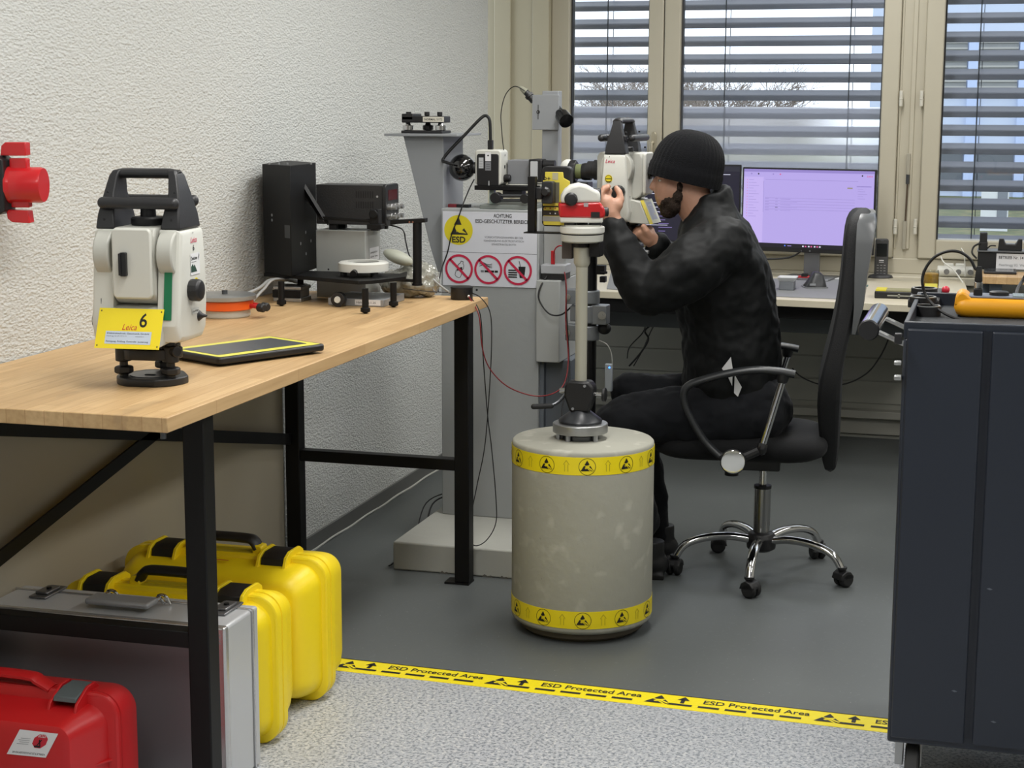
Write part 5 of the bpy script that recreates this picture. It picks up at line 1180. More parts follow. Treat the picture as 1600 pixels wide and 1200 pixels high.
MB().cyl((0, 0, zc1), (0, 0, zc2 + .03), .0125, seg=24).build('piston', M_chrome, ct)
# seat
zs0 = L(1150, 706)[2]; seat = MB()
xs0, xs1 = L(1022, 690)[0], L(1296, 690)[0]
zs1 = zs0 + .085
for q_, (k, z) in enumerate(((0, 0),)): pass
rings = []
def rr_ring(x0, x1, y0, y1, r, z, n=8, dome=0):
    pts = rrect(x0, y0, x1, y1, r, n); return [(p[0], p[1], z) for p in pts]
rings = [rr_ring(xs0 + .05, xs1 - .05, -.19, .19, .10, zs0), rr_ring(xs0 + .01, xs1 - .01, -.225, .225, .12, zs0 + .022), rr_ring(xs0, xs1, -.235, .235, .13, zs0 + .05), rr_ring(xs0 + .015, xs1 - .01, -.22, .22, .12, zs0 + .078), rr_ring(xs0 + .07, xs1 - .05, -.17, .17, .10, zs0 + .090)]
M_fab = mat('black_seat_fabric', (14, 15, 17), .85, bump=.25, bscale=500, sheen=.05, spec=.25)
sob = MB().loft(rings).build('seat', M_fab, ct, bevel=.0, smooth=70, mods=[('SUBSURF', dict(levels=1, render_levels=1))])
MB().bb((-.10, -.09, zc2 + .006), (.055, .09, zs0 + .004)).bb((-.12, -.018, zc2 + .006), (-.05, .30, zc2 + .022)).build('mechanism', M_blk, ct, bevel=.006)
MB().cyl((-.10, 0, L(1140, 742)[2]), (-.10, 0, zs0), .022).build('tilt_knob', M_blk, ct)
# backrest: tall curved shell seen from its side
def sect(pl, pr, w, v0=0):
    """one horizontal ring of the backrest between two pixels, w half-wide"""
    a, b = L(*pl, v0), L(*pr, v0); x0, x1, z = a[0], b[0], (a[2] + b[2]) / 2; out = []
    n = 22
    for i in range(n + 1): s = -1 + 2 * i / n; out.append((x0 - .008 * s * s, s * w, z))
    for i in range(n + 1): s = 1 - 2 * i / n; out.append((x1 - .008 * s * s, s * w, z))
    return out
bk = MB(); RB = []
for pl, pr, w in (((1292, 738), (1306, 738), .05), ((1286, 700), (1312, 700), .07), ((1281, 640), (1314, 640), .15), ((1280, 600), (1316, 600), .205), ((1290, 560), (1318, 560), .215), ((1304, 510), (1330, 510), .215), ((1315, 450), (1344, 450), .21), ((1320, 400), (1352, 400), .205), ((1323, 360), (1362, 352), .195), ((1330, 336), (1365, 334), .17), ((1342, 325), (1358, 325), .10)): RB.append(sect(pl, pr, w))
bk.loft(RB).build('backrest', mat('back_black_mesh', (13, 14, 17), .7, bump=.2, bscale=350), ct, smooth=70, mods=[('SUBSURF', dict(levels=1, render_levels=1))])
RB = []
for pl, pr, w in (((1334, 508), (1339, 510), .204), ((1337, 470), (1350, 470), .222), ((1338, 420), (1357, 420), .220), ((1340, 375), (1365, 372), .212), ((1342, 345), (1370, 341), .200), ((1348, 329), (1368, 331), .13)): RB.append(sect(pl, pr, w, .0))
sh = MB(); sh.loft(RB); lab(sh.build('back_shell', mat('back_shell_grey', (92, 94, 96), .32), ct, smooth=70), 'grey plastic shell on the back of the headrest')
MB().tube([L(1215, 700), (L(1270, 706)[0], 0, L(1270, 706)[2]), L(1300, 690), L(1304, 640)], .016, 10, 5, flat=(.6, 1.6)).build('back_stem', M_blk, ct)
# armrests: near and far
AV = -.27
M_arm = mat('armrest_plastic', (34, 36, 38), .38)
for v, dx in ((AV, 0), (.27, 0)):
    if v == AV:
        J = lambda px, py: L(px, py, AV)
        path = [J(1242, 585), J(1215, 580), J(1180, 578), J(1140, 583), J(1100, 593), J(1078, 601), J(1069, 612), J(1070, 632), J(1084, 662), J(1102, 690), J(1124, 712)]
    else:
        d = [L(p[0], p[1], AV) for p in ((1242, 585), (1215, 580), (1180, 578), (1140, 583), (1100, 593), (1078, 601), (1069, 612), (1070, 632), (1084, 662), (1102, 690), (1124, 712))]
        path = [(p[0], v, p[2]) for p in d]
    ar = MB().tube(path, .0165, 12, 6, flat=(.75, 1.35), r1=.015).build('armrest', M_arm, ct, smooth=70)
    p0_ = L(1222, 598, AV); p1_ = L(1192, 694, AV); top = (p0_[0], v, p0_[2]); bot = (p1_[0], v, p1_[2])
    MB().cyl(bot, top, .0115, seg=20).build('arm_tube', M_chrome, ct)
    MB().turn(top, (top[0] + .003, v, top[2] + .03), [(.014, 0), (.018, .01), (.020, .028)], 18).build('arm_socket', M_blk, ct)
    MB().tube([bot, (bot[0] - .004, v * .98, bot[2] - .02), (bot[0] - .006, v * .6, bot[2] - .035), (0, 0, zs0 + .002)], .016, 10, 5).build('arm_bracket', M_blk, ct)
    c = L(1146, 719, AV); yy = v - .012 if v < 0 else v + .012; s_ = -1 if v < 0 else 1
    e_ = L(1124, 712, AV)
    MB().tube([(e_[0], v, e_[2]), (c[0], v, c[2]), (bot[0] - .004, v, bot[2] - .016)], .014, 10, 4).build('arm_link', M_blk, ct)
    hx_ = abs(L(1166, 719, AV)[0] - c[0])
    MB().turn((c[0], yy, c[2]), (c[0], yy + s_ * .016, c[2]), [(hx_ * .98, 0), (hx_, .004), (hx_, .014), (hx_ * .88, .016)], 36).build('mirror_disc_rim', M_blk, ct)
    dk = MB().turn((c[0], yy + s_ * .0165, c[2]), (c[0], yy + s_ * .0185, c[2]), [(hx_ * .93, 0), (hx_ * .90, .0012), (hx_ * .80, .0018)], 36).build('mirror_disc', mat('mirror_chrome', (225, 225, 220), .04, 1.), ct)

# ================================================================ THE SEATED MAN
PO = (HX + .03 * math.cos(RZ), HY + .03 * math.sin(RZ), 0.)
PO = (HX, HY, 0.)
RP = YAW - R(5.5); Q = Frame(PO, RP)
pr = thing('person', 'seated man in a black beanie and black jacket looking into the surveying instrument', 'person', PO, RP)
def q_(px, py, v=0.): return Vector(Q.p(px, py, v))
SK = 1 / abs(q_(1100, 400)[0] - q_(1000, 400)[0]) * 100                     # pixels per metre in his plane
def pr_(p): return p / SK
def skin_mat():
    m = mat('skin', (184, 140, 117), .5, bump=.08, bscale=120, var=.06, vscale=20); b = m.node_tree.nodes['Principled BSDF']
    b.inputs['Subsurface Weight'].default_value = .08; b.inputs['Subsurface Radius'].default_value = (.01, .004, .002); return m
M_skin = skin_mat()
M_jack = mat('black_softshell', (9, 11, 12), .6, bump=.12, bscale=900, sheen=.02, spec=.2)
M_trou = mat('black_trousers', (13, 15, 20), .8, bump=.15, bscale=700, sheen=.05, spec=.25)
M_hair = mat('dark_brown_beard', (52, 38, 28), .85, bump=.8, bscale=260)
def remesh(b, name, m, vox, parent, sm=4, disp=(), smooth=180, fac=.5):
    mods = [('REMESH', dict(mode='VOXEL', voxel_size=vox, use_smooth_shade=True)), ('SMOOTH', dict(iterations=sm, factor=fac))]
    o = b.build(name, m, parent, smooth=80, mods=mods)
    for i, (st_, sc_, kind) in enumerate(disp):
        tx = bpy.data.textures.new('%s_tex' % name, kind)
        if kind == 'CLOUDS': tx.noise_scale = sc_; tx.noise_depth = 2
        if kind == 'MUSGRAVE': tx.noise_scale = sc_
        d = o.modifiers.new('folds', 'DISPLACE'); d.texture = tx; d.strength = st_; d.mid_level = .5
    return o
# --- head metrics
HC = q_(1077, 262)                                                          # skull centre
# body: one skin surface (head, neck, torso core, arms, hands)
B = MB()
B.ell(HC + Vector((pr_(-2), 0, pr_(2))), (pr_(44), .074, pr_(46)))
B.ell(HC + Vector((pr_(6), 0, pr_(0))), (pr_(42), .076, pr_(44)))
fc = q_(1047, 296)
B.ell(fc, (pr_(24), .058, pr_(36)), (0, .12, 0))
B.ell(q_(1058, 298), (pr_(24), .062, pr_(26)))
B.ell(q_(1048, 318), (pr_(17), .044, pr_(17)))                               # jaw
B.ell(q_(1044, 327), (pr_(10), .028, pr_(9)))                                # chin
for s_ in (-1, 1):
    B.ell(q_(1041, 290, s_ * .032), (pr_(11), .020, pr_(9)))                # cheekbones
    B.ell(q_(1034, 274, s_ * .024), (pr_(9), .022, pr_(6)))                  # brow
# nose, lips
B.chain([q_(1029, 276), q_(1023, 284), q_(1019.5, 292)], [pr_(4.4), pr_(4.8), pr_(5.6)], 14)
B.chain([q_(1028, 294, -.008), q_(1023, 296, -.006)], [pr_(3.6), pr_(3.6)], 12); B.chain([q_(1028, 294, .008), q_(1023, 296, .006)], [pr_(3.6), pr_(3.6)], 12)
B.ell(q_(1028.5, 305), (pr_(6), .020, pr_(3.4))); B.ell(q_(1030, 311), (pr_(5.5), .018, pr_(3.4)))
# neck and core
B.chain([q_(1075, 300), q_(1092, 330), q_(1110, 360)], [.060, .060, .068])
B.chain([q_(1115, 372), q_(1135, 440), q_(1145, 540), q_(1145, 620)], [.10, .13, .125, .13])
# arms (near = left arm, v < 0)
nS, nE, nW = q_(1122, 378, -.16), q_(1012, 452, -.25), q_(958, 345, -.19)
B.chain([q_(1115, 372, -.05), nS, nE, nW], [.07, .052, .040, .027])
fS, fE, fW = q_(1110, 378, .16), q_(1068, 430, .20), q_(1022, 378, .03)
B.chain([q_(1112, 372, .05), fS, fE, fW], [.07, .05, .040, .026])
# near hand: palm seen from its back, fingers closing round the knob, thumb on its right
def hand(B, W, palm, fingers, thumb, pr0=.030):
    B.chain([W, palm[0], palm[1]], [.026, pr0, .026]); B.chain([palm[0], palm[2]], [.026, .021])
    for f in fingers: B.chain(f, [.0098, .0092, .0086, .0078][:len(f)], 14)
    B.chain(thumb, [.013, .0115, .0100, .0088][:len(thumb)], 14)
Vh = -.19
hand(B, nW, (q_(953, 332, Vh), q_(948, 318, Vh), q_(963, 320, Vh)),
     [[q_(944, 322, Vh - .012), q_(938, 306, Vh - .014), q_(943, 295, Vh - .004), q_(950, 293, Vh + .014)],
      [q_(948, 320, Vh + .000), q_(941, 303, Vh + .006), q_(944, 293, Vh + .018), q_(951, 291, Vh + .034)],
      [q_(952, 319, Vh + .012), q_(945, 303, Vh + .026), q_(948, 294, Vh + .038)],
      [q_(957, 320, Vh + .022), q_(950, 306, Vh + .040), q_(953, 298, Vh + .050)]],
     [q_(964, 326, Vh + .0), q_(970, 312, Vh + .004), q_(968, 301, Vh + .012), q_(963, 294, Vh + .022)])
Vf = .02
hand(B, fW, (q_(1014, 372, Vf), q_(1007, 365, Vf), q_(1013, 362, Vf + .02)),
     [[q_(1009, 367, Vf - .016), q_(1000, 363, Vf - .018), q_(994, 368, Vf - .010)], [q_(1006, 364, Vf - .004), q_(997, 360, Vf - .002), q_(991, 365, Vf + .004)],
      [q_(1006, 362, Vf + .010), q_(998, 357, Vf + .012), q_(992, 361, Vf + .02)], [q_(1008, 360, Vf + .022), q_(1001, 356, Vf + .026), q_(996, 360, Vf + .03)]],
     [q_(1014, 368, Vf - .018), q_(1010, 361, Vf - .026), q_(1006, 354, Vf - .026)], .024)
body = remesh(B, 'body', M_skin, .0042, pr, sm=3)
# ears
for s_ in (-1, 1):
    pass
# eyes (closed to the eyepiece) and brows
for s_ in (-1, 1):
    e = q_(1032.5, 282, s_ * .029); MB().ell(e, (pr_(3.6), .010, pr_(2.2))).build('eye', mat('eye_white', (225, 220, 212), .2), pr)
    MB().ell(e + Vector((-pr_(2.2), 0, 0)), (pr_(1.8), .006, pr_(1.8))).build('iris', mat('eye_brown', (60, 40, 28), .2), pr)
    MB().chain([q_(1027, 276, s_ * .018), q_(1032, 274, s_ * .034), q_(1040, 276, s_ * .046)], [.0032, .0042, .0028], 8).build('eyebrow', M_hair, pr)
# beard
D_ = MB()
for (x, y, v, rx, ry, rz_) in ((1052, 318, 0, 17, .064, 17), (1059, 305, 0, 12, .0755, 16), (1045, 329, 0, 14, .044, 12), (1037, 320, 0, 9, .038, 7), (1033, 301.5, 0, 6.5, .032, 3.2), (1062, 291, 0, 7, .079, 12), (1045, 311, 0, 13, .062, 9), (1040, 305, 0, 8, .050, 5), (1038, 314, 0, 9, .050, 9), (1034, 321, 0, 6, .032, 6)):
    D_.ell(q_(x, y, v), (pr_(rx), ry, pr_(rz_)))
remesh(D_, 'beard', M_hair, .0035, pr, sm=2, disp=((.006, .006, 'CLOUDS'),))
# beanie with ribs: lathe-like dome tilted back, turned-up brim
bm_ = MB(); cen = q_(1077, 253); rings = []; n = 120
for i in range(18):
    t_ = i / 17; 
    if t_ < .30: k = 1.0 + .012 * math.sin(t_ / .30 * math.pi); h = t_ / .30 * .42
    else:
        a = (t_ - .30) / .70 * math.pi / 2; k = math.cos(a) ** .82 if i < 17 else .02; h = .42 + .98 * math.sin(a) - .0
    ring = []
    for j in range(n):
        b_ = 2 * math.pi * j / n; rib = 1 + .013 * (1 if j % 3 else -1) * (1 if k > .1 else 0)
        if t_ < .24: rib += .025
        ring.append(Vector((pr_(56.0) * k * rib * math.cos(b_), .097 * k * rib * math.sin(b_), pr_(58) * (h - .40))))
    rings.append(ring)
tilt = Matrix.Rotation(R(13), 4, 'Y')
rings = [[cen + (tilt @ (p + Vector((pr_(4) * max(0, p.z) * 6, 0, 0)))) + Vector((pr_(-3), 0, pr_(-8))) for p in r_] for r_ in rings]
# pull the brim down at the back and up over the brow
bm_.loft(rings); bn = bm_.build('beanie', mat('black_knit', (9, 10, 14), .9, bump=.5, bscale=320, sheen=.04, spec=.2), pr, smooth=60)
# jacket
J_ = MB()
def ring_px(y, xl, xr, b, v=0., n=28, tilt=0.):
    a_, c_ = q_(xl, y, v), q_(xr, y, v); cx_, hx_ = (a_.x + c_.x) / 2, (c_.x - a_.x) / 2; z = (a_.z + c_.z) / 2; out = []
    for i in range(n):
        t_ = 2 * math.pi * i / n; c1, s1 = math.cos(t_), math.sin(t_); e = .82
        out.append((cx_ + hx_ * math.copysign(abs(c1) ** e, c1), b * math.copysign(abs(s1) ** e, s1) + v, z + tilt * c1))
    return out
J_.loft([ring_px(668, 1078, 1200, .165), ring_px(640, 1064, 1218, .19), ring_px(600, 1066, 1221, .195), ring_px(560, 1066, 1221, .190), ring_px(520, 1064, 1219, .19), ring_px(480, 1056, 1214, .195), ring_px(440, 1050, 1207, .205), ring_px(405, 1048, 1199, .215), ring_px(375, 1056, 1186, .215), ring_px(352, 1064, 1170, .19), ring_px(335, 1074, 1156, .14), ring_px(318, 1082, 1146, .10)])
# stand-up collar
J_.loft([ring_px(345, 1066, 1158, .10, tilt=.0), ring_px(325, 1074, 1148, .088, tilt=.010), ring_px(300, 1088, 1139, .076, tilt=.022)])
J_.chain([q_(1128, 384, -.17), q_(1085, 415, -.235), q_(1040, 445, -.25), q_(1014, 452, -.245), q_(988, 425, -.235), q_(970, 385, -.215), q_(960, 356, -.195)], [.092, .090, .084, .078, .064, .054, .043], 24)
J_.chain([q_(1116, 380, .16), q_(1068, 432, .20), q_(1042, 400, .10), q_(1028, 384, .045)], [.09, .075, .052, .042], 24)
jk = remesh(J_, 'jacket', M_jack, .0075, pr, sm=7, disp=((.030, .085, 'CLOUDS'), (.004, .03, 'CLOUDS')))
# folds: raised ridges along the sleeve and back seam
def flatpatch(pts, v, m, name):
    P = [q_(a, b, v) for a, b in pts]; b_ = MB(); n = len(P); b_._add([tuple(p) for p in P] + [tuple(p + Vector((0, .004, 0))) for p in P], [tuple(range(n)), tuple(range(2 * n - 1, n - 1, -1))] + [(i, (i + 1) % n, (i + 1) % n + n, i + n) for i in range(n)])
    return b_.build(name, m, pr, smooth=0)
refl = mat('reflective_print', (205, 205, 205), .5)
flatpatch([(1128, 576), (1142, 558), (1145, 577), (1144, 603), (1137, 588)], -.212, refl, 'reflective_patch')
flatpatch([(1148, 586), (1159, 605), (1153, 620), (1147, 614)], -.212, refl, 'reflective_patch')
# trousers
T_ = MB()
T_.chain([q_(1175, 640, -.09), q_(1110, 652, -.11), q_(1040, 650, -.13), q_(975, 655, -.14), q_(960, 660, -.14)], [.125, .105, .088, .074, .066], 22)
T_.chain([q_(1170, 628, .09), q_(1090, 625, .10), q_(1020, 618, .11), q_(985, 612, .115)], [.120, .092, .075, .064], 22)
T_.chain([q_(962, 662, -.14), q_(985, 730, -.12), q_(1008, 820, -.08)], [.066, .058, .046], 20)
T_.chain([q_(986, 614, .115), q_(1004, 700, .12), q_(1022, 780, .13), q_(1028, 836, .13)], [.064, .056, .046, .042], 20)
T_.ell(q_(1160, 640, 0), (.16, .18, .10))
remesh(T_, 'trousers', M_trou, .0075, pr, sm=6, disp=((.022, .07, 'CLOUDS'),))
# shoes
zf = lambda px, py: Q.pz(px, py, 0)
for (px, v) in ((1014, -.08), (1030, .13)):
    c = q_(px, 840, v); S_ = MB(); S_.ell((c.x + .01, v, .045), (.055, .042, .045)); S_.ell((c.x - .10, v, .032), (.075, .044, .032)); S_.ell((c.x - .05, v, .048), (.07, .040, .042)); S_.bb((c.x - .16, v - .04, .0), (c.x + .05, v + .04, .018))
    S_.cyl((c.x + .012, v, .04), (c.x + .012, v, .12), .038)
    remesh(S_, 'shoe', mat('black_shoe', (22, 22, 24), .5), .005, pr, sm=4)
# ================================================================ FLOOR TAPE
M_ftape = mat('floor_tape_yellow', (246, 226, 20), .4, var=.03)
tp = tag(None, '', '') if False else None
w0 = .049
b = MB(); pts = [tape_pt(-.55, -w0), tape_pt(3.2, -w0), tape_pt(3.2, w0), tape_pt(-.55, w0)]
b.prism([(p[0], p[1]) for p in pts], 0, .0008, plane='xy'); tp = tag(b.build('floor_tape', M_ftape, smooth=0), 'yellow floor tape reading ESD Protected Area between the two floors', 'floor tape')
D = Decal(planar(tuple(TA + np.array([0, 0, .0009])), tuple(tdir), tuple(tnor)))
def ts(px, py): q = at(px, py, Z=0); return float(np.dot(q - TA, tdir))
per = (ts(1097, 1103) - ts(603, 1048)) / 2; s0 = ts(603, 1048); tw = ts(752, 1064) - s0
D.rect(-.5, w0 - .004, 3.2, w0, M_ink, 1)
for k in range(-1, 6):
    s = s0 + per * k
    D.text('ESD Protected Area', s, .004, .026, M_ink, 2, .012, width=tw)
    for j in range(4): D.rect(s - .008 + j * tw * .255, -.026, s - .008 + j * tw * .255 + tw * .20, -.014, M_ink, 2)
    c = s + tw + .048; r = .034
    D.esd(c, .002, .044, M_ink, M_ftape, 2)
    c = s - .052; D.rect(c - .034, -.026, c + .028, -.014, M_ink, 2); D.rect(c - .005, -.008, c + .005, .018, M_ink, 2); D.poly([(c - .016, .014), (c + .016, .014), (c, .038)], M_ink, 2)
D.build('tape_print', tp)

# ================================================================ DESK
DZ = .74
def dk(px, py, z=DZ): q = at(px, py, Z=z); return (float(q[0]), float(q[1]))
fL, fR = dk(937, 455), dk(1410, 476)
yf0, yf1 = fL[1], fR[1]
t = thing('desk', 'cream laminate desk with a black frame standing under the window', 'desk', (0, 0, 0))
xR0 = dk(1519, 465)[0]; xR1 = dk(1508, 432)[0]
tl0 = (-1.98, yf0 + .01); pts = [tl0, (fL[0], yf0), (fR[0], yf1), (xR0 - .005, yf1 - .02), (xR0, yf1 + .2), (xR1, YW - .17), (-1.98, YW - .17)]
M_desk = mat('cream_laminate', (206, 198, 176), .42, var=.03, vscale=3)
MB().prism(pts, DZ - .028, DZ, plane='xy').build('desktop', M_desk, t, bevel=.002)
MB().bb((-1.95, yf0 + .015, DZ - .085), (xR0 - .03, yf0 + .05, DZ - .029)).bb((-1.95, yf0 + .05, DZ - .085), (-1.90, 7.5, DZ - .029)).bb((xR0 - .08, yf0 + .05, DZ - .085), (xR0 - .03, 7.5, DZ - .029)).build('frame', M_blkmet, t, bevel=.002)
MB().bb((-1.90, yf0 + .16, DZ - .16), (xR0 - .08, yf0 + .175, DZ - .04)).build('cable_tray', mat('tray_dark_grey', (70, 74, 76), .5), t, bevel=.002)
for x in (-1.90, xR0 - .10): MB().bb((x, 7.10, 0), (x + .06, 7.16, DZ - .085)).bb((x, 6.80, 0), (x + .06, 7.48, .03)).build('leg', M_blkmet, t, bevel=.003)
# mat, mouse, bowl, reader, papers
mq = [dk(1196, 461), dk(1310, 468), dk(1322, 437), dk(1210, 436)]
o = MB().prism([dk(1190, 463), dk(1308, 468), dk(1318, 437), dk(1195, 436)], 0, .003, plane='xy').build('desk_mat', mat('grey_desk_mat', (132, 134, 136), .6), None, loc=(0, 0, DZ)); tag(o, 'grey rubber desk mat under the black mouse', 'desk mat')
o = MB().prism([dk(948, 452), dk(1000, 456), dk(1010, 425), dk(955, 424)], 0, .003, plane='xy').build('desk_mat', mat('grey_desk_mat', (132, 134, 136), .6), None, loc=(0, 0, DZ)); tag(o, 'second grey desk mat left of the man by the clamps', 'desk mat')
c = dk(1273, 449, DZ + .003); t = thing('computer_mouse', 'black upright computer mouse on the grey desk mat', 'mouse', (*c, DZ + .003), .3)
k = MB(); k.loft([[(x * s_ + dx, y * s_, z) for x, y in rrect(-.045, -.05, .045, .05, .03, 5)] for s_, z, dx in ((1, 0, 0), (1, .006, 0), (.80, .025, .004), (.55, .050, .008), (.35, .062, .006), (.1, .066, .0))]); k.build('shell', mat('mouse_charcoal', (46, 48, 50), .4), t, smooth=70)
MB().prism(rrect(-.05, -.055, .05, .055, .03, 5), 0, .005, plane='xy').build('base', mat('mouse_silver', (140, 142, 144), .35, .3), t)
MB().bb((-.03, -.052, .012), (-.006, -.040, .02)).build('button', M_grey, t)
c = dk(1230, 452, DZ + .003); t = thing('plastic_tub', 'small clear plastic tub on a grey stand left of the mouse', 'tub', (c[0], c[1], DZ + .003))
wq = abs(dk(1245, 450)[0] - dk(1215, 450)[0]) / 2
MB().prism(rrect(-wq * .8, -.035, wq * .8, .035, .008), 0, .034, plane='xy').build('stand', mat('tub_grey', (120, 124, 130), .5), t, bevel=.002)
MB().loft([rr_ring(-wq * .8, wq * .8, -.035, .035, .008, .034), rr_ring(-wq, wq * 1.05, -.05, .05, .012, .052), rr_ring(-wq * .95, wq, -.046, .046, .012, .052), rr_ring(-wq * .7, wq * .7, -.03, .03, .008, .037)]).build('tub', mat('tub_white', (214, 216, 218), .3), t, smooth=50)
c = dk(1257, 437); o = MB().bb((-.03, -.02, 0), (.03, .02, .014)).build('card_reader', mat('red_plastic', (176, 32, 40), .4), None, bevel=.003, loc=(c[0], c[1], DZ + .003)); tag(o, 'small red card reader on the mat behind the mouse', 'card reader'); MB().bb((-.012, -.021, .012), (.014, .01, .024)).build('card', M_ink, o)
o = MB().bb((-.085, -.04, 0), (.085, .04, .003)).build('paper_slip', M_paper, None, loc=(*dk(1305, 436), DZ + .0032)); tag(o, 'white paper slip lying right of the mouse', 'paper')
c = dk(1350, 447); o = MB().bb((-.016, -.02, 0), (.016, .02, .004)).build('memory_card', mat('card_teal', (60, 104, 104), .4), None, loc=(*c, DZ)); tag(o, 'tiny teal memory card on the desk right of the chair back', 'memory card'); MB().bb((-.012, -.006, .004), (.006, .012, .0045)).build('sticker', M_ink, o)
# cordless phone in its cradle
c = dk(1376, 434); t = thing('cordless_phone', 'dark grey cordless phone standing in its charging cradle', 'phone', (*c, DZ), .1)
hz_ = float(at(1378, 373, Y=c[1])[2]) - DZ; hw_ = (float(at(1389, 400, Y=c[1])[0]) - float(at(1368, 400, Y=c[1])[0])) / 2
MB().lathe([(.050, 0), (.054, .004), (.048, .012), (.020, .020)], 36, T((0, 0, 0), (0, 0, 0), (1.0, .8, 1))).build('cradle', mat('phone_dark', (62, 62, 64), .4), t)
ph = MB(); ph.prism(rrect(-hw_, .012, hw_, hz_, .010), -.012, .012); po = ph.build('handset', mat('phone_dark', (62, 62, 64), .4), t, bevel=.004)
D = Decal(planar((0, -.0122, 0), (1, 0, 0), (0, 0, 1))); D.rect(-hw_ * .78, hz_ * .55, hw_ * .78, hz_ * .88, mat('phone_screen', (28, 30, 32), .15), 1)
D.rect(-hw_ * .35, hz_ * .44, hw_ * .35, hz_ * .465, M_paper, 1); D.rect(-hw_ * .35, hz_ * .40, hw_ * .35, hz_ * .415, M_paper, 1); D.rect(-hw_ * .25, hz_ * .95, hw_ * .25, hz_ * .96, M_gink, 1)
for i in range(3):
    for j in range(4): D.rect(-hw_ * .65 + i * hw_ * .5, hz_ * (.32 - .07 * j), -hw_ * .65 + i * hw_ * .5 + hw_ * .3, hz_ * (.335 - .07 * j), mat('key_grey', (160, 160, 160), .5), 1)
D.build('keys', po)
o = MB().lathe([(.075, 0), (.075, .0006)], 40).build('pale_ring_mark', mat('pale_round_mark', (184, 178, 160), .7), None, loc=(*dk(1415, 437), DZ)); o.name = 'mark'; tag(o, 'pale round coaster on the desk beside the cordless phone', 'mark')  # pale round mark on the desktop, built as a thin disc
# jar of golden sweets
c = dk(1453, 453); t = thing('glass_jar', 'glass jar of golden contents near the right end of the desk', 'jar', (*c, DZ)); rj = (float(at(1467, 440, Y=c[1])[0]) - float(at(1440, 440, Y=c[1])[0])) / 2; hj = float(at(1453, 422, Y=c[1])[2]) - DZ
MB().lathe([(rj * .86, 0), (rj * .95, .004), (rj * .95, hj * .80), (rj * .88, hj * .84)], 32).build('contents', mat('golden_honey', (196, 148, 30), .35, bump=.6, bscale=70, var=.3, vscale=40), t)
gm = mat('jar_glass', (235, 238, 235), .05); gm.node_tree.nodes['Principled BSDF'].inputs['Transmission Weight'].default_value = 1
MB().lathe([(rj * .9, -.0), (rj, .004), (rj, hj * .88), (rj * .93, hj), (rj * .90, hj), (rj * .965, hj * .87), (rj * .965, .006)], 32, cap=False).build('glass', gm, t)
MB().bb((-.02, -rj * 1.02, .012), (.03, -rj * .98, .03)).build('label', mat('pale_yellow_label', (222, 214, 96), .5), t)
# flat kit with yellow ends in front of the jar
c0, c1, c2 = dk(1366, 466), dk(1448, 470), dk(1450, 459)
t = thing('feeler_gauge_case', 'long flat black and yellow instrument case on the front of the desk', 'instrument case', (0, 0, 0))
x0, x1, y0 = c0[0], c1[0], c0[1]
MB().bb((x0, y0, DZ), (x1, y0 + .10, DZ + .028)).build('case', M_blk, t, bevel=.004); MB().bb((x0 + .004, y0 + .006, DZ + .028), (x1 - .004, y0 + .094, DZ + .033)).build('lid', mat('case_olive', (150, 146, 110), .5), t)
for i, xx in enumerate((x0 + .004, x1 - .045)): MB().bb((xx, y0 + .004, DZ + .0285), (xx + .04, y0 + .096, DZ + .0345)).build('end_cap', mat('case_yellow', (222, 208, 60), .45), t)
D = Decal(planar((x0, y0, DZ), (1, 0, 0), (0, 0, 1))); D.rect(.05, .010, x1 - x0 - .05, .015, mat('case_line', (150, 150, 140), .5), 1); D.rect(.09, .006, .098, .020, mat('case_line', (150, 150, 140), .5), 1); D.build('side_print', t)
# monitors
def monitor(name, label, px, py, rz, corners, scr, deco):
    c = dk(px, py); t = thing(name, label, 'monitor', (*c, DZ), rz); F = Frame((*c, DZ), rz)
    TL, TR, BR, BL = [F.p(a, b_, 0) for a, b_ in corners]
    x0 = (TL[0] + BL[0]) / 2; x1 = (TR[0] + BR[0]) / 2; z1 = (TL[2] + TR[2]) / 2; z0 = (BL[2] + BR[2]) / 2
    x0 = min(TL[0], BL[0]) if False else x0
    MB().prism(rrect(x0, z0, x1, z1, .004), 0, .018).build('case', M_blk, t, bevel=.002)
    MB().prism(rrect(x0 + .12, z0 + .06, x1 - .12, z1 - .06, .02), .018, .045).build('rear_cover', M_blk, t, bevel=.006)
    bz_ = .007; s = MB(); s.bb((x0 + bz_, -.001, z0 + .018), (x1 - bz_, .001, z1 - bz_)); so = s.build('screen', scr, t, smooth=0)
    D = Decal(planar((x0 + bz_, -.0012, z0 + .018), (1, 0, 0), (0, 0, 1))); deco(D, x1 - x0 - 2 * bz_, z1 - z0 - .018 - bz_); D.build('screen_print', so)
    xm = 0.; MB().bb((xm - .035, .03, .012), (xm + .035, .045, (z0 + z1) / 2)).build('stand_neck', mat('stand_silver', (120, 122, 126), .35, .6), t, bevel=.003)
    MB().bb((xm - .11, -.09, 0), (xm + .11, .11, .010)).build('stand_foot', mat('stand_silver', (120, 122, 126), .35, .6), t, bevel=.003)
    q = Decal(planar((xm - .008, -.0003, z0 + .004), (1, 0, 0), (0, 0, 1))); q.disk(.008, .004, .004, mat('stand_silver', (120, 122, 126), .35, .6), 1, 16); q.build('maker_badge', t)
    return t
def emis(name, rgb, s):
    m = bpy.data.materials.get(name)
    if m: return m
    m = bpy.data.materials.new(name); m.use_nodes = True; b = m.node_tree.nodes['Principled BSDF']; b.inputs['Base Color'].default_value = (.01, .01, .01, 1); b.inputs['Roughness'].default_value = .35
    b.inputs['Emission Color'].default_value = lin(rgb); b.inputs['Emission Strength'].default_value = s; return m
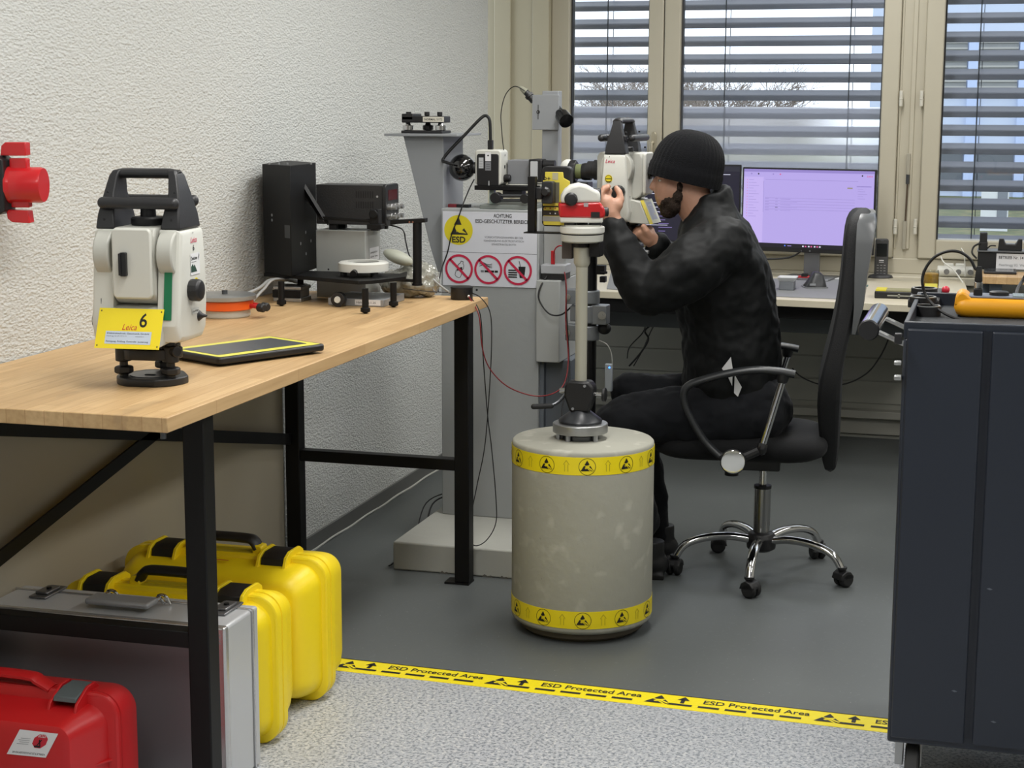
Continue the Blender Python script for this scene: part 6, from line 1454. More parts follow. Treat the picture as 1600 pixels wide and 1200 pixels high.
E_bg = emis('lilac_screen', (182, 166, 232), 1.0); E_d = emis('lilac_dark', (150, 134, 204), 1.); E_k = emis('screen_black', (20, 16, 30), 1.); E_r = emis('screen_red', (214, 90, 150), 1.); E_l = emis('lilac_light', (196, 178, 240), 1.); E_w = emis('screen_white', (220, 220, 240), 1.)
def deco1(D, w, h):
    D.rect(0, h * .965, w, h, E_d, 1); D.rect(0, 0, w, h * .055, E_k, 1)
    D.rect(0, h * .055, w * .155, h * .90, E_l, 1); D.rect(w * .155, h * .45, w * .158, h * .85, E_d, 2)
    for i, (x, m) in enumerate(((.06, E_d), (.115, E_k), (.23, E_d), (.285, E_r), (.91, E_k))): D.disk(w * x, h * .94, w * .006, m, 2, 12)
    D.text('Leica', w * .945, h * .925, h * .025, E_r, 2, .01, slant=.25)
    for i in range(14): D.rect(w * .04, h * (.86 - i * .036), w * (.08 + .02 * ((i * 7) % 3)), h * (.864 - i * .036), E_d, 2); D.rect(w * .025, h * (.86 - i * .036), w * .031, h * (.866 - i * .036), E_r, 2)
    D.rect(w * .17, h * .868, w * .88, h * .872, E_d, 2); D.rect(w * .17, h * .72, w * .86, h * .86, E_d, 1) if False else None
    D.rect(w * .80, h * .775, w * .84, h * .790, emis('screen_olive', (150, 140, 120), 1), 2)
    D.rect(w * .87, h * .80, w * .98, h * .812, E_d, 2)
    for i in range(5): D.rect(w * .88, h * (.77 - .03 * i), w * (.92 + .015 * (i % 3)), h * (.774 - .03 * i), E_d, 2)
    for i in range(5):
        z = h * (.635 - i * .036); D.rect(w * .17, z, w * .86, z + h * .0035, E_d, 2); D.rect(w * .17, z - h * .014, w * .20, z - h * .009, E_d, 2); D.rect(w * .25, z - h * .014, w * .27, z - h * .008, E_k if i == 3 else E_d, 2); D.rect(w * .29, z - h * .014, w * (.37 + .05 * (i % 2)), z - h * .010, E_d, 2)
    for i, x in enumerate((.47, .49, .515, .535, .56, .58, .60)): D.rect(w * x, h * .018, w * (x + .012), h * .036, (E_w, E_r, E_w, E_r)[i % 4], 2)
    D.disk(w * .335, h * .028, w * .006, emis('screen_blue', (80, 120, 240), 1), 2, 14); D.rect(w * .355, h * .022, w * .385, h * .032, E_d, 2); D.rect(w * .94, h * .02, w * .975, h * .03, E_w, 2)
monitor('computer_monitor', 'wide monitor showing a lilac web page behind the office chair', 1264, 436, R(-10), ((1160.5, 259.5), (1371, 267), (1363, 405), (1158, 385)), E_bg, deco1)
E_n = emis('navy_screen', (26, 24, 44), 1.)
def deco2(D, w, h):
    D.rect(0, h * .93, w, h, emis('navy_bar', (38, 38, 52), 1), 1); D.rect(w * .86, h * .885, w * .92, h * .893, E_w, 2)
    for i in range(11): D.rect(w * .12, h * (.80 - i * .06), w * (.20 + .09 * ((i * 5) % 4)), h * (.808 - i * .06), E_w, 2)
    for i in range(16): D.rect(w * .50, h * (.52 - i * .026), w * .565, h * (.528 - i * .026), E_d, 2)
    for i in range(7): D.rect(w * .30, h * (.42 - i * .05), w * (.36 + .03 * (i % 3)), h * (.426 - i * .05), E_d, 2)
    D.disk(w * .52, h * .04, w * .006, E_w, 2, 12)
monitor('computer_monitor', 'monitor with a dark navy screen behind the man in the beanie', 1075, 424, R(4), ((974, 254), (1158, 259), (1156, 386), (974, 378)), E_n, deco2)
def dc(px, py, dz=.004): q = at(px, py, Z=DZ + dz); return (float(q[0]), float(q[1]), DZ + dz)
cable('monitor_lead', [W_(1195, 405, 7.5), W_(1222, 404, 7.5), W_(1240, 400, 7.5), W_(1252, 392, 7.45)], .004, M_cable, 'black lead running to the back of the lilac monitor')
cable('desk_lead', [dc(1205, 424), dc(1235, 427), dc(1265, 423), dc(1300, 427), dc(1330, 431), dc(1355, 433), dc(1368, 432)], .0028, M_cable, 'thin black lead lying across the desk behind the mouse')
cable('hanging_loop', [W_(1238, 575, 7.2), W_(1247, 585, 7.2), W_(1262, 594, 7.2), W_(1285, 601, 7.2), W_(1320, 600, 7.2), W_(1352, 585, 7.2), W_(1372, 562, 7.2), W_(1388, 530, 7.2), W_(1390, 505, 7.2)], .003, M_cable, 'black cable sagging in a wide loop under the desk')
for i, P_ in enumerate(([(1035, 480), (1027, 500), (1008, 516), (1013, 530), (1002, 550), (983, 572)], [(1000, 490), (1008, 505), (1004, 520), (984, 542), (980, 560)], [(1040, 486), (1020, 512), (1005, 545), (990, 572)])):
    cable('under_desk_cable', [W_(a, b_, 7.1 + .02 * i) for a, b_ in P_], .004 if i == 0 else .0025, M_cable, ('thick black cable dangling under the desk by the elbow', 'thin black cable dangling left of the thicker one under the desk', 'second thin cable crossing the thick one under the desk')[i])
# power strip with two white adapters, thin white cord
q0, q1 = W_(1464, 420, 7.6), W_(1521, 420, 7.6)
z_ = max(DZ, 0) ; LY = 7.64
t = thing('power_strip', 'white power strip lying on the window ledge behind the jar', 'power strip', (q0[0], LY, LZ))
MB().cyl((0, .02, .024), (q1[0] - q0[0], .02, .024), .024, seg=20).build('body', M_white, t, bevel=.003)
for i in range(3): MB().cyl((.04 + i * .05, -.0045, .024), (.04 + i * .05, -.003, .024), .012, seg=16).build('outlet', mat('outlet_grey', (120, 120, 118), .5), t)
for i, (px0, px1) in enumerate(((1475, 1491), (1493, 1510))):
    a_ = W_(px0, 412, 7.68); b_ = W_(px1, 392, 7.68); o = MB().bb((0, 0, 0), (b_[0] - a_[0], .035, .055)).build('adapter', M_white, None, bevel=.004, loc=(a_[0], LY + .047, LZ)); tag(o, ('left', 'right')[i] + ' one of the two white plug adapters standing on the ledge behind the power strip', 'adapter')
    MB().bb((.006, -.001, .012), (.02, 0, .03)).build('rating_label', mat('pale_grey_label', (190, 192, 188), .5), o)
cable('power_lead', [W_(1504, 395, 7.66), W_(1502, 388, 7.62), W_(1507, 400, 7.6), W_(1508, 432, 7.6)], .0022, mat('white_cord', (220, 220, 214), .5), 'short white cord beside the adapters on the ledge')
cable('power_lead', [W_(1470, 401, 7.62), W_(1475, 410, 7.6), W_(1488, 420, 7.58), W_(1498, 432, 7.56), W_(1507, 446, 7.5)], .003, mat('white_cord', (220, 220, 214), .5), 'long white cord trailing from the power strip over the desk edge')

# ================================================================ SECOND TABLE AT THE RIGHT
Z2 = .80
def k2(px, py, z=Z2): q = at(px, py, Z=z); return (float(q[0]), float(q[1]))
a_ = k2(1533, 432); y_b = 7.44
t = thing('side_table', 'wooden-topped side table with blue-grey legs at the right edge', 'table', (0, 0, 0))
MB().bb((a_[0], a_[1], Z2 - .03), (1.4, y_b, Z2)).build('tabletop', M_wood, t, bevel=.002)
M_bg = mat('table_blue_grey', (86, 96, 108), .45)
x_l = k2(1546, 446, Z2 - .03)[0]
MB().bb((x_l, a_[1] + .04, .0), (x_l + .05, a_[1] + .09, Z2 - .03)).build('leg', M_bg, t, bevel=.003); MB().bb((x_l, y_b - .1, .0), (x_l + .05, y_b - .05, Z2 - .03)).build('leg', M_bg, t, bevel=.003)
MB().bb((1.3, a_[1] + .04, .0), (1.35, a_[1] + .09, Z2 - .03)).build('leg', M_bg, t, bevel=.003)
MB().bb((x_l + .05, a_[1] + .30, .35), (1.3, a_[1] + .32, Z2 - .031)).build('modesty_panel', mat('panel_stone', (128, 130, 126), .5), t, bevel=.002)
MB().bb((a_[0] + .005, a_[1] + .08, .30), (a_[0] + .035, y_b - .02, Z2 - .031)).build('side_panel', M_bg, t)
p0, p1 = k2(1537, 428), k2(1588, 428); o = tag(MB().bb((p0[0], p0[1] - .0, Z2), (p1[0], p0[1] + .16, Z2 + .010)).build('field_tablet', M_blk, bevel=.003), 'black field tablet lying on the side table before the charger shelf', 'tablet'); MB().bb((p0[0] + .012, p0[1] + .012, Z2 + .010), (p1[0] - .012, p0[1] + .148, Z2 + .0108)).build('glass_screen', mat('tablet_glass', (60, 62, 66), .15), o)
yb = p0[1] + .20; s0_ = W_(1527, 413, yb); s1_ = W_(1527, 393, yb)
t = thing('charger_shelf', 'black charger shelf with a white printed label on the side table', 'charger shelf', (s0_[0], yb, Z2)); hz_ = max(.03, s1_[2] - Z2)
MB().bb((0, 0, 0), (.45, .12, hz_)).build('body', M_blk, t, bevel=.003); MB().bb((-.003, -.01, hz_), (.455, .125, hz_ + .005)).build('top_plate', mat('shelf_top_grey', (96, 98, 100), .4), t)
xl = W_(1557, 400, yb)[0] - s0_[0]; D = Decal(planar((xl, 0, 0), (1, 0, 0), (0, 0, 1))); D.rect(0, hz_ * .05, .3, hz_ * .92, M_paper, 1); D.text('BETRIEB Nr. 14', .010, hz_ * .62, hz_ * .17, M_ink, 2, .01, width=.10); D.text('Heerbrugg SG  Werkstatt', .012, hz_ * .22, hz_ * .14, M_gink, 2, .0, width=.14); D.build('label', t)
b0 = W_(1530, 391, yb + .03); b1 = W_(1543, 364, yb + .03)
o = thing('battery_charger', 'tall narrow black battery charger on the left end of the charger shelf', 'charger', (b0[0], yb + .02, Z2 + hz_ + .005)); MB().bb((0, 0, 0), (b1[0] - b0[0], .05, b1[2] - b0[2] + .0)).build('body', M_blk, o, bevel=.004); MB().bb((-.003, -.004, 0), (b1[0] - b0[0] + .003, .054, (b1[2] - b0[2]) * .45)).build('base', M_rub, o, bevel=.003)
b0 = W_(1559, 391, yb + .03); sc_ = W_(1597, 391, yb)[0] - b0[0]
o = thing('charging_cradle', 'black charging cradle with two raised ends on the charger shelf', 'charging cradle', (b0[0], yb + .02, Z2 + hz_ + .005)); MB().prism([(0, 0), (sc_, 0), (sc_, .05), (sc_ * .84, .05), (sc_ * .72, .026), (sc_ * .32, .026), (sc_ * .22, .05), (.004, .05)], 0, .06).build('body', M_blk, o, bevel=.003); MB().bb((sc_ * .34, .01, .026), (sc_ * .70, .05, .030)).build('contact_pad', M_grey, o)
cable('charger_lead', [W_(1526, 404, yb - .02), W_(1519, 395, yb - .02), W_(1522, 385, yb - .0), W_(1532, 380, yb + .015)], .004, M_cable, 'short black lead looping up to the battery charger')
cable('cradle_lead', [W_(1543, 388, yb + .015), W_(1548, 384, yb + .01), W_(1556, 384, yb + .015)], .003, M_cable, 'black link lead between battery charger and cradle')
cable('thick_probe_cable', [W_(1606, 425, 4.3), W_(1597, 440, 4.3), W_(1590, 452, 4.2), W_(1587, 466, 4.05)], .0045, M_cable, 'thick black probe cable rising at the right edge behind the multimeter')

# ================================================================ TOOL CABINET
KX0, KY0, KY1, KZ0, KZ1 = -.182, 3.655, 4.25, .115, 1.045
_x1, _x2 = float(at(1523, 800, Y=KY0)[0]), float(at(1537, 800, Y=KY0)[0]); KX1 = KX0 + .016 + 4 * (_x1 - KX0 - .008) + 3 * (_x2 - _x1)
M_cab = mat('cabinet_navy', (31, 37, 48), .38, var=.05, vscale=2, bump=.03, bscale=200)
M_cab2 = mat('cabinet_navy_dark', (22, 27, 38), .4)
t = thing('tool_cabinet', 'dark navy metal tool cabinet on castors at the right edge', 'tool cabinet', (0, 0, 0))
MB().bb((KX0, KY0, KZ0), (KX1, KY1, KZ1 - .035)).build('body', M_cab, t, bevel=.006)
rm = MB(); th = .010; rm.bb((KX0, KY0, KZ1 - .036), (KX1, KY0 + th, KZ1)); rm.bb((KX0, KY1 - th, KZ1 - .036), (KX1, KY1, KZ1)); rm.bb((KX0, KY0 + th, KZ1 - .036), (KX0 + th, KY1 - th, KZ1)); rm.bb((KX1 - th, KY0 + th, KZ1 - .036), (KX1, KY1 - th, KZ1)); rm.build('tray_rim', M_cab, t, bevel=.002)
lab(MB().bb((KX0 + th, KY0 + th, KZ1 - .036), (KX1 - th, KY1 - th, KZ1 - .030)).build('tray_mat', mat('ribbed_tray_mat', (42, 46, 50), .7, bump=.3, bscale=200), t), 'dark rubber mat in the tray')
zp0, zp1 = KZ0 + .015, float(at(1530, 517, Y=KY0)[2])
xs = [KX0 + .008, float(at(1523, 800, Y=KY0)[0]), float(at(1537, 800, Y=KY0)[0]), 0, 0]
w_p = xs[1] - xs[0]; gp = xs[2] - xs[1]
x = xs[0]
for i in range(4):
    x1_ = min(x + w_p, KX1 - .008)
    if x1_ - x < .03: break
    pan = MB(); pan.prism(rrect(x, zp0, x1_, zp1, .004), KY0 - .010, KY0 + .002); pan.build('front_panel', M_cab, t, bevel=.004)
    if x1_ + gp < KX1: MB().bb((x1_, KY0 - .003, zp0 + .012), (x1_ + gp, KY0 + .001, zp1)).bb((x1_ + gp * .47, KY0 - .006, zp0 + .012), (x1_ + gp * .53, KY0 - .002, zp1)).build('groove', M_cab2, t)
    x = x1_ + gp
D = Decal(planar((KX0, KY0 - .0102, 0), (1, 0, 0), (0, 0, 1))); sq = mat('scuff_grey', (92, 98, 106), .6)
for px, py in ((1491, 1077), (1552, 1125), (1546, 918)): q = at(px, py, Y=KY0); D.poly([(q[0] - KX0 - .006, q[2]), (q[0] - KX0, q[2] + .002), (q[0] - KX0 + .007, q[2] - .001), (q[0] - KX0 + .001, q[2] - .003)], sq, 1)
D.build('scuffs', t)
for x_, y_, fr in ((KX0 + .05, KY0 + .06, 1), (KX1 - .05, KY0 + .06, 1), (KX0 + .05, KY1 - .06, 0), (KX1 - .05, KY1 - .06, 0)):
    ca = MB(); ca.bb((x_ - .040, y_ - .03, KZ0 - .006), (x_ + .03, y_ + .03, KZ0)); ca.bb((x_ - .034, y_ - .020, .05), (x_ - .016, y_ + .016, KZ0 - .004)); ca.bb((x_ + .020, y_ - .018, .05), (x_ + .024, y_ + .016, KZ0 - .004))
    co_ = ca.build('castor_fork', M_alu, t, bevel=.002)
    MB().turn((x_ - .012, y_ + .01, .046), (x_ + .018, y_ + .01, .046), [(.040, 0), (.046, .004), (.046, .026), (.040, .030)], 30).build('wheel', mat('wheel_grey_rubber', (70, 70, 70), .6), co_)
# push bar on the cabinet's left flank
hc0 = at(1357, 517, X=KX0 - .085); hc1 = at(1372, 474, X=KX0 - .085)
hx_ = KX0 - .078; c0_ = at(1357, 516, X=hx_); c1_ = (hx_, float(c0_[1]) + .26, float(c0_[2]))
c1q = at(1374, 473, X=hx_); L_ = min(.5, max(.2, float(c1q[1] - c0_[1])))
c1_ = (hx_, float(c0_[1]) + L_, float(c0_[2])); rb_ = .0225
t = thing('push_bar', 'thick chrome push bar with black end caps beside the navy cabinet', 'push bar', (hx_, float(c0_[1]), float(c0_[2])))
MB().cyl((0, .006, 0), (0, L_, 0), rb_, seg=36).build('bar', M_chrome, t); MB().turn((0, .008, 0), (0, -.004, 0), [(rb_ * 1.01, 0), (rb_ * 1.02, .008), (rb_ * .9, .012)], 36).build('end_cap', M_blk, t); MB().cyl((0, L_, 0), (0, L_ + .006, 0), rb_ * .98, seg=30).build('end_cap', M_blk, t)
for y in (.04, L_ - .04): MB().cyl((rb_ * .8, y, -.008), (KX0 - hx_ - .0005, y, -.034), .0055, seg=14).build('strut', M_alu, t)
for px, py, hh_, m_ in ((1404, 529, .022, M_blk), (1403, 567, .008, M_alu), (1403, 590, .010, M_alu)):
    q = at(px + 3, py, X=KX0 - .004); o = MB().bb((-.012, -.010, -hh_ / 2), (.0035, .010, hh_ / 2)).build('side_latch' if m_ is M_blk else 'side_screw', m_, bpy.data.objects['tool_cabinet'], bevel=.002, loc=(KX0 - .004, float(q[1]), float(q[2])))
# things in the cabinet's tray
TZc = KZ1 - .030
def kt(px, py, z=TZc): q = at(px, py, Z=z); return (float(q[0]), float(q[1]))
def lensring(px, py, z, r, h, label, m1=M_blk):
    c = kt(px, py, z); t = thing('adapter_ring', label, 'adapter ring', (*c, z), 0)
    MB().lathe([(r * .80, 0), (r, 0), (r, h), (r * .80, h)], 40, cap=False).lathe([(r * .80, 0), (r * .80, h)], 40, cap=False).build('ring', m1, t)
    MB().lathe([(r * .82, h + .0002), (r * .95, h + .0002), (r * .95, h + .002), (r * .82, h + .002)], 40, cap=False).build('bright_edge', M_alu, t); return t
r1 = (kt(1466, 475)[0] - kt(1420, 475)[0]) / 2
t = thing('ring_tray', 'black tray holding adapter rings in the cabinet top, left rear corner', 'ring tray', (*kt(1443, 480), TZc)); MB().bb((-r1 * 1.05, -.02, 0), (r1 * 1.05, .26, .020)).build('body', M_blk, t, bevel=.003)
lensring(1442, 472, TZc + .020, r1 * .92, .012, 'black adapter ring with a yellow gleam, nearest of the two on the ring tray'); lensring(1444, 458, TZc + .020, r1 * .92, .012, 'black adapter ring farthest back on the ring tray')
r2 = (kt(1470, 492)[0] - kt(1426, 492)[0]) / 2
lensring(1448, 493, TZc, r2, .022, 'loose black adapter ring with a silver edge before the ring tray')
kn = thing('red_knob', 'small red ball-topped knob standing behind the yellow multimeter', 'knob', (*kt(1477, 468), TZc)); MB().cyl((0, 0, 0), (0, 0, .018), .006).build('stem', M_rub, kn); MB().ell((0, 0, .024), (.010, .010, .010)).build('ball', mat('ball_red', (200, 40, 60), .4), kn)  # loose red knob: a ball on a short stem
# yellow multimeter
m0, m1 = kt(1492, 496), kt(1608, 504)
MX0, MY = m0[0], m0[1]
t = thing('multimeter', 'yellow multimeter lying on its back in the cabinet tray', 'multimeter', (MX0, MY, TZc), R(0)); ml, mw, mh = .215, .105, .048
M_mm = mat('multimeter_yellow', (230, 160, 24), .42)
def mr(z, i): return [(x_, y_, z) for x_, y_ in rrect(i - .004, i, ml - i, mw - i, .022, 6)]
MB().loft([mr(.0, .014), mr(.006, .006), mr(.020, .0), mr(.034, .002), mr(.044, .010)]).build('holster', M_mm, t, smooth=50)
MB().prism(rrect(.016, .014, ml - .016, mw - .014, .014, 5), .044, .049, plane='xy').build('face', mat('multimeter_grey', (112, 116, 128), .4), t, bevel=.002)
MB().prism([(-.003, .026), (-.001, .046), (.006, .056), (.016, .058), (.026, .052), (.036, .042), (.036, .026)], .008, mw - .008).build('bumper', M_mm, t, bevel=.005, seg=3)
MB().bb((.125, .018, .049), (.20, mw - .018, .051)).build('display', mat('lcd_grey', (120, 130, 122), .2), t)
MB().lathe([(.022, .049), (.022, .056), (.018, .058)], 24, T((.095, mw / 2, 0))).build('dial', M_blk, t)
pj_ = (.048, .035)
pg = thing('probe_connector', 'black coaxial plug with a silver collar standing in the multimeter', 'connector', (MX0 + pj_[0], MY + pj_[1], TZc + .049))
MB().bb((-.010, -.010, .0), (.010, .010, .016)).build('base', M_blk, pg, bevel=.002); MB().lathe([(.008, .016), (.0095, .017), (.0095, .030), (.008, .031)], 24).build('collar', M_chrome, pg); MB().lathe([(.008, .031), (.009, .034), (.0065, .060), (.0055, .066)], 20).build('boot', M_rub, pg)
YP = MY + pj_[1]; pc = lambda px, py, v=0: W_(px, py, YP + v)
cable('probe_cable', [(MX0 + pj_[0], YP, TZc + .110), pc(1524, 420), pc(1516, 405), pc(1500, 394), pc(1480, 393), pc(1460, 402), pc(1446, 420), pc(1441, 440), pc(1447, 462), pc(1462, 480, -.03), pc(1480, 492, -.05), pc(1500, 500, -.06)], .0034, M_cable, 'black probe cable arching from the multimeter plug down into the cabinet tray')

# ================================================================ CASES UNDER THE BENCH
def rugged(name, label, X0_, X1_, Y0_, Y1_, H, m, mh, latch=(.22, .76), far=False):
    t = thing(name, label, 'carrying case', ((X0_ + X1_) / 2, (Y0_ + Y1_) / 2, 0)); w, d = (X1_ - X0_) / 2, (Y1_ - Y0_) / 2
    R0_ = .055
    def rg(y, i, r=R0_): return [(x_, y, z_) for x_, z_ in rrect(-w + i, i, w - i, H - i, r, 8)]
    p = -.02
    MB().loft([rg(-d, .050, .04), rg(-d + .012, .034, .045), rg(-d + .05, .022, .05), rg(p - .030, .014, .055), rg(p - .004, .012, .055)]).build('front_shell', m, t, smooth=40)
    MB().loft([rg(d, .050, .04), rg(d - .012, .034, .045), rg(d - .05, .022, .05), rg(p + .026, .014, .055), rg(p + .002, .012, .055)]).build('rear_shell', m, t, smooth=40)
    MB().loft([rg(p - .030, .004), rg(p - .026, 0), rg(p - .004, 0), rg(p - .002, .004)]).build('front_rim', m, t, smooth=40)
    MB().loft([rg(p + .001, .004), rg(p + .003, 0), rg(p + .024, 0), rg(p + .028, .004)]).build('rear_rim', m, t, smooth=40)
    for f in latch:
        x = -w + 2 * w * f
        for dx in (-.036, .036):
            MB().prism([(p - .075, H - .03), (p - .055, H + .004), (p - .03, H + .014), (p + .03, H + .014), (p + .05, H + .002), (p + .06, H - .03)], x + dx - .004, x + dx + .004, plane='yz').build('latch_cheek', m, t, bevel=.001)
        MB().prism([(p - .058, H - .03), (p - .052, H + .000), (p - .028, H + .010), (p + .028, H + .010), (p + .042, H - .004), (p + .04, H - .01)], x - .031, x + .031, plane='yz').build('latch', mh, t, bevel=.002)
    hw2 = .085
    for s_ in (-1, 1): MB().prism([(s_ * (hw2 - .012), H - .012), (s_ * (hw2 + .022), H - .012), (s_ * (hw2 + .016), H + .018), (s_ * (hw2 - .004), H + .022)], p - .022, p + .016).build('handle_mount', m, t, bevel=.003)
    MB().tube([(-hw2, p + .0, H + .008), (-hw2 + .012, p, H + .026), (-hw2 + .035, p, H + .032), (hw2 - .035, p, H + .032), (hw2 - .012, p, H + .026), (hw2, p, H + .008)], .0125, 10, 4, flat=(.9, 2.0)).build('handle', mh, t, smooth=60)
    return t, w, d, H
M_cy = mat('case_bright_yellow', (244, 216, 22), .42, var=.04, vscale=5, bump=.04, bscale=60)
rt, w, d, H = rugged('carrying_case', 'larger yellow hard case standing farthest back under the bench', -2.13, -1.570, 3.735, 4.03, .372, M_cy, M_blk)
D = Decal(planar((0, -.02 - .032, H - .0128), (1, 0, 0), (0, 1, 0), (0, 0, 1)))
D.rect(-.04, -.032, .03, -.026, M_redink, 2); D.build('warning_print', rt)
rt2, w2, d2, H2 = rugged('carrying_case', 'yellow hard case standing between the silver case and the larger yellow one', -2.13, -1.570, 3.455, 3.70, .362, M_cy, M_blk, (.18, .80))
D = Decal(planar((w2 + .0005 - .003, 0, 0), (0, 1, 0), (0, 0, 1), (1, 0, 0)))
# silver case
SX0, SX1, SY0, SY1, SH = -2.165, -1.562, 3.235, 3.42, .378
M_sil = mat('silver_case_skin', (196, 198, 200), .36, .3, var=.03); M_sile = mat('silver_case_edge', (208, 208, 208), .25, .85)
t = thing('aluminium_case', 'silver aluminium case standing upright behind the bench leg', 'carrying case', (SX0, SY0, 0)); SW, SD = SX1 - SX0, SY1 - SY0
MB().bb((.004, .004, .002), (SW - .004, SD * .80, SH - .002)).build('front_shell', M_sil, t, bevel=.008, seg=3); MB().bb((.004, SD * .82, .002), (SW - .004, SD - .004, SH - .002)).build('lid', M_sil, t, bevel=.006, seg=3)
MB().bb((0, SD * .795, 0), (SW, SD * .825, SH)).build('seam_profile', M_sile, t, bevel=.002)
fe = MB(); fe.prism(rrect(0, 0, SW, SH, .006), 0, .022); fo = fe.build('front_rim', M_sile, t, bevel=.005)
MB().bb((.03, -.0008, .03), (SW - .03, .001, SH - .05)).build('front_sheet', mat('case_front_sheet', (150, 148, 152), .38, .5, var=.05), t)
for i in range(3): MB().bb((.012, -.0022, SH - .020 - i * .009), (SW - .012, .0, SH - .016 - i * .009)).build('front_ridge', M_sile, t)
for f in (.16, .90):
    x = SW * f; l_ = MB(); l_.bb((x - .022, SD * .45, SH - .001), (x + .022, SD * .98, SH + .004)); l_.bb((x - .016, SD * .55, SH + .004), (x + .016, SD * .86, SH + .010)); lo = l_.build('latch', mat('latch_steel', (130, 130, 132), .3, .8), t, bevel=.002); MB().lathe([(.006, 0), (.006, .004)], 14, T((x + .004, SD * .70, SH + .010))).build('lock', M_blkmet, lo)
hx0, hx1 = SW * .40, SW * .66
MB().bb((hx0, SD * .22, SH + .010), (hx1, SD * .52, SH + .024)).build('handle', mat('handle_grey', (150, 152, 154), .35, .3), t, bevel=.006, seg=3)
for x in (hx0 + .02, hx1 - .01): MB().tube([(x, SD * .45, SH + .016), (x + .004, SD * .60, SH + .018), (x + .006, SD * .68, SH + .001)], .004, 8, 4).tube([(x - .014, SD * .68, SH + .001), (x - .005, SD * .66, SH + .02), (x + .012, SD * .66, SH + .02), (x + .022, SD * .68, SH + .001)], .0035, 8, 3).build('handle_hinge', M_chrome, t)
# red case
RX1, RY0, RY1, RH = -1.678, 2.86, 3.085, .305
M_red = mat('case_red', (186, 26, 30), .38, var=.04, vscale=5); M_lg = mat('latch_slate', (84, 92, 94), .45)
t = thing('carrying_case', 'red hard case with a white sticker in the front left corner', 'carrying case', (RX1, RY0, 0)); RD = RY1 - RY0; w = .44
def rg(y, i, r=.05, it=None): return [(x_, y, z_) for x_, z_ in rrect(-w + i, i, -i, RH - (i if it is None else it), r, 8)]
yp = .125
MB().loft([rg(0.0, .060, .03, .046), rg(.006, .050, .03, .036), rg(.05, .040, .04, .028), rg(.085, .030, .045, .024), rg(yp - .008, .020, .05, .022), rg(yp - .004, .018, .05, .018)]).build('front_shell', M_red, t, smooth=40)
MB().loft([rg(yp - .016, .004), rg(yp - .012, 0), rg(yp - .003, 0), rg(yp - .002, .004)]).build('front_rim', M_red, t, smooth=40)
MB().loft([rg(yp, .004), rg(yp + .002, .0), rg(RD - .05, .002), rg(RD - .01, .014), rg(RD, .03)]).build('rear_shell', M_red, t, smooth=40)
for zz_ in (.085, .125, .165): MB().prism([(.04, -.030), (yp - .012, -.006), (yp - .012, -.030)], zz_, zz_ + .004, plane='xy').build('rib', M_red, t) if False else MB().prism([(-.046, .05), (-.012, yp - .012), (-.046, yp - .012)], zz_, zz_ + .004, plane='xy').build('side_rib', M_red, t)
xl = -.10
for dx in (-.030, .030): MB().prism([(yp - .075, RH - .055), (yp - .055, RH - .012), (yp - .01, RH + .012), (yp + .02, RH + .012), (yp + .04, RH - .004)], xl + dx - .003, xl + dx + .003, plane='yz').build('latch_cheek', M_red, t, bevel=.001)
MB().prism([(yp - .050, RH - .012), (yp - .046, RH - .002), (yp - .01, RH + .008), (yp + .03, RH + .008), (yp + .03, RH - .002)], xl - .026, xl + .026, plane='yz').build('latch', M_lg, t, bevel=.002)
MB().tube([(xl - .055, yp, RH - .004), (xl - .085, yp, RH + .010), (xl - .11, yp, RH + .018), (xl - .24, yp, RH + .018), (xl - .27, yp, RH + .008), (xl - .29, yp, RH - .004)], .012, 10, 4, flat=(.7, 1.7)).build('handle', M_red, t, smooth=60)
cr_ = [W_(a, b_, RY0 + .002) for a, b_ in ((32, 1129), (92, 1135), (73, 1183), (12, 1177))]
n_s = 30; yS = -.0012
P_ = [(c[0] - RX1, c[2]) for c in cr_]
TLs, TRs, BRs, BLs = [Vector((p[0], p[1])) for p in P_]
def smap(u, v, l):
    a = BLs.lerp(BRs, u).lerp(TLs.lerp(TRs, u), v); zt = RH - .047; y = -.0012 - l
    return Vector((a.x, y, min(a.y, zt)))
D = Decal(smap); D.rect(0, 0, 1, 1, M_paper, 1)
oc = [(.70 + .19 * math.cos(R(22.5 + 45 * i)), .50 + .24 * math.sin(R(22.5 + 45 * i))) for i in range(8)]
D.poly(oc, M_redink, 2); D.text('STOP', .80, .72, -.10, M_paper, 3, .0, width=-.19) ; D.line((.66, .36), (.73, .55), .03, M_ink, 3); D.line((.74, .36), (.67, .55), .03, M_ink, 3); D.rect(.60, .30, .76, .36, M_ink, 3)
for i in range(4): D.rect(.14 + .05 * (i % 2), .36 + i * .06, .44, .372 + i * .06, M_gink, 2)
D.text('VERLETZUNGSGEFAHR', .96, .12, -.06, M_ink, 2, .0, width=-.85); D.rect(.12, .84, .20, .90, M_redink, 2); D.rect(.24, .86, .48, .875, M_gink, 2)
lab(D.build('sticker', t), 'white sticker with a red STOP octagon, upside down')

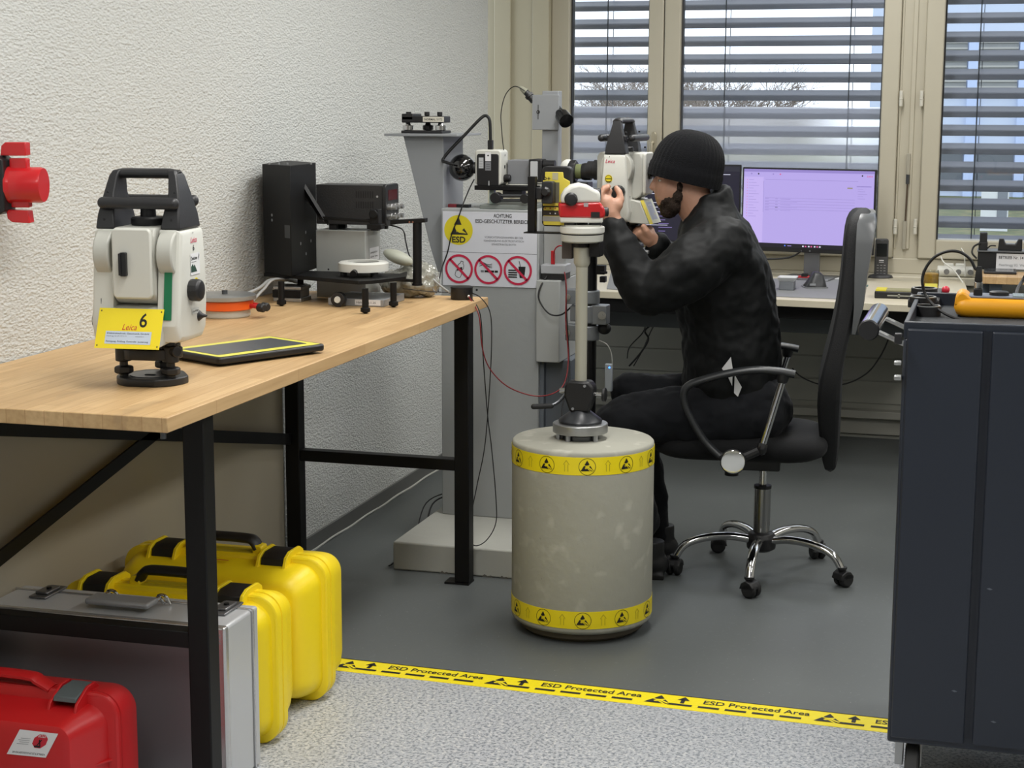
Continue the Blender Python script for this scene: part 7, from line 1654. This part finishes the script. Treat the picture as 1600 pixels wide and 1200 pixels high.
# ================================================================ RED INDUSTRIAL SOCKET ON THE WALL
YSk = 3.36
S = lambda px, py, v=0: W_(px, py, YSk + v)
xb = S(16, 288)[0]; zt1, zb1 = S(10, 243)[2], S(10, 334)[2]; zc_ = (zt1 + zb1) / 2
t = thing('industrial_socket', 'red three-phase socket on a black wall box at the left edge', 'electrical socket', (xb, YSk, zc_), R(12)); hb = (zt1 - zb1) / 2
pr2 = [(-.045, -hb), (.03, -hb), (.045, -hb + .012), (.045, hb - .012), (.03, hb), (-.045, hb)]
MB().loft([[(WX - xb + .012, y, z) for y, z in pr2], [(-.012, y, z) for y, z in pr2], [(0, y * .86, z * .86) for y, z in pr2]]).build('wall_box', M_blk, t, bevel=.003)
D = Decal(planar((-.060, -.0455, -.012), (1, 0, 0), (0, 0, 1))); D.rect(0, 0, .030, .026, mat('pale_grey_label', (190, 192, 188), .5), 1); D.build('rating_plate', t)
M_rs = mat('socket_red', (196, 30, 36), .3, coat=.3)
SF = Frame((xb, YSk, 0), R(12)); S = lambda px, py, v=0: (SF.p(px, py, v)[0] + xb, 0, SF.p(px, py, v)[2])
ln = S(70, 285)[0] - xb; rr2 = (S(50, 256)[2] - S(50, 312)[2]) / 2
MB().turn((-.002, 0, 0), (ln, 0, 0), [(rr2 * 1.05, 0), (rr2 * 1.05, .006), (rr2 * 1.0, .010), (rr2, .012), (rr2, ln - .006), (rr2 * .94, ln)], 44).build('socket_body', M_rs, t, smooth=40)
MB().bb((.004, -.012, rr2 * .9), (S(44, 250)[0] - xb, .012, S(44, 247)[2] - zc_)).build('hinge_block', M_rs, t, bevel=.002)
MB().bb((.004, -.012, -rr2 * 1.25), (S(48, 320)[0] - xb, .012, -rr2 * .9)).build('hinge_block', M_rs, t, bevel=.002)
u0, u1, v0_, v1_ = S(4, 240)[0] - xb, S(44, 240)[0] - xb, S(20, 243)[2] - zc_, S(20, 222)[2] - zc_
MB().prism([(u0, v0_), (u1, v0_), (u1, v1_), (u0 + .012, v1_), (u0 + .003, v1_ - .008)], -.016, .016).build('flap_lid', M_rs, t, bevel=.002)
u0, u1, v0_, v1_ = S(14, 340)[0] - xb, S(50, 340)[0] - xb, S(30, 348)[2] - zc_, S(30, 327)[2] - zc_
MB().prism([(u0 + .012, v0_ + .002), (u1, v0_), (u1 - .003, v1_ - .002), (u0, v1_), (u0 + .002, v0_ + .010)], -.016, .016).build('latch_flap', M_rs, t, bevel=.002)
